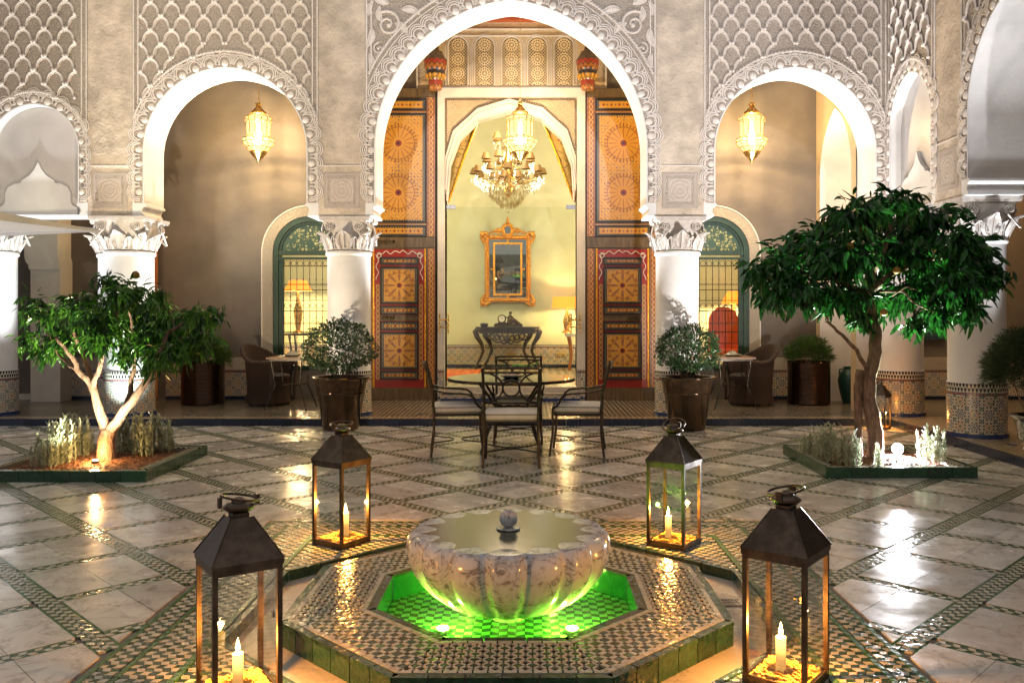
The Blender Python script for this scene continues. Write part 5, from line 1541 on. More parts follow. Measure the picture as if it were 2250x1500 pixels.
# gilt chair leg / side table at the right edge of the portal, lamp
t = thing('gilt_side_table', 'gilt side table glimpsed at the right edge of the portal', 'table', (wx(1262, 16.9), 16.9, RF))
xx = wx(1246, 16.9); zt_ = wz(732, 16.9)
b = MB(); b.box(xx - .03, xx + .75, 16.65, 17.15, zt_ - .06, zt_); b.build('top', M['cream_trim'], t)
for dx in (.03, .68):
    for dy in (-.2, .2):
        b = MB(); b.tube([(xx + dx + q * .0 + .05 * sin(q * 3.1), 16.9 + dy, zt_ - .06 - q * (zt_ - .06 - RF)) for q in [k / 8 for k in range(9)]], [.035 - .02 * q for q in [k / 8 for k in range(9)]], 7); b.build('leg', M['orange_wood'], t, smooth=60)
def tablelamp(label, px, py, Y, r, h, mat, shade_top, power, tz):
    x = wx(px, Y); zt_ = wz(py, Y); t = thing('table_lamp', label, 'lamp', (x, Y, tz))
    b = MB(); b.lathe([(r * shade_top, 0), (r, -h), (r * .98, -h), (r * shade_top * .98, -.002)], 24, (x, Y, zt_), cap=False); b.build('shade', mat, t, smooth=60)
    b = MB(); H_ = zt_ - h - tz; b.lathe([(.0, 0), (.11, 0), (.10, .03), (.04, .06), (.07, H_ * .3), (.09, H_ * .5), (.03, H_ * .8), (.015, H_), (.012, H_ + h * .5), (0, H_ + h * .5)], 14, (x, Y, tz)); b.build('base', M['brass'], t, smooth=60)
    b = MB(); b.sphere((x, Y, zt_ - h * .55), .035, 10, 6); b.build('bulb', M['bulb'], t, smooth=180)
    light('lamp_light', 'POINT', (x, Y, zt_ - h * .80), power, (1, .72, .35), .04)
tablelamp('table lamp with a wide orange shade right of the mirror', 1246, 652, 17.0, .30, .22, M['shade_orange'], .93, 38, zt_)
tablelamp('lamp with an orange cone shade seen through the left window', 655, 616, 16.6, .26, .20, M['shade_orange'], .6, 130, 1.0)
tablelamp('lamp with an orange shade seen through the right window', 1612, 640, 17.0, .24, .24, M['shade_orange'], .5, 110, 1.0)
for px, Y in ((655, 16.6), (1612, 17.0)):
    x = wx(px, Y); t = thing('lamp_table', 'small table under the lamp behind the ' + ('left' if px < 1000 else 'right') + ' green window', 'table', (x, Y, RF))
    b = MB(); b.lathe([(0, .69), (.30, .69), (.30, .728), (0, .728)], 20, (0, 0, 0)); b.build('top', M['dark_wood'], t, local=True)
    for k in range(3): a = 2 * pi * k / 3; b = MB(); b.tube([(.22 * cos(a), .22 * sin(a), 0), (.16 * cos(a), .16 * sin(a), .35), (.24 * cos(a), .24 * sin(a), .69)], .018, 6); b.build('leg', M['dark_wood'], t, local=True)
# orange-red armchair glimpsed through right window
t = thing('red_armchair', 'orange red round backed armchair seen through the right window', 'armchair', (wx(1594, 15.2), 15.2, RF))
m_ = Mat('orange_velvet', (.75, .10, .01), .7); m_.coord(); m_.bump(m_.noise(40), .004)
b = MB(); b.vprism([(.26 * cos(R(a)), .95 + .28 * sin(R(a))) for a in range(0, 181, 15)] + [(-.26, .45), (.26, .45)], .10, .20); b.build('back', m_, t, smooth=40, local=True)
b = MB(); b.box(-.28, .28, -.30, .099, .34, .48); b.build('seat', m_, t, local=True)
for sx_ in (-1, 1):
    b = MB(); b.tube([(sx_ * .28, .1, .78), (sx_ * .30, -.1, .74), (sx_ * .28, -.25, .66), (sx_ * .27, -.26, .48)], .03, 7); b.build('arm', M['dark_wood'], t, smooth=60, local=True)
    for sy_ in (-.26, .16): b = MB(); b.tube([(sx_ * .24, sy_, 0), (sx_ * .25, sy_, .35)], .022, 6); b.build('leg', M['dark_wood'], t, local=True)
# curtains
for s_, lab in ((-1, 'left patterned curtain drawn aside behind the polygonal arch'), (1, 'right patterned curtain drawn aside behind the polygonal arch')):
    t = thing('curtain', lab, 'curtain', (X13(1122) + s_ * .95, YW + .42, 2.9), 0, 'salon curtains')
    b = MB(); Yk = YW + .45; n_, m2 = 18, 16; g_ = []
    if s_ < 0: top, bot, sd = (1062, 240), (986, 444), 948
    else: top, bot, sd = (1180, 240), (1262, 444), 1296
    for i in range(n_ + 1):
        u = i / n_; inn_x = wx(top[0] + (bot[0] - top[0]) * (u ** .92), Yk); z = wz(top[1] + (bot[1] - top[1]) * u, Yk); ox = wx(sd, Yk)
        for j in range(m2 + 1):
            v = j / m2; x = inn_x + (ox - inn_x) * v; zz = z + .25 * v * (1 - u); g_.append((x, Yk + .030 * sin(v * 16 + u * 3), zz))
    b.add(g_, [(i * (m2 + 1) + j, i * (m2 + 1) + j + 1, (i + 1) * (m2 + 1) + j + 1, (i + 1) * (m2 + 1) + j) for i in range(n_) for j in range(m2)])
    b.build('drape', M['curtain'], t, smooth=180)
    b = MB(); b.tube([(g_[(i) * (m2 + 1)][0], Yk - .01, g_[i * (m2 + 1)][2]) for i in range(n_ + 1)], .018, 6); b.build('trim', M['gold'], t, smooth=60)
# chandelier
cY = 15.2; sC = cY / FPX; ccx = wx(1117, cY)
def cz(py): return wz(py, cY)
t = thing('crystal_chandelier', 'large crystal chandelier with many small shades in the salon', 'chandelier', (ccx, cY, cz(470)))
b = MB(); b.tube([(ccx - .03, cY, 5.78), (ccx - .03, cY, cz(300)), (ccx, cY, cz(290))], .008, 5); b.build('chain', M['brass'], t)
b = MB(); b.lathe([(.02, cz(295)), (.05, cz(310)), (.03, cz(330)), (.09, cz(350)), (.05, cz(370)), (.12, cz(385)), (.06, cz(405)), (.10, cz(415)), (.03, cz(432)), (0, cz(436))], 14, (ccx, cY, 0), cap=False); b.build('stem', M['brass'], t, smooth=60)
drop = MB(); drop.add([(0, 0, 0), (.012, 0, -.03), (0, .012, -.03), (-.012, 0, -.03), (0, -.012, -.03), (0, 0, -.075)], [(0, 1, 2), (0, 2, 3), (0, 3, 4), (0, 4, 1), (5, 2, 1), (5, 3, 2), (5, 4, 3), (5, 1, 4)])
dm_ = drop.mesh('crystal_drop', M['crystal'])
b = MB(); b.lathe([(.034, .085), (.068, 0)], 10, cap=False); shade_m = b.mesh('lamp_shade', M['shade_gold'], 60)
arm_pts = []
for tier, (n_, rad, py) in enumerate(((12, .60, 385), (8, .42, 355), (5, .24, 310), (5, .22, 395))):
    for k in range(n_):
        a = 2 * pi * (k + .5 * (tier % 2)) / n_; rx, ry = rad * cos(a), rad * sin(a) ; z = cz(py)
        b = MB(); b.tube([(ccx + rx * .08, cY + ry * .08, z - .02), (ccx + rx * .4, cY + ry * .4, z - .13), (ccx + rx * .8, cY + ry * .8, z - .10), (ccx + rx, cY + ry, z - .04)], [.012, .009, .008, .010], 5); b.build('arm', M['brass'], t, smooth=60)
        inst('lamp_shade', shade_m, t, (rx, ry, z - cz(470) + .02), (0, 0, 0), 1.25)
        arm_pts.append((rx, ry, z - cz(470)))
cr = MB(); dv, df = drop.v, drop.f
def adddrop(x, y, z, s_=1.0): cr.add([(x + p * s_, y + q * s_, z + r * s_) for p, q, r in dv], df)
for (rx, ry, z) in arm_pts:
    for k in range(9): a = rnd.uniform(0, 6.28); adddrop(rx + .055 * cos(a), ry + .055 * sin(a), z - rnd.uniform(.02, .12), rnd.uniform(.8, 1.5))
    for k in range(8): f = rnd.uniform(.15, .95); adddrop(rx * f, ry * f, z - .08 - .14 * f * (1 - f) * 4 + rnd.uniform(-.1, .03), rnd.uniform(.8, 1.4))
for k in range(560):
    u = rnd.random(); zz = cz(390 + 60 * u) - cz(470); rr = (.52 * (1 - u) ** .8 + .10) * rnd.uniform(.75, 1); a = rnd.uniform(0, 6.28); adddrop(rr * cos(a), rr * sin(a), zz, rnd.uniform(.8, 1.5))
cr.build('crystal_drops', M['crystal'], t, local=True, kind='stuff')
b = MB(); b.sphere((ccx, cY, cz(462)), .052, 12, 8); b.build('crystal_ball', M['crystal'], t, smooth=180)
light('chandelier_light', 'POINT', (ccx, cY - .5, cz(300)), 60, (1, .82, .55), .35)
light('salon_light', 'POINT', (ccx + 2.6, 15.2, 3.6), 85, (1, .88, .66), .35)
light('salon_light', 'POINT', (ccx - 2.6, 15.2, 3.6), 85, (1, .88, .66), .35)
# ================================================================== hanging lanterns, floor lanterns, furniture, pots
def pendant(label, px, Y, top_px):
    x = wx(px, Y); zc = wz(292, Y); t = thing('hanging_lantern', label, 'lantern', (x, Y, zc), 0, 'brass and glass lanterns hanging in the gallery')
    b = MB(); zt_ = 6.0 - zc; zb0 = .44
    k = 0
    while zb0 + k * .035 < zt_: b.ring((0, 0, zb0 + .0175 + k * .035), .010, .0035, (1, 0, 0) if k % 2 else (0, 1, 0), 8, 4, sy=1.4 if k % 2 else 1.4); k += 1
    b.build('chain', M['brass'], t, local=True)
    b = MB(); b.lathe([(.0, .44), (.02, .43), (.035, .40), (.025, .38), (.04, .355), (.055, .345), (.075, .315), (.11, .29), (.115, .265), (.10, .26)], 8, cap=False)
    for q in range(8): a = 2 * pi * q / 8; b.tube([(.03 * cos(a), .03 * sin(a), .37), (.048 * cos(a), .048 * sin(a), .42)], [.007, .002], 4)
    b.build('crown', M['brass'], t, smooth=40, local=True)
    gp = [(.10, .262), (.165, .215), (.185, .165), (.165, .155), (.160, -.06), (.215, -.09), (.220, -.14), (.165, -.21), (.115, -.27)]
    b = MB(); b.lathe(gp, 12, cap=False); b.build('glass_body', M['lamp_glass'], t, local=True)
    b = MB(); b.lathe([(.0, .16), (.028, .14), (.032, .05), (.032, -.06), (.045, -.12), (.03, -.18), (0, -.19)], 12, cap=False); b.build('lit_core', M['lamp_core'], t, smooth=60, local=True)
    for q in range(12):
        a = 2 * pi * q / 12; b = MB(); b.tube([(r_ * 1.02 * cos(a), r_ * 1.02 * sin(a), z) for r_, z in gp], .0055, 4)
        if q % 2 == 0: b.tube([(.185 * cos(a), .185 * sin(a), .16), (.19 * cos(a), .19 * sin(a), .21), (.19 * cos(a), .19 * sin(a), .235)], [.010, .006, .003], 5)
        b.build('rib', M['brass'], t, local=True)
    for r_, z in ((.172, .215), (.19, .165), (.165, .15), (.163, -.06), (.220, -.09), (.225, -.14), (.17, -.21)):
        b = MB(); b.ring((0, 0, z), r_, .006, n=12, k=4); b.build('band', M['brass'], t, local=True)
    b = MB(); b.lathe([(.12, -.265), (.125, -.28), (.10, -.31), (.07, -.35), (.03, -.385), (.012, -.42), (0, -.44)], 12, cap=False)
    b.build('finial', M['brass'], t, smooth=40, local=True)
    return (x, Y, zc)
PEND = [pendant('glowing hanging lantern inside the left arch', 568, 12.25, 190), pendant('hanging lantern inside the central arch in front of the chandelier', 1143, 12.0, 30),
        pendant('glowing hanging lantern inside the right arch', 1652, 12.25, 190)]

# floor lanterns
def floor_lantern():
    t = thing('candle_lantern', '', 'lantern', (0, 0, 0), 0, 'tall metal candle lanterns around the fountain')
    h = .123; zb, ze = .02, .51; fr = M['lantern_metal']
    for sx_ in (-1, 1):
        for sy_ in (-1, 1):
            b = MB(); b.box(min(sx_ * h, sx_ * (h - .018)), max(sx_ * h, sx_ * (h - .018)), min(sy_ * h, sy_ * (h - .018)), max(sy_ * h, sy_ * (h - .018)), zb, ze - .02); b.build('corner_post', fr, t, local=True)
    b = MB(); b.box(-h, h, -h, h, .0, .019); b.build('base', fr, t, local=True)
    for k in range(4):
        a = k * pi / 2; c_, s_ = round(cos(a)), round(sin(a))
        def br(x0_, x1_, y_0, y_1, z0_, z1_, nm, mat, mb=None):
            b = MB(); b.box(x0_, x1_, y_0, y_1, z0_, z1_); b.v = [(x * c_ - y * s_, x * s_ + y * c_, z) for x, y, z in b.v]; return b.build(nm, mat, t, local=True)
        br(-h + .0185, h - .0185, -h, -h + .012, .0195, .034, 'bottom_rail', fr)
        br(-h + .0185, h - .0185, -h, -h + .012, ze - .036, ze - .0205, 'top_rail', fr)
        br(-h + .0186, h - .0186, -h + .006, -h + .0085, .034, ze - .037, 'pane', M['glass'])
    b = MB(); b.box(-h - .004, h + .004, -h - .004, h + .004, ze - .0195, ze); b.build('eave', fr, t, local=True)
    e_ = h + .006; n_ = .040
    b = MB(); zr = .655
    b.add([(-e_, -e_, ze + .0005), (e_, -e_, ze + .0005), (e_, e_, ze + .0005), (-e_, e_, ze + .0005), (-n_, -n_, zr), (n_, -n_, zr), (n_, n_, zr), (-n_, n_, zr)], [(0, 1, 5, 4), (1, 2, 6, 5), (2, 3, 7, 6), (3, 0, 4, 7), (4, 5, 6, 7)])
    b.build('hood', fr, t, local=True)
    b = MB()
    for sx_ in (-1, 1):
        for sy_ in (-1, 1): b.tube([(sx_ * e_, sy_ * e_, ze), (sx_ * n_, sy_ * n_, zr)], .0035, 5)
    b.build('hood_seam', fr, t, local=True)
    b = MB(); b.lathe([(.042, .655), (.042, .668), (.030, .672)], 4); b.v = [(x * cos(pi / 4) * 1.0 - y * sin(pi / 4), x * sin(pi / 4) + y * cos(pi / 4), z) for x, y, z in b.v]; b.build('neck', fr, t, local=True)
    b = MB(); b.lathe([(.0, .674), (.045, .674), (.056, .684), (.056, .692), (.044, .700), (.030, .704), (.026, .714), (.014, .722), (0, .724)], 20, cap=False); b.build('cap', fr, t, smooth=50, local=True)
    b = MB(); b.ring((-.00, 0, .722), .068, .0052, (-.10, 0, 1), 28, 6)
    b.build('ring_handle', fr, t, smooth=60, local=True)
    b = MB()
    for s_ in (-1, 1): b.box(s_ * .068 - .006, s_ * .068 + .006, -.012, .012, .690, .728)
    b.build('handle_lug', fr, t, local=True)
    b = MB(); b.box(h - .001, h + .006, -.015, -.008, .26, .285); b.box(h, h + .01, .005, .02, .27, .274); b.build('latch', fr, t, local=True)
    b = MB(); b.box(-.104, .104, -.104, .104, .0195, .030); b.build('gravel_bed', M['crystals'], t, local=True)
    b = MB()
    for k in range(330):
        x, y = rnd.uniform(-.097, .097), rnd.uniform(-.097, .097); s_ = rnd.uniform(.003, .0075); b.obox((x, y, .032 + rnd.uniform(0, .008)), (s_, s_ * .3, 0), (-s_ * .3, s_ * .8, s_ * .3), (0, -s_ * .2, s_ * .7))
    b.build('gravel', M['crystals'], t, local=True, kind='stuff')
    return t
def candle_in(t):
    pass
lan = floor_lantern(); lan.location = (-1.135, 5.268, 0); lan.rotation_euler = (0, 0, R(57)); lan['label'] = 'candle lantern behind the basin on its left, beside the channel corner'
spots = [lan]
index_kids()
for loc, rz, lab in (((.885, 5.237, 0), 55, 'candle lantern behind the basin on its right, on the side of the large tree'),
                     ((-1.062, 3.176, 0), 34, 'nearest candle lantern on the left, cut by the bottom edge'),
                     ((.985, 3.30, 0), 52, 'nearest candle lantern on the right, cut by the bottom edge')):
    spots.append(dup(lan, loc, R(rz), lab))
for li, ax, an in ((1, 'Y', -22), (2, 'Y', 16), (3, 'X', -10)):
    for ch_ in bpy.data.objects:
        if ch_.parent is spots[li] and ch_.name.startswith('ring_handle'):
            rm = Matrix.Rotation(R(an), 3, ax); pv = Vector((0, 0, .706)); ch_.rotation_euler = rm.to_euler(); ch_.location = pv - rm @ pv
s_l = dup(lan, (4.24, 10.42, 0), R(48), 'small candle lantern on the floor behind the large tree trunk', sc=.80); spots.append(s_l)
for k, o in enumerate(spots):
    sc_ = .8 if k == 4 else 1; H_ = (.15, .14, .125, .135, .12)[k]
    dx, dy = ((.022, .012), (-.035, .0), (.0, -.01), (-.02, .0), (0, 0))[k]
    cx_, cy_ = o.location.x + dx, o.location.y + dy
    t = thing('candle', 'lit ivory pillar candle in the ' + ('rear left', 'rear right', 'near left', 'near right', 'small far right')[k] + ' lantern', 'candle', (cx_, cy_, .03 * sc_), 0, 'pillar candles in the lanterns')
    r_ = .019 * sc_
    b = MB(); b.lathe([(r_, -H_), (r_, -.002), (r_ * .85, 0), (r_ * .5, -.004), (0, -.005)], 20, cap=False); o2 = b.build('wax', M['wax'], t, smooth=50, local=True); o2.location = (0, 0, H_)
    b = MB(); b.tube([(0, 0, H_ - .006), (0, 0, H_ + .010)], .0015, 4); b.build('wick', M['black'], t, local=True)
    b = MB(); b.lathe([(0, H_ + .002), (.007, H_ + .011), (.0085, H_ + .020), (.0045, H_ + .038), (0, H_ + .056)], 10, cap=False); b.build('flame', M['flame'], t, smooth=180, local=True)
    light('candle_light', 'POINT', (cx_, cy_, .03 * sc_ + H_ + .03), (30, 30, 36, 36, 14)[k], (1, .38, .06), .012)

# dining set
TX, TY = -.17, 8.92
t = thing('dining_table', 'round glass topped iron dining table in the centre of the courtyard', 'table', (TX, TY, 0))
b = MB(); b.lathe([(.0, .722), (.645, .722), (.645, .730), (0, .730)], 64, cap=False)
tt = Mat('dark_mirror_top', (.20, .21, .18), .05, .9); b.build('glass_top', tt, t, smooth=40, local=True)
b = MB(); b.lathe([(.640, .700), (.657, .700), (.657, .728), (.646, .728), (.646, .721), (.640, .721)], 64, cap=False); b.build('rim', M['iron'], t, smooth=40, local=True)
for k in range(4):
    a = pi / 4 + k * pi / 2; b = MB(); b.tube([(.42 * cos(a), .42 * sin(a), 0), (.30 * cos(a), .30 * sin(a), .25), (.22 * cos(a), .22 * sin(a), .45), (.45 * cos(a), .45 * sin(a), .70)], .014, 6); b.build('leg', M['iron'], t, smooth=60, local=True)
b = MB(); b.ring((0, 0, .28), .28, .010, n=30, k=5); b.build('stretcher_ring', M['iron'], t, local=True)
b = MB(); b.lathe([(0, .731), (.085, .731), (.12, .742), (.115, .745), (.08, .737), (0, .737)], 24, cap=False)
t2 = thing('ashtray', 'shallow glass bowl standing on the round dining table', 'bowl', (TX, TY - .1, .731))
b = MB(); b.lathe([(0, 0), (.07, 0), (.10, .012), (.115, .035), (.108, .035), (.09, .015), (0, .008)], 24, cap=False); b.build('bowl', M['silver'], t2, smooth=50, local=True)
b = MB(); b.lathe([(.075, .036), (.10, .045), (.10, .055), (.07, .06)], 24); b.build('rim', M['silver'], t2, smooth=50, local=True)

def armchair():
    t = thing('iron_armchair', '', 'chair', (0, 0, 0), 0, 'wrought iron armchairs at the round table')   # faces +y, back at -y
    w_, d_ = .245, .235; ir_ = M['iron']
    for sx_ in (-1, 1):
        b = MB(); b.tube([(sx_ * (w_ + .01), -d_ - .03, 0), (sx_ * w_, -d_, .22), (sx_ * w_, -d_, .42)], .0125, 8); b.build('leg', ir_, t, smooth=60, local=True)
        b = MB(); b.tube([(sx_ * (w_ + .01), d_ + .03, 0), (sx_ * w_, d_, .22), (sx_ * w_, d_, .42)], .0125, 8); b.build('leg', ir_, t, smooth=60, local=True)
        b = MB(); b.tube([(sx_ * w_, -d_, .40), (sx_ * w_, -d_ - .01, .60), (sx_ * (w_ + .005), -d_ - .055, .80), (sx_ * (w_ + .01), -d_ - .085, .905)], .0135, 8); b.build('back_post', ir_, t, smooth=60, local=True)
        b = MB(); b.tube([(sx_ * w_, -d_ - .02, .655), (sx_ * (w_ + .03), -d_ + .10, .625), (sx_ * (w_ + .035), .02, .615), (sx_ * (w_ + .03), .10, .605), (sx_ * (w_ + .02), .145, .57), (sx_ * (w_ + .015), .17, .52), (sx_ * (w_ + .01), .20, .485), (sx_ * w_, d_, .465), (sx_ * w_, d_, .42)], .0105, 8); b.build('arm', ir_, t, smooth=60, local=True)
    b = MB()
    for (p, q) in (((-w_, -d_), (w_, -d_)), ((-w_, d_), (w_, d_)), ((-w_, -d_), (-w_, d_)), ((w_, -d_), (w_, d_))): b.tube([(p[0], p[1], .405), (q[0], q[1], .405)], .011, 6)
    b.build('seat_frame', ir_, t, local=True)
    for k in range(5):
        u = -.8 + k * .4; b = MB(); b.box(u * w_ - .02, u * w_ + .02, -d_, d_, .412, .416); b.box(-w_, w_, u * d_ - .02, u * d_ + .02, .417, .420); b.build('webbing', M['dark_wood'], t, local=True)
    def by(z): return -d_ - .005 - max(0, z - .55) * .25
    for z in (.90, .862): b = MB(); b.tube([(-w_ - .005, by(z), z), (0, by(z) - .02, z + .004), (w_ + .005, by(z), z)], .011, 6); b.build('top_rail', ir_, t, smooth=60, local=True)
    b = MB(); b.tube([(-w_, by(.58), .585), (w_, by(.58), .585)], .010, 6); b.build('lower_rail', ir_, t, local=True)
    b = MB(); zc = .72; b.ring((0, by(zc), zc), .075, .0095, (0, 1, .25), 24, 6); b.build('back_ring', ir_, t, smooth=60, local=True)
    for sx_ in (-1, 1):
        b = MB(); pts = []
        for k in range(13):
            a = R(-90 + 180 * k / 12); x = sx_ * (w_ - .145 * cos(a) * 1.15 - .005); z = .725 + .135 * sin(a); pts.append((x, by(z), z))
        b.tube(pts, .0095, 6); b.build('back_arc', ir_, t, smooth=60, local=True)
    for s_ in (-1, 1):
        b = MB(); pts = []
        for k in range(11):
            a = k / 10; pts.append((-w_ + 2 * w_ * a, s_ * (d_ + .02) - s_ * (d_) * sin(pi * a) * .93, .14)); 
        b.tube(pts, .0075, 6); b.build('stretcher', ir_, t, smooth=60, local=True)
    # cushion
    def cushion(z0_, z1_, infl):
        b = MB(); n_ = 9; lay = []
        for zz, ins in ((z0_, .012), (z0_ + .012, 0), (z1_ - .012, 0), (z1_, .012)):
            ring_ = []
            for k in range(36):
                a = 2 * pi * k / 36; c_, s_ = cos(a), sin(a); e = .16
                x = (w_ + .002 - ins) * (abs(c_) ** e) * (1 if c_ > 0 else -1); y = (d_ + .0 - ins) * (abs(s_) ** e) * (1 if s_ > 0 else -1)
                ring_.append((x, y, zz))
            lay.append(ring_)
        vs = [p for r_ in lay for p in r_]
        fs = [(i * 36 + k, i * 36 + (k + 1) % 36, (i + 1) * 36 + (k + 1) % 36, (i + 1) * 36 + k) for i in range(3) for k in range(36)]
        b.add(vs, fs); c0 = len(b.v)
        for q in (.66, .33): b.v += [(x * q, y * q, z1_ + infl * (1 - q * q)) for x, y, _ in lay[3]]
        b.v.append((0, 0, z1_ + infl))
        for k in range(36):
            k2 = (k + 1) % 36; b.f += [(108 + k, 108 + k2, c0 + k2, c0 + k), (c0 + k, c0 + k2, c0 + 36 + k2, c0 + 36 + k), (c0 + 36 + k, c0 + 36 + k2, c0 + 72)]; b.mi += [0] * 3
        return b, lay
    b, lay = cushion(.421, .492, .014); cu_ = b.build('seat_cushion', M['cushion'], t, smooth=50, local=True)
    for q in (1, 3): b = MB(); pts = [(x * 1.012, y * 1.012, z) for x, y, z in lay[q if q == 1 else 2]]; b.tube(pts + pts[:1], .0035, 4, cap=False); b.build('piping', M['piping'], cu_, local=True)
    return t
ch0 = armchair(); ch0.location = (-.150, 8.02, 0); ch0['label'] = 'iron armchair with its back to the viewer, nearest at the round table'
index_kids()
dup(ch0, (-.70, 8.62, 0), R(-90 + 6), 'iron armchair at the left of the round table, facing right')
dup(ch0, (.50, 8.64, 0), R(90 - 6), 'iron armchair at the right of the round table, facing left')
dup(ch0, (-.105, 9.40, 0), R(180), 'iron armchair behind the round table, facing the viewer')

# glazed pots with topiary are in the plants section: here the containers
def tapered_pot(label, x, y):
    t = thing('plant_pot', label, 'pot', (x, y, 0), 0, 'tapered metallic pots by the columns')
    b = MB(); b.lathe([(.0, .0), (.205, 0), (.212, .012), (.215, .03), (.275, .42), (.280, .425), (.284, .435), (.279, .445), (.283, .455), (.290, .50), (.305, .575), (.330, .605), (.342, .615), (.342, .630), (.325, .634), (.305, .62), (.290, .58)], 48, cap=False); b.build('body', M['copper_pot'], t, smooth=50, local=True)
    b = MB(); b.lathe([(0, .585), (.292, .58)], 24, cap=False); b.build('soil', M['soil'], t, local=True)
    return t
tapered_pot('tapered bronze glazed pot left of the dining set, holding a round topiary', -2.245, 10.38)
tapered_pot('tapered bronze glazed pot right of the dining set, holding a round topiary', 1.915, 10.38)
def drum_pot(label, x, y):
    t = thing('drum_planter', label, 'planter', (x, y, GZ), 0, 'ribbed copper drum planters against the gallery wall')
    b = MB(); b.lathe([(.0, .0), (.285, 0), (.300, .015), (.300, .60), (.305, .61), (.295, .618), (.285, .60), (.283, .54)], 48, cap=False); b.build('body', M['ribbed_pot'], t, smooth=40, local=True)
    b = MB(); b.lathe([(0, .55), (.283, .545)], 24, cap=False); b.build('soil', M['soil'], t, local=True)
drum_pot('shiny copper drum planter left of the left wicker chair', wx(446, 12.5), 12.5)
drum_pot('shiny copper drum planter right of the right wicker chair', wx(1777, 12.5), 12.5)
t = thing('green_vase', 'bulbous green glazed vase standing behind the large tree trunk', 'vase', (wx(1868, 12.6), 12.6, GZ))
b = MB(); b.lathe([(0, 0), (.10, 0), (.12, .05), (.16, .22), (.175, .34), (.15, .43), (.10, .48), (.085, .50), (.10, .52), (.10, .53), (.08, .525), (.07, .49)], 28, cap=False); b.build('body', M['vase_green'], t, smooth=60, local=True)
for s_ in (-1, 1): b = MB(); b.tube([(s_ * .09, 0, .50), (s_ * .15, 0, .49), (s_ * .16, 0, .42)], .012, 6); b.build('handle', M['vase_green'], t, smooth=60, local=True)
# silvery urn at right edge
t = thing('silver_urn', 'polished silver pedestal urn cut by the right edge of the view', 'urn', (wx(2262, 8.1), 8.1, 0))
b = MB(); b.lathe([(0, 0), (.10, 0), (.11, .02), (.06, .05), (.04, .09), (.06, .12), (.05, .15), (.085, .19), (.10, .24), (.10, .28), (.135, .40), (.18, .425), (.185, .44), (.17, .445), (.15, .42)], 32, cap=False); b.build('body', M['silver'], t, smooth=50, local=True)

# wicker chairs and side tables
def wicker(label, x, y, rz):
    t = thing('wicker_armchair', label, 'chair', (x, y, GZ), rz, 'wicker tub armchairs against the gallery wall')
    b = MB(); n_ = 40; rows = 12; g_ = []
    for i in range(rows + 1):
        u = i / rows
        for k in range(n_ + 1):
            a = R(-38) + (pi + R(76)) * k / n_      # shell wraps round the back (+y), open to -y
            H_ = .62 + .22 * max(0, sin(a)) ** 1.5
            z = .04 + (H_ - .04) * u; r_ = .30 + .05 * u ** 2 + (.03 if u < .1 else 0)
            if u > .85: r_ += .02 * (u - .85) / .15
            g_.append((r_ * cos(a) * 1.05, r_ * sin(a), z))
    b.add(g_, [(i * (n_ + 1) + k, i * (n_ + 1) + k + 1, (i + 1) * (n_ + 1) + k + 1, (i + 1) * (n_ + 1) + k) for i in range(rows) for k in range(n_)])
    g2 = [(x_ * .93, y_ * .93, z_) for x_, y_, z_ in g_]; b.add(g2, [(i * (n_ + 1) + k, (i + 1) * (n_ + 1) + k, (i + 1) * (n_ + 1) + k + 1, i * (n_ + 1) + k + 1) for i in range(rows) for k in range(n_)])
    b.build('shell', M['wicker'], t, smooth=60, local=True)
    top = g_[rows * (n_ + 1):]; b = MB(); b.tube([(x_ * .985, y_ * .985, z_) for x_, y_, z_ in top], [.030] * len(top), 8)
    e1, e2 = top[0], top[-1]
    for e in (e1, e2): b.tube([e, (e[0] * 1.0, e[1] - .02, e[2] - .10), (e[0] * .95, e[1] - .0, .30), (e[0] * .92, e[1], .05)], [.03, .028, .024, .022], 8)
    b.build('rolled_rim', M['wicker'], t, smooth=60, local=True)
    b = MB(); b.lathe([(0, .36), (.27, .36), (.29, .38), (.29, .42), (.25, .44), (0, .445)], 28, cap=False); b.build('seat', M['wicker'], t, smooth=50, local=True)
    b = MB(); b.lathe([(.30, .04), (.28, .20), (.285, .36)], 30, cap=False); b.build('skirt', M['wicker'], t, smooth=60, local=True)
    for k in range(4): a = pi / 4 + k * pi / 2; b = MB(); b.tube([(.27 * cos(a), .27 * sin(a), 0), (.26 * cos(a), .26 * sin(a), .06)], .02, 6); b.build('leg', M['wicker'], t, local=True)
wicker('brown wicker tub chair under the left green window', wx(592, 12.4), 12.4, R(72))
wicker('brown wicker tub chair under the right green window', wx(1648, 12.4), 12.4, R(-72))
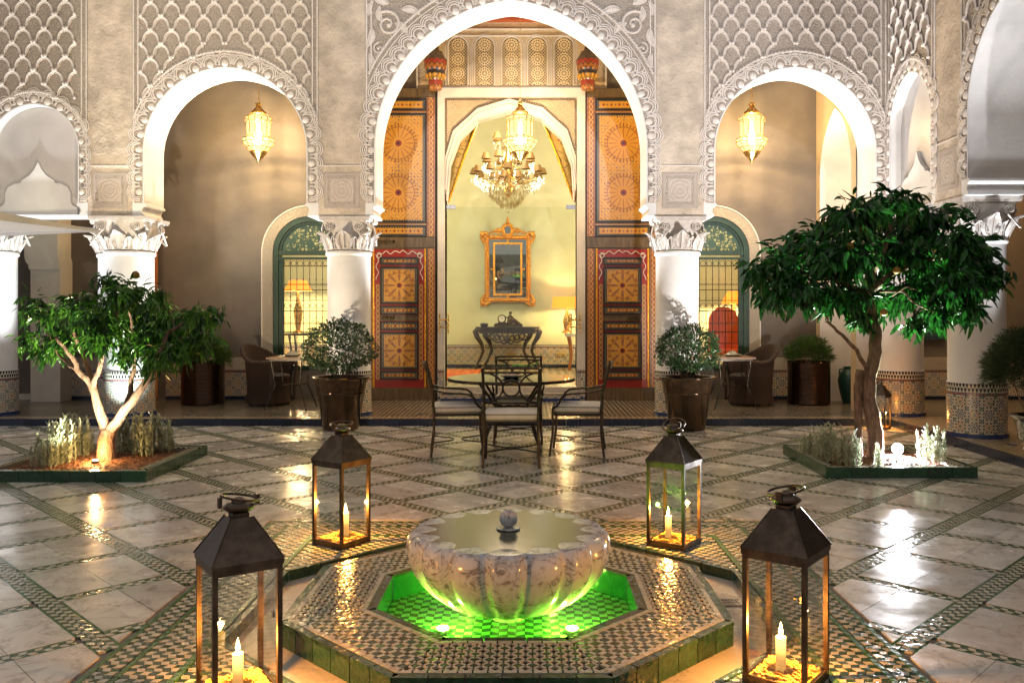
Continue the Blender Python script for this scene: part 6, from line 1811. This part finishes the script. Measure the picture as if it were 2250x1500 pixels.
def side_table(label, x, y, hw_, lab2):
    t = thing('side_table', label, 'table', (x, y, GZ), 0, 'square side tables with iron legs')
    b = MB(); b.box(-hw_, hw_, -.30, .30, .685, .710); b.build('top', M['orange_wood2'], t, local=True)
    b = MB(); b.box(-hw_ + .03, hw_ - .03, -.27, .27, .66, .6845); b.build('apron', M['iron'], t, local=True)
    for sx_ in (-1, 1):
        for sy_ in (-1, 1): b = MB(); b.tube([(sx_ * (hw_ + .02), sy_ * .29, 0), (sx_ * (hw_ - .09), sy_ * .2, .32), (sx_ * (hw_ - .05), sy_ * .24, .665)], .011, 6); b.sphere((sx_ * (hw_ + .02), sy_ * .29, .012), .016, 6, 4); b.build('leg', M['iron'], t, smooth=60, local=True)
    b = MB(); b.tube([(-(hw_ - .09), -.2, .32), ((hw_ - .09), .2, .32)], .008, 5); b.tube([(-(hw_ - .09), .2, .32), ((hw_ - .09), -.2, .32)], .008, 5); b.build('stretcher', M['iron'], t, local=True)
    t = thing('ceramic_dish', lab2, 'dish', (x + .02, y, GZ + .7105), 0, 'stacked dishes on the side tables')
    b = MB(); b.lathe([(0, 0), (.08, 0), (.13, .02), (.13, .026), (.07, .04), (.05, .065), (.06, .07), (.0, .075)], 20, cap=False); b.build('dish', M['glaze_white'], t, smooth=50, local=True)
M['orange_wood2'] = wood('table_wood', (.22, .12, .05))
side_table('square side table in front of the left wicker chair', wx(640, 12.0), 12.0, .26, 'pale dish on the left side table')
side_table('square side table in front of the right wicker chair', wx(1606, 12.0), 12.0, .27, 'pale dish on the right side table')

# parasol
t = thing('parasol', 'corner of a large white parasol reaching in at the left edge', 'parasol', (-4.22, 4.75, 0))
A = (-2.98, 6.0, 1.97); B_ = (-2.80, 4.40, 1.93); C = (-4.95, 6.45, 1.97); D = (-4.9, 4.1, 1.95); top = (-3.95, 5.2, 2.06)
A2, B2, C2, D2 = [(p[0], p[1], p[2]) for p in (A, B_, C, D)]
b = MB(); b.add([A, B_, D, C, top], [(0, 1, 4), (1, 2, 4), (2, 3, 4), (3, 0, 4)]); b.build('canopy', M['canvas'], t)
b = MB()
for p, q in ((A, B_), (B_, D), (D, C), (C, A)):
    b.add([p, q, (q[0], q[1], q[2] - .05), (p[0], p[1], p[2] - .012)] if p == A else [p, q, (q[0], q[1], q[2] - .012 if q == A else q[2] - .05), (p[0], p[1], p[2] - .05)], [(0, 1, 2, 3)])
b.build('valance', M['canvas'], t)
for p in (A, B_, C, D): b = MB(); b.tube([(p[0], p[1], p[2] + .002), (top[0], top[1], top[2] - .02)], .010, 5); b.build('rib', M['canvas'], t)
b = MB(); b.tube([(top[0], top[1], 0.05), (top[0], top[1], top[2] + .08)], .024, 10); b.build('pole', M['dark_wood'], t)
b = MB(); b.box(top[0] - .3, top[0] + .3, top[1] - .3, top[1] + .3, 0.001, .08); b.build('base', M['iron'], t)
# ================================================================== planting
def leafgeo(wd=.30, droop=.18, fold=.06):
    ys = [0, .18, .42, .68, .88, 1.0]; ws_ = [.04, .62, 1.0, .80, .38, 0]
    zc = [-droop * y * y for y in ys]
    vs = [(0, y, z) for y, z in zip(ys, zc)]; L = []; Rr = []
    for k in range(5):
        vs.append((-wd / 2 * ws_[k], ys[k], zc[k] + fold * ws_[k])); L.append(len(vs) - 1)
        vs.append((wd / 2 * ws_[k], ys[k], zc[k] + fold * ws_[k])); Rr.append(len(vs) - 1)
    fs = []
    for k in range(4): fs += [(k, k + 1, L[k + 1], L[k]), (k, Rr[k], Rr[k + 1], k + 1)]
    fs += [(4, 5, L[4]), (4, Rr[4], 5)]
    return np.array(vs), fs
def scatter(name, pts, dirs, sizes, geo, mat, parent, rolls=None, n_parts=0, partname='leaf', kindname='foliage'):
    V0, F0 = geo; allv = []; allf = []; nv = len(V0)
    order = sorted(range(len(pts)), key=lambda i: pts[i][1])     # nearest the viewer first
    pset = set(order[:n_parts]); o0 = world_loc(parent)
    if n_parts:
        pm_ = bpy.data.meshes.new(partname); pm_.from_pydata([tuple(v) for v in V0], [], F0); pm_.materials.append(mat.m); pm_.update()
    cnt = 0
    for i in range(len(pts)):
        d = Vector(dirs[i]).normalized(); q = d.to_track_quat('Y', 'Z') @ Euler((0, rnd.uniform(-1.1, 1.1), 0)).to_quaternion()
        if i in pset:
            ob = bpy.data.objects.new(partname, pm_); COL.objects.link(ob); ob.parent = parent
            ob.location = Vector(pts[i]) - o0; ob.rotation_euler = q.to_euler(); ob.scale = (sizes[i],) * 3
        else:
            m_ = np.array(q.to_matrix()); v = (V0 * sizes[i]) @ m_.T + (np.array(pts[i]) - np.array(o0))
            allv.append(v); allf += [tuple(k + cnt * nv for k in f) for f in F0]; cnt += 1
    if cnt:
        me = bpy.data.meshes.new(kindname); me.from_pydata(np.concatenate(allv).tolist(), [], allf); me.materials.append(mat.m); me.update()
        ob = bpy.data.objects.new(kindname, me); COL.objects.link(ob); ob.parent = parent; ob['kind'] = 'stuff'
def wig(pts, amp=.012):
    out = []
    for k in range(len(pts) - 1):
        A, B_ = Vector(pts[k]), Vector(pts[k + 1])
        for q in range(3):
            c_ = A.lerp(B_, q / 3); out.append(c_ + Vector((rnd.uniform(-amp, amp), rnd.uniform(-amp, amp), rnd.uniform(-amp, amp) * .3)) * (1 if (k or q) else 0))
    out.append(Vector(pts[-1])); return out
def radii(n, a, b_): return [a + (b_ - a) * (k / (n - 1)) ** .8 for k in range(n)]
def clumpcloud(clumps, Y0, dens, length, rY=1.0, hang=.55, seed=3):
    rr = random.Random(seed); pts, dirs, sizes = [], [], []
    for (px, py, rx, ry) in clumps:
        cy = Y0 + rr.uniform(-.35, .35) * rY; s_ = cy / FPX; c_ = P(px, py, cy); a, b_, c2 = rx * s_, (rx + ry) / 2 * s_ * rY, ry * s_
        ntw = max(5, int(dens * (a * b_ + b_ * c2 + a * c2) * 3))
        for k in range(ntw):
            d = Vector((rr.gauss(0, 1), rr.gauss(0, 1), rr.gauss(0, 1))).normalized(); f = rr.uniform(.45, 1.0)
            base = Vector((c_[0] + d.x * a * f, c_[1] + d.y * b_ * f, c_[2] + d.z * c2 * f))
            tw = (d + Vector((rr.uniform(-.5, .5), rr.uniform(-.5, .5), rr.uniform(-.5, .3)))).normalized()
            for q in range(rr.randint(5, 8)):           # a sprig of leaves
                p = base - tw * (.03 * q); ld = (tw * .9 + Vector((rr.uniform(-1, 1), rr.uniform(-1, 1), rr.uniform(-1, .55))) - Vector((0, 0, hang))).normalized()
                pts.append(tuple(p)); dirs.append(ld); sizes.append(length * (rr.uniform(.45, .8) if rr.random() < .35 else rr.uniform(.8, 1.2)))
    return pts, dirs, sizes

LG = leafgeo(.30, .22); LS = leafgeo(.24, .30); LB = leafgeo(.45, .1); LT = leafgeo(.09, .25)
# ---------------- planters
def planter(label, x0_, x1_, y0_, y1_):
    t = thing('square_planter', label, 'planter bed', ((x0_ + x1_) / 2, (y0_ + y1_) / 2, 0), 0, 'green tiled planter beds')
    h = .092; w_ = .115
    b = MB(); 
    for a in ((x0_ + .015, x1_ - .015, y0_ + .015, y0_ + w_), (x0_ + .015, x1_ - .015, y1_ - w_, y1_ - .015), (x0_ + .015, x0_ + w_, y0_ + w_, y1_ - w_), (x1_ - w_, x1_ - .015, y0_ + w_, y1_ - w_)): b.box(a[0], a[1], a[2], a[3], -.005, h - .012)
    b.build('kerb_core', M['grout'], t)
    n = int((x1_ - x0_) / .185); m_ = int((y1_ - y0_) / .185)
    for yy, s_ in ((y0_, 1), (y1_, -1)):
        for k in range(n):
            a = x0_ + (x1_ - x0_) * k / n; c_ = x0_ + (x1_ - x0_) * (k + 1) / n; b = MB(); b.box(a + .002, c_ - .002, min(yy, yy + s_ * .014), max(yy, yy + s_ * .014), -.002, h + rnd.uniform(-.001, .001)); b.build('side_tile', M['glaze_emerald_dark'], t)
    for xx, s_ in ((x0_, 1), (x1_, -1)):
        for k in range(m_):
            a = y0_ + .0145 + (y1_ - y0_ - .029) * k / m_; c_ = y0_ + .0145 + (y1_ - y0_ - .029) * (k + 1) / m_; b = MB(); b.box(min(xx, xx + s_ * .014), max(xx, xx + s_ * .014), a + .002, c_ - .002, -.002, h + rnd.uniform(-.001, .001)); b.build('side_tile', M['glaze_emerald_dark'], t)
    ga, gb = MB(), MB(); p_ = .025
    def fill(xa, xb, ya, yb):
        for i in range(int((xb - xa) / p_)):
            for j in range(int((yb - ya) / p_)):
                sk = .007 * (1 if j % 2 else -1); x = xa + i * p_; y = ya + j * p_
                (ga if (i + j) % 2 else gb).prism([(x - sk / 2, y), (x + p_ - .002 - sk / 2, y), (x + p_ - .002 + sk / 2, y + p_ - .002), (x + sk / 2, y + p_ - .002)], h - .012, h - .001)
    fill(x0_ + .016, x1_ - .016, y0_ + .0155, y0_ + w_); fill(x0_ + .016, x1_ - .016, y1_ - w_, y1_ - .0155); fill(x0_ + .016, x0_ + w_, y0_ + w_, y1_ - w_); fill(x1_ - w_, x1_ - .016, y0_ + w_, y1_ - w_)
    ga.build('white_rim_mosaic', M['glaze_white'], t, kind='stuff'); gb.build('green_rim_mosaic', M['glaze_green'], t, kind='stuff')
    b = MB(); nx = 16; vs = []
    for i in range(nx + 1):
        for j in range(nx + 1):
            u, v = i / nx, j / nx; vs.append((x0_ + w_ + (x1_ - x0_ - 2 * w_) * u, y0_ + w_ + (y1_ - y0_ - 2 * w_) * v, .045 + .035 * sin(pi * u) * sin(pi * v) + rnd.uniform(-.006, .006)))
    b.add(vs, [(i * (nx + 1) + j, (i + 1) * (nx + 1) + j, (i + 1) * (nx + 1) + j + 1, i * (nx + 1) + j + 1) for i in range(nx) for j in range(nx)])
    b.build('mulch_bed', M['bark_chips'], t, smooth=180)
    b = MB()
    for k in range(1500):
        x, y = rnd.uniform(x0_ + w_, x1_ - w_), rnd.uniform(y0_ + w_, y1_ - w_); u, v = (x - x0_ - w_) / (x1_ - x0_ - 2 * w_), (y - y0_ - w_) / (y1_ - y0_ - 2 * w_)
        z = .050 + .035 * sin(pi * u) * sin(pi * v); a = rnd.uniform(0, 6.28); s_ = rnd.uniform(.006, .018)
        b.obox((x, y, z), (s_ * cos(a), s_ * sin(a), rnd.uniform(-.3, .3) * s_), (-s_ * .4 * sin(a), s_ * .4 * cos(a), 0), (0, 0, .002))
    b.build('bark_chips', M['bark_chips'], t, kind='stuff')
M['glaze_emerald_dark'] = glaze('glaze_dark_emerald', (.010, .055, .022), .2, .5)
planter('green tiled planter around the small orange tree, mulch glowing from an uplight', -4.62, -3.15, 7.13, 8.50)
planter('green tiled planter around the large dark tree at the right', 2.52, 3.80, 7.30, 8.55)

# ---------------- left tree
YT = 7.80
t = thing('orange_tree', 'small spreading orange tree on bare forked stems, lit from below', 'tree', (wx(232, YT), YT, .07), 0, 'trees in the planters')
def Q(x, y, dy=0): return P(x, y, YT + dy)
b = MB(); pts = wig([Q(234, 1018), Q(234, 990), Q(236, 962), Q(240, 940)], .006); b.tube(pts, radii(len(pts), .088, .070), 12)
for path, ra, rb in (([Q(238, 962), Q(218, 900, -.02), Q(200, 845, -.05), Q(172, 812, -.05), Q(150, 775, -.1), Q(122, 738, -.15)], .052, .012),
                     ([Q(220, 905, .02), Q(207, 850, .08), Q(186, 790, .12), Q(170, 745, .1), Q(150, 700, .1)], .036, .010),
                     ([Q(240, 950), Q(262, 915, -.05), Q(300, 868, -.1), Q(334, 820, -.12), Q(345, 780, -.1), Q(370, 730, -.05), Q(420, 700, 0)], .054, .010),
                     ([Q(278, 892, .02), Q(286, 850, .1), Q(298, 800, .15), Q(290, 740, .1), Q(285, 660, 0)], .030, .010),
                     ([Q(205, 850, -.05), Q(222, 800, -.15), Q(232, 750, -.2), Q(255, 690, -.2), Q(270, 640, -.1)], .026, .008),
                     ([Q(172, 812), Q(150, 800, .1), Q(130, 780, .2), Q(100, 720, .2), Q(70, 690, .2)], .020, .006),
                     ([Q(334, 820), Q(370, 780, .15), Q(400, 740, .15), Q(460, 695, .1)], .020, .006)):
    pts = wig(path); b.tube(pts, radii(len(pts), ra, rb), 9)
b.build('trunk', M['bark'], t, smooth=180)
cl = [(105, 690, 70, 38), (70, 670, 42, 30), (110, 765, 48, 42), (60, 745, 26, 32), (185, 672, 62, 45), (285, 640, 60, 42), (232, 615, 30, 24), (262, 690, 78, 50), (345, 655, 50, 36), (360, 715, 70, 55), (430, 690, 60, 35), (470, 695, 26, 24), (400, 765, 50, 45), (345, 790, 48, 38), (275, 780, 34, 36), (430, 738, 48, 42), (215, 745, 60, 40), (310, 738, 60, 45), (160, 715, 60, 42), (150, 745, 62, 34), (240, 715, 60, 40), (385, 735, 66, 44), (300, 680, 70, 46), (205, 700, 60, 36), (330, 765, 50, 36), (250, 655, 44, 34), (440, 715, 44, 34)]
pts, dirs, sizes = clumpcloud(cl, YT, 85, .11, 1.25, .5, 5)
scatter('leaf', pts, dirs, sizes, LS, M['leaf_orange'], t, n_parts=300, kindname='crown')
b = MB(); b.sphere(Q(298, 604, -.2), .035, 12, 8); b.build('fruit', M['fruit'], t, smooth=180)
# ---------------- right tree
YT2 = 7.88
t = thing('orange_tree', 'large dense dark leaved orange tree with a thick trunk on the right', 'tree', (wx(1912, YT2), YT2, .07), 0, 'trees in the planters')
def Q2(x, y, dy=0): return P(x, y, YT2 + dy)
b = MB(); pts = wig([Q2(1925, 1015), Q2(1922, 950), Q2(1912, 890), Q2(1908, 840), Q2(1922, 790), Q2(1925, 740), Q2(1918, 700), Q2(1905, 650), Q2(1915, 590)], .010); b.tube(pts, radii(len(pts), .074, .046), 14)
pts = wig([Q2(1888, 1010, .05), Q2(1886, 930, .03), Q2(1884, 850, .0), Q2(1890, 812, -.02)], .006); b.tube(pts, radii(len(pts), .034, .036), 10)
for path, ra, rb in (([Q2(1908, 815), Q2(1885, 770, -.12), Q2(1850, 735, -.18), Q2(1822, 712, -.2), Q2(1814, 694, -.2)], .022, .009), ([Q2(1822, 712, -.2), Q2(1812, 706, -.2)], .008, .004),
                     ([Q2(1905, 650), Q2(1850, 620, -.1), Q2(1780, 600, 0), Q2(1700, 590, .1)], .04, .01), ([Q2(1912, 640), Q2(1960, 600, .1), Q2(2040, 570, .1), Q2(2130, 560, 0)], .04, .01),
                     ([Q2(1915, 600), Q2(1950, 530, -.1), Q2(1960, 450, 0)], .04, .01), ([Q2(1905, 600), Q2(1870, 540, .1), Q2(1820, 490, .1)], .03, .01), ([Q2(1935, 640, -.1), Q2(1985, 640, -.3), Q2(2010, 665, -.35), Q2(2060, 690, -.3)], .014, .006),
                     ([Q2(1960, 650, -.3), Q2(1990, 630, -.35), Q2(2020, 640, -.35)], .009, .004)):
    pts = wig(path); b.tube(pts, radii(len(pts), ra, rb), 8)
b.build('trunk', M['bark'], t, smooth=180)
cl = [(1715, 600, 72, 55), (1668, 592, 34, 36), (1790, 530, 80, 60), (1870, 470, 75, 45), (1955, 445, 85, 42), (2040, 480, 75, 48), (2110, 530, 62, 50), (2150, 570, 48, 50), (1850, 560, 100, 75), (1960, 540, 110, 80), (2060, 580, 95, 70), (2140, 630, 52, 50), (1695, 648, 42, 38), (1760, 640, 72, 46), (1850, 650, 80, 45), (1930, 660, 75, 45), (2010, 640, 70, 45), (2070, 690, 55, 36), (2010, 710, 30, 24), (2130, 682, 35, 34), (2185, 610, 22, 46), (1735, 555, 60, 45), (1900, 700, 40, 24), (2100, 620, 70, 60)]
pts, dirs, sizes = clumpcloud(cl, YT2, 92, .135, 1.3, .6, 9)
scatter('leaf', pts, dirs, sizes, LG, M['leaf_dark'], t, n_parts=300, kindname='crown')
for px, py in ((1970, 594), (1897, 497), (1868, 540), (1942, 686)):
    b = MB(); b.sphere(Q2(px, py, -.45), .032, 12, 8); b.build('fruit', M['fruit'], t, smooth=180)
# ---------------- topiary balls
def topiary(label, px, py, rpx, potx, Y, seed):
    rr = random.Random(seed); c_ = P(px, py, Y); r_ = rpx * Y / FPX
    t = thing('topiary_ball', label, 'topiary', (potx, Y, .60), 0, 'round topiaries in the tapered pots')
    b = MB()
    for k in range(7):
        a = rr.uniform(0, 6.28); e = (c_[0] + r_ * .5 * cos(a), Y + r_ * .5 * sin(a), c_[2] + rr.uniform(-.1, .15)); pts = wig([(potx + .05 * cos(a), Y + .05 * sin(a), .58), (potx + .10 * cos(a), Y + .1 * sin(a), .72), e], .008); b.tube(pts, radii(len(pts), .014, .004), 6)
    b.build('stem', M['bark'], t, smooth=180)
    pts, dirs, sizes = [], [], []
    for k in range(1150):
        d = Vector((rr.gauss(0, 1), rr.gauss(0, 1), rr.gauss(0, 1))).normalized()
        lump = 1 + .07 * sin(d.x * 7 + seed) * cos(d.z * 6) + .05 * sin(d.y * 9 + d.z * 5)
        f = lump * (rr.uniform(.80, 1.03) if rr.random() < .8 else rr.uniform(.35, .85))
        if d.z < -.55: f *= .80
        p = Vector(c_) + Vector((d.x * r_ * f, d.y * r_ * f, d.z * r_ * .82 * f))
        for q in range(rr.randint(3, 5)):
            ld = (d * .8 + Vector((rr.uniform(-1, 1), rr.uniform(-1, 1), rr.uniform(-.7, .9)))).normalized()
            pts.append(tuple(p + Vector((rr.uniform(-.02, .02), rr.uniform(-.02, .02), rr.uniform(-.02, .02))))); dirs.append(ld); sizes.append(rr.uniform(.030, .048))
    scatter('leaf', pts, dirs, sizes, LB, M['leaf_box'], t, kindname='foliage')
topiary('round clipped topiary in the left tapered pot, full and leafy', 747, 768, 78, -2.245, 10.38, 2)
topiary('round clipped topiary in the right tapered pot, looser with gaps', 1510, 772, 68, 1.915, 10.38, 6)
def tuft(label, px, py, rx, ry, Y, mat, n, L_, gname, kind='fern', name='potted_fern', base=None):
    rr = random.Random(px); c_ = P(px, py, Y); a, c2 = rx * Y / FPX, ry * Y / FPX; base = base or (c_[0], Y, GZ + .54)
    t = thing(name, label, kind, base, 0, gname)
    pts, dirs, sizes = [], [], []
    for k in range(n):
        d = Vector((rr.gauss(0, 1), rr.gauss(0, 1), abs(rr.gauss(0, 1)) * 1.0 - .15)).normalized(); f = rr.uniform(.3, 1) ** .6
        p = Vector((c_[0] + d.x * a * f, Y + d.y * a * f, c_[2] - c2 * .5 + d.z * c2 * 1.3 * f))
        for q in range(3): pts.append(tuple(p)); dirs.append((d + Vector((rr.uniform(-.6, .6), rr.uniform(-.6, .6), rr.uniform(-.3, .8))))); sizes.append(L_ * rr.uniform(.6, 1.2))
    scatter('blade', pts, dirs, sizes, LT, mat, t, kindname='foliage')
    b = MB()
    for k in range(5): a_ = 1.3 * k; b.tube([base, (base[0] + .06 * cos(a_), base[1] + .06 * sin(a_), base[2] + .1), (c_[0] + a * .5 * cos(a_), Y + a * .4 * sin(a_), c_[2])], .006, 5)
    b.build('stem', M['bark'], t)
tuft('feathery green bush in the left copper drum planter', 455, 770, 48, 40, 12.5, M['leaf_fern'], 900, .09, 'feathery bushes in the drum planters', base=(wx(446, 12.5), 12.5, GZ + .54))
tuft('feathery green bush in the right copper drum planter', 1777, 768, 48, 34, 12.5, M['leaf_fern'], 900, .09, 'feathery bushes in the drum planters')
tuft('dusky juniper shrub above the silver urn at the right edge', 2250, 790, 78, 82, 8.1, M['leaf_juniper'], 2400, .085, 'juniper', 'shrub', 'juniper_shrub', base=(wx(2262, 8.1), 8.1, .43))
# ---------------- rosemary
def sprig_mesh(seed):
    rr = random.Random(seed); V0, F0 = leafgeo(.26, .1, .0); vs, fs = [], []; n = 0; H_ = .30
    for s_ in range(4):
        bx, by = rr.uniform(-.045, .045), rr.uniform(-.045, .045); h_ = H_ * rr.uniform(.6, 1.1); lx, ly = rr.uniform(-.02, .02), rr.uniform(-.02, .02)
        for k in range(46):
            u = k / 46; p = np.array((bx + lx * u, by + ly * u, h_ * u + .01)); a = rr.uniform(0, 6.28); d = Vector((cos(a), sin(a), rr.uniform(1.0, 2.6))).normalized(); q = d.to_track_quat('Y', 'Z')
            m_ = np.array(q.to_matrix()); v = (V0 * rr.uniform(.034, .052)) @ m_.T + p; vs += v.tolist(); fs += [tuple(i + n for i in f) for f in F0]; n += len(V0)
    me = bpy.data.meshes.new('rosemary_sprigs'); me.from_pydata(vs, [], fs); me.materials.append(M['leaf_silver'].m); me.update(); return me
SP = [sprig_mesh(k) for k in range(4)]
def rosemary(label, x, y, n, sc, group):
    t = thing('rosemary_bush', label, 'shrub', (x, y, .055), 0, group)
    for k in range(n): inst('sprig', SP[rnd.randrange(4)], t, (rnd.uniform(-.09, .09), rnd.uniform(-.07, .07), 0), (0, 0, rnd.uniform(0, 6.28)), sc * rnd.uniform(.8, 1.15))
k = 0
names = ['far left', 'second from the left', 'third from the left', 'fourth from the left', 'fifth from the left', 'sixth from the left', 'seventh from the left', 'rightmost']
for (px, py, n, sc) in ((100, 1028, 6, .95), (130, 1020, 5, 1.05), (168, 1005, 5, 1.0), (196, 985, 4, 1.0), (282, 995, 4, 1.1), (316, 1002, 5, 1.15), (344, 985, 4, 1.05), (372, 990, 5, 1.0)):
    Y = (EYE - .055) * FPX / (py - VY); rosemary('silvery rosemary bush, ' + names[k] + ' in the left planter', wx(px, Y), max(7.3, min(8.33, Y)), n, sc, 'rosemary around the small orange tree'); k += 1
k = 0
names = ['leftmost', 'second from the left', 'third from the left', 'fourth from the left', 'in front of the trunk', 'second from the right', 'rightmost']
for (px, py, n, sc) in ((1782, 1003, 4, .85), (1812, 1012, 5, .95), (1842, 1018, 4, .9), (1868, 1028, 4, .9), (1930, 1035, 3, .6), (2032, 1012, 4, .9), (2062, 1018, 5, .9)):
    Y = (EYE - .055) * FPX / (py - VY); rosemary('grey green rosemary bush, ' + names[k] + ' in the right planter', wx(px, Y), max(7.45, min(8.4, Y)), n, sc, 'rosemary around the large dark tree'); k += 1

# ================================================================== lamps of the courtyard
COOL = (.93, .95, 1.0)
def uplight(label, x, y, z, target, power, spot, col=COOL, lens=True, blend=.6, size=.05):
    t = thing('floor_uplight', label, 'floor light', (x, y, z), 0, 'recessed floor uplights')
    b = MB(); b.lathe([(.045, 0), (.050, .004), (.050, .010), (.038, .011), (.038, .007), (0, .007)], 16, cap=False); b.build('bezel', M['steel'], t, smooth=40, local=True)
    light('uplight_beam', 'SPOT', (x, y, z + .03), power, col, size, target, spot, blend)
ARC = (('central arch', -.216, 1.15, 420), ('left lantern arch', -3.819, .55, 330), ('right lantern arch', 3.374, .55, 300))
for nm, cx_, dx, pw in ARC:
    for s_, w2 in ((-1, 'left'), (1, 'right')):
        uplight('recessed floor uplight at the %s foot of the %s' % (w2, nm), cx_ + s_ * dx, YC + .02, GZ, (cx_ + s_ * (dx + .0), YC, 3.4), pw, 52)
uplight('recessed floor uplight below the far left blind arch', -6.235, YF - .45, 0, (-6.235, YF + .1, 3.0), 300, 60)
uplight('recessed floor uplight below the right side blind arch', 4.06, 10.26, 0, (4.60, 10.26, 3.0), 60, 60)
uplight('recessed floor uplight in the near right side arch', 4.82, 8.62, GZ, (4.82, 8.66, 4.6), 300, 36)
uplight('added floor uplight brightening the white parasol, unseen past the left edge', -4.4, 5.35, 0, (-3.9, 5.4, 2.3), 45, 110)  # lamp added out of view to brighten the underside of the parasol
uplight('recessed floor uplight at the foot of the lit left column', -4.95, 10.50, 0, (-5.17, 11.0, 1.9), 90, 100, (.82, 1.0, .96))
for (lab, x, y, z, tg, pw, sp_, cl_) in (('spot fixture in the left planter aimed at the arcade', -3.86, 8.36, .11, (-3.0, 10.9, 3.4), 260, 105, (1, .80, .56)),
                                   ('spot fixture in the right planter aimed at the arcade', 3.05, 8.42, .11, (2.3, 10.9, 3.5), 330, 110, (1, .93, .88)),):
    t = thing('garden_spot', lab, 'spotlight', (x, y, z - .02), 0, 'garden spots in the planters')
    d = (Vector(tg) - Vector((x, y, z))).normalized(); b = MB(); p = Vector((x, y, z)); b.tube([p, p + d * .06], .03, 12); b.tube([(x, y, z - .04), (x, y, z)], .008, 6); b.build('housing', M['iron'], t)
    light('garden_spot_beam', 'SPOT', tuple(p + d * .075), pw, cl_, .03, tg, sp_, .7)
for k, (x_, cl_, pw) in enumerate(((-5.6, (1, .84, .62), 1350), (-2.7, (1, .90, .76), 1150), (.5, (.96, .95, 1.0), 1050), (3.4, (.95, .94, 1.0), 1250))):
    t = thing('roof_floodlight', 'floodlight high behind the viewer washing the ' + ('left end', 'left middle', 'right middle', 'right end')[k] + ' of the arcade', 'floodlight', (x_, -4.0, 5.9), 0, 'floodlights high behind the viewer')
    b = MB(); b.tube([(0, 0, 0), (0, -.16, 0)], [.09, .06], 14); b.build('housing', M['iron'], t, local=True)
    light('roof_wash', 'SPOT', (x_, -3.9, 5.9), pw, cl_, .12, (x_, YF, 5.35), 25, .45)
# tree lights
x, y = wx(212, 7.62), 7.60
t = thing('tree_uplight', 'warm uplight in the mulch at the foot of the small tree', 'spotlight', (x, y, .07))
b = MB(); b.lathe([(.03, 0), (.035, .02), (.03, .03)], 14); b.build('housing', M['iron'], t, local=True); b = MB(); b.lathe([(.024, .0305), (.018, .036), (0, .037)], 14, cap=False); b.build('lens', M['tree_lens'], t, smooth=60, local=True)
light('tree_light', 'POINT', (x, y, .16), 8, (1, .58, .22), .03)
light('tree_light', 'SPOT', (x + .24, y - .34, .13), 170, (1, .95, .70), .03, (x - .45, 7.75, 1.35), 92, .6)
x, y, z = wx(1972, 8.12), 8.12, .122
t = thing('garden_floodlight', 'dazzling white floodlight shining toward the viewer beside the large tree', 'floodlight', (x, y, .06))
d = Vector((-x * .75, -y, 1.1 - z)).normalized(); p = Vector((x, y, z))
b = MB(); b.tube([p - d * .07, p], [.035, .055], 14); b.tube([(x, y, .05), (x, y + .03, z - .03)], .008, 6); b.build('housing', M['iron'], t, smooth=40)
b = MB(); b.tube([p + d * .001, p + d * .004], [.050, .048], 14); b.build('lens', M['floodlight'], t)
light('floodlight_beam', 'SPOT', tuple(p + d * .03), 420, (.97, .96, 1.0), .03, tuple(p + d), 112, .5)
light('floodlight_beam', 'SPOT', (x - .02, y + .06, .14), 700, (.80, 1.0, .75), .03, (wx(1915, 7.9), 7.70, 1.9), 68, .6)
# hanging lantern bulbs
for k, (x, Y, z) in enumerate(PEND): light('lantern_light', 'POINT', (x, Y, z - .03), (340, 270, 340)[k], (1, .68, .32), .03)
light('gallery_light', 'POINT', (6.2, 12.0, 3.6), 60, (1, .58, .24), .2)
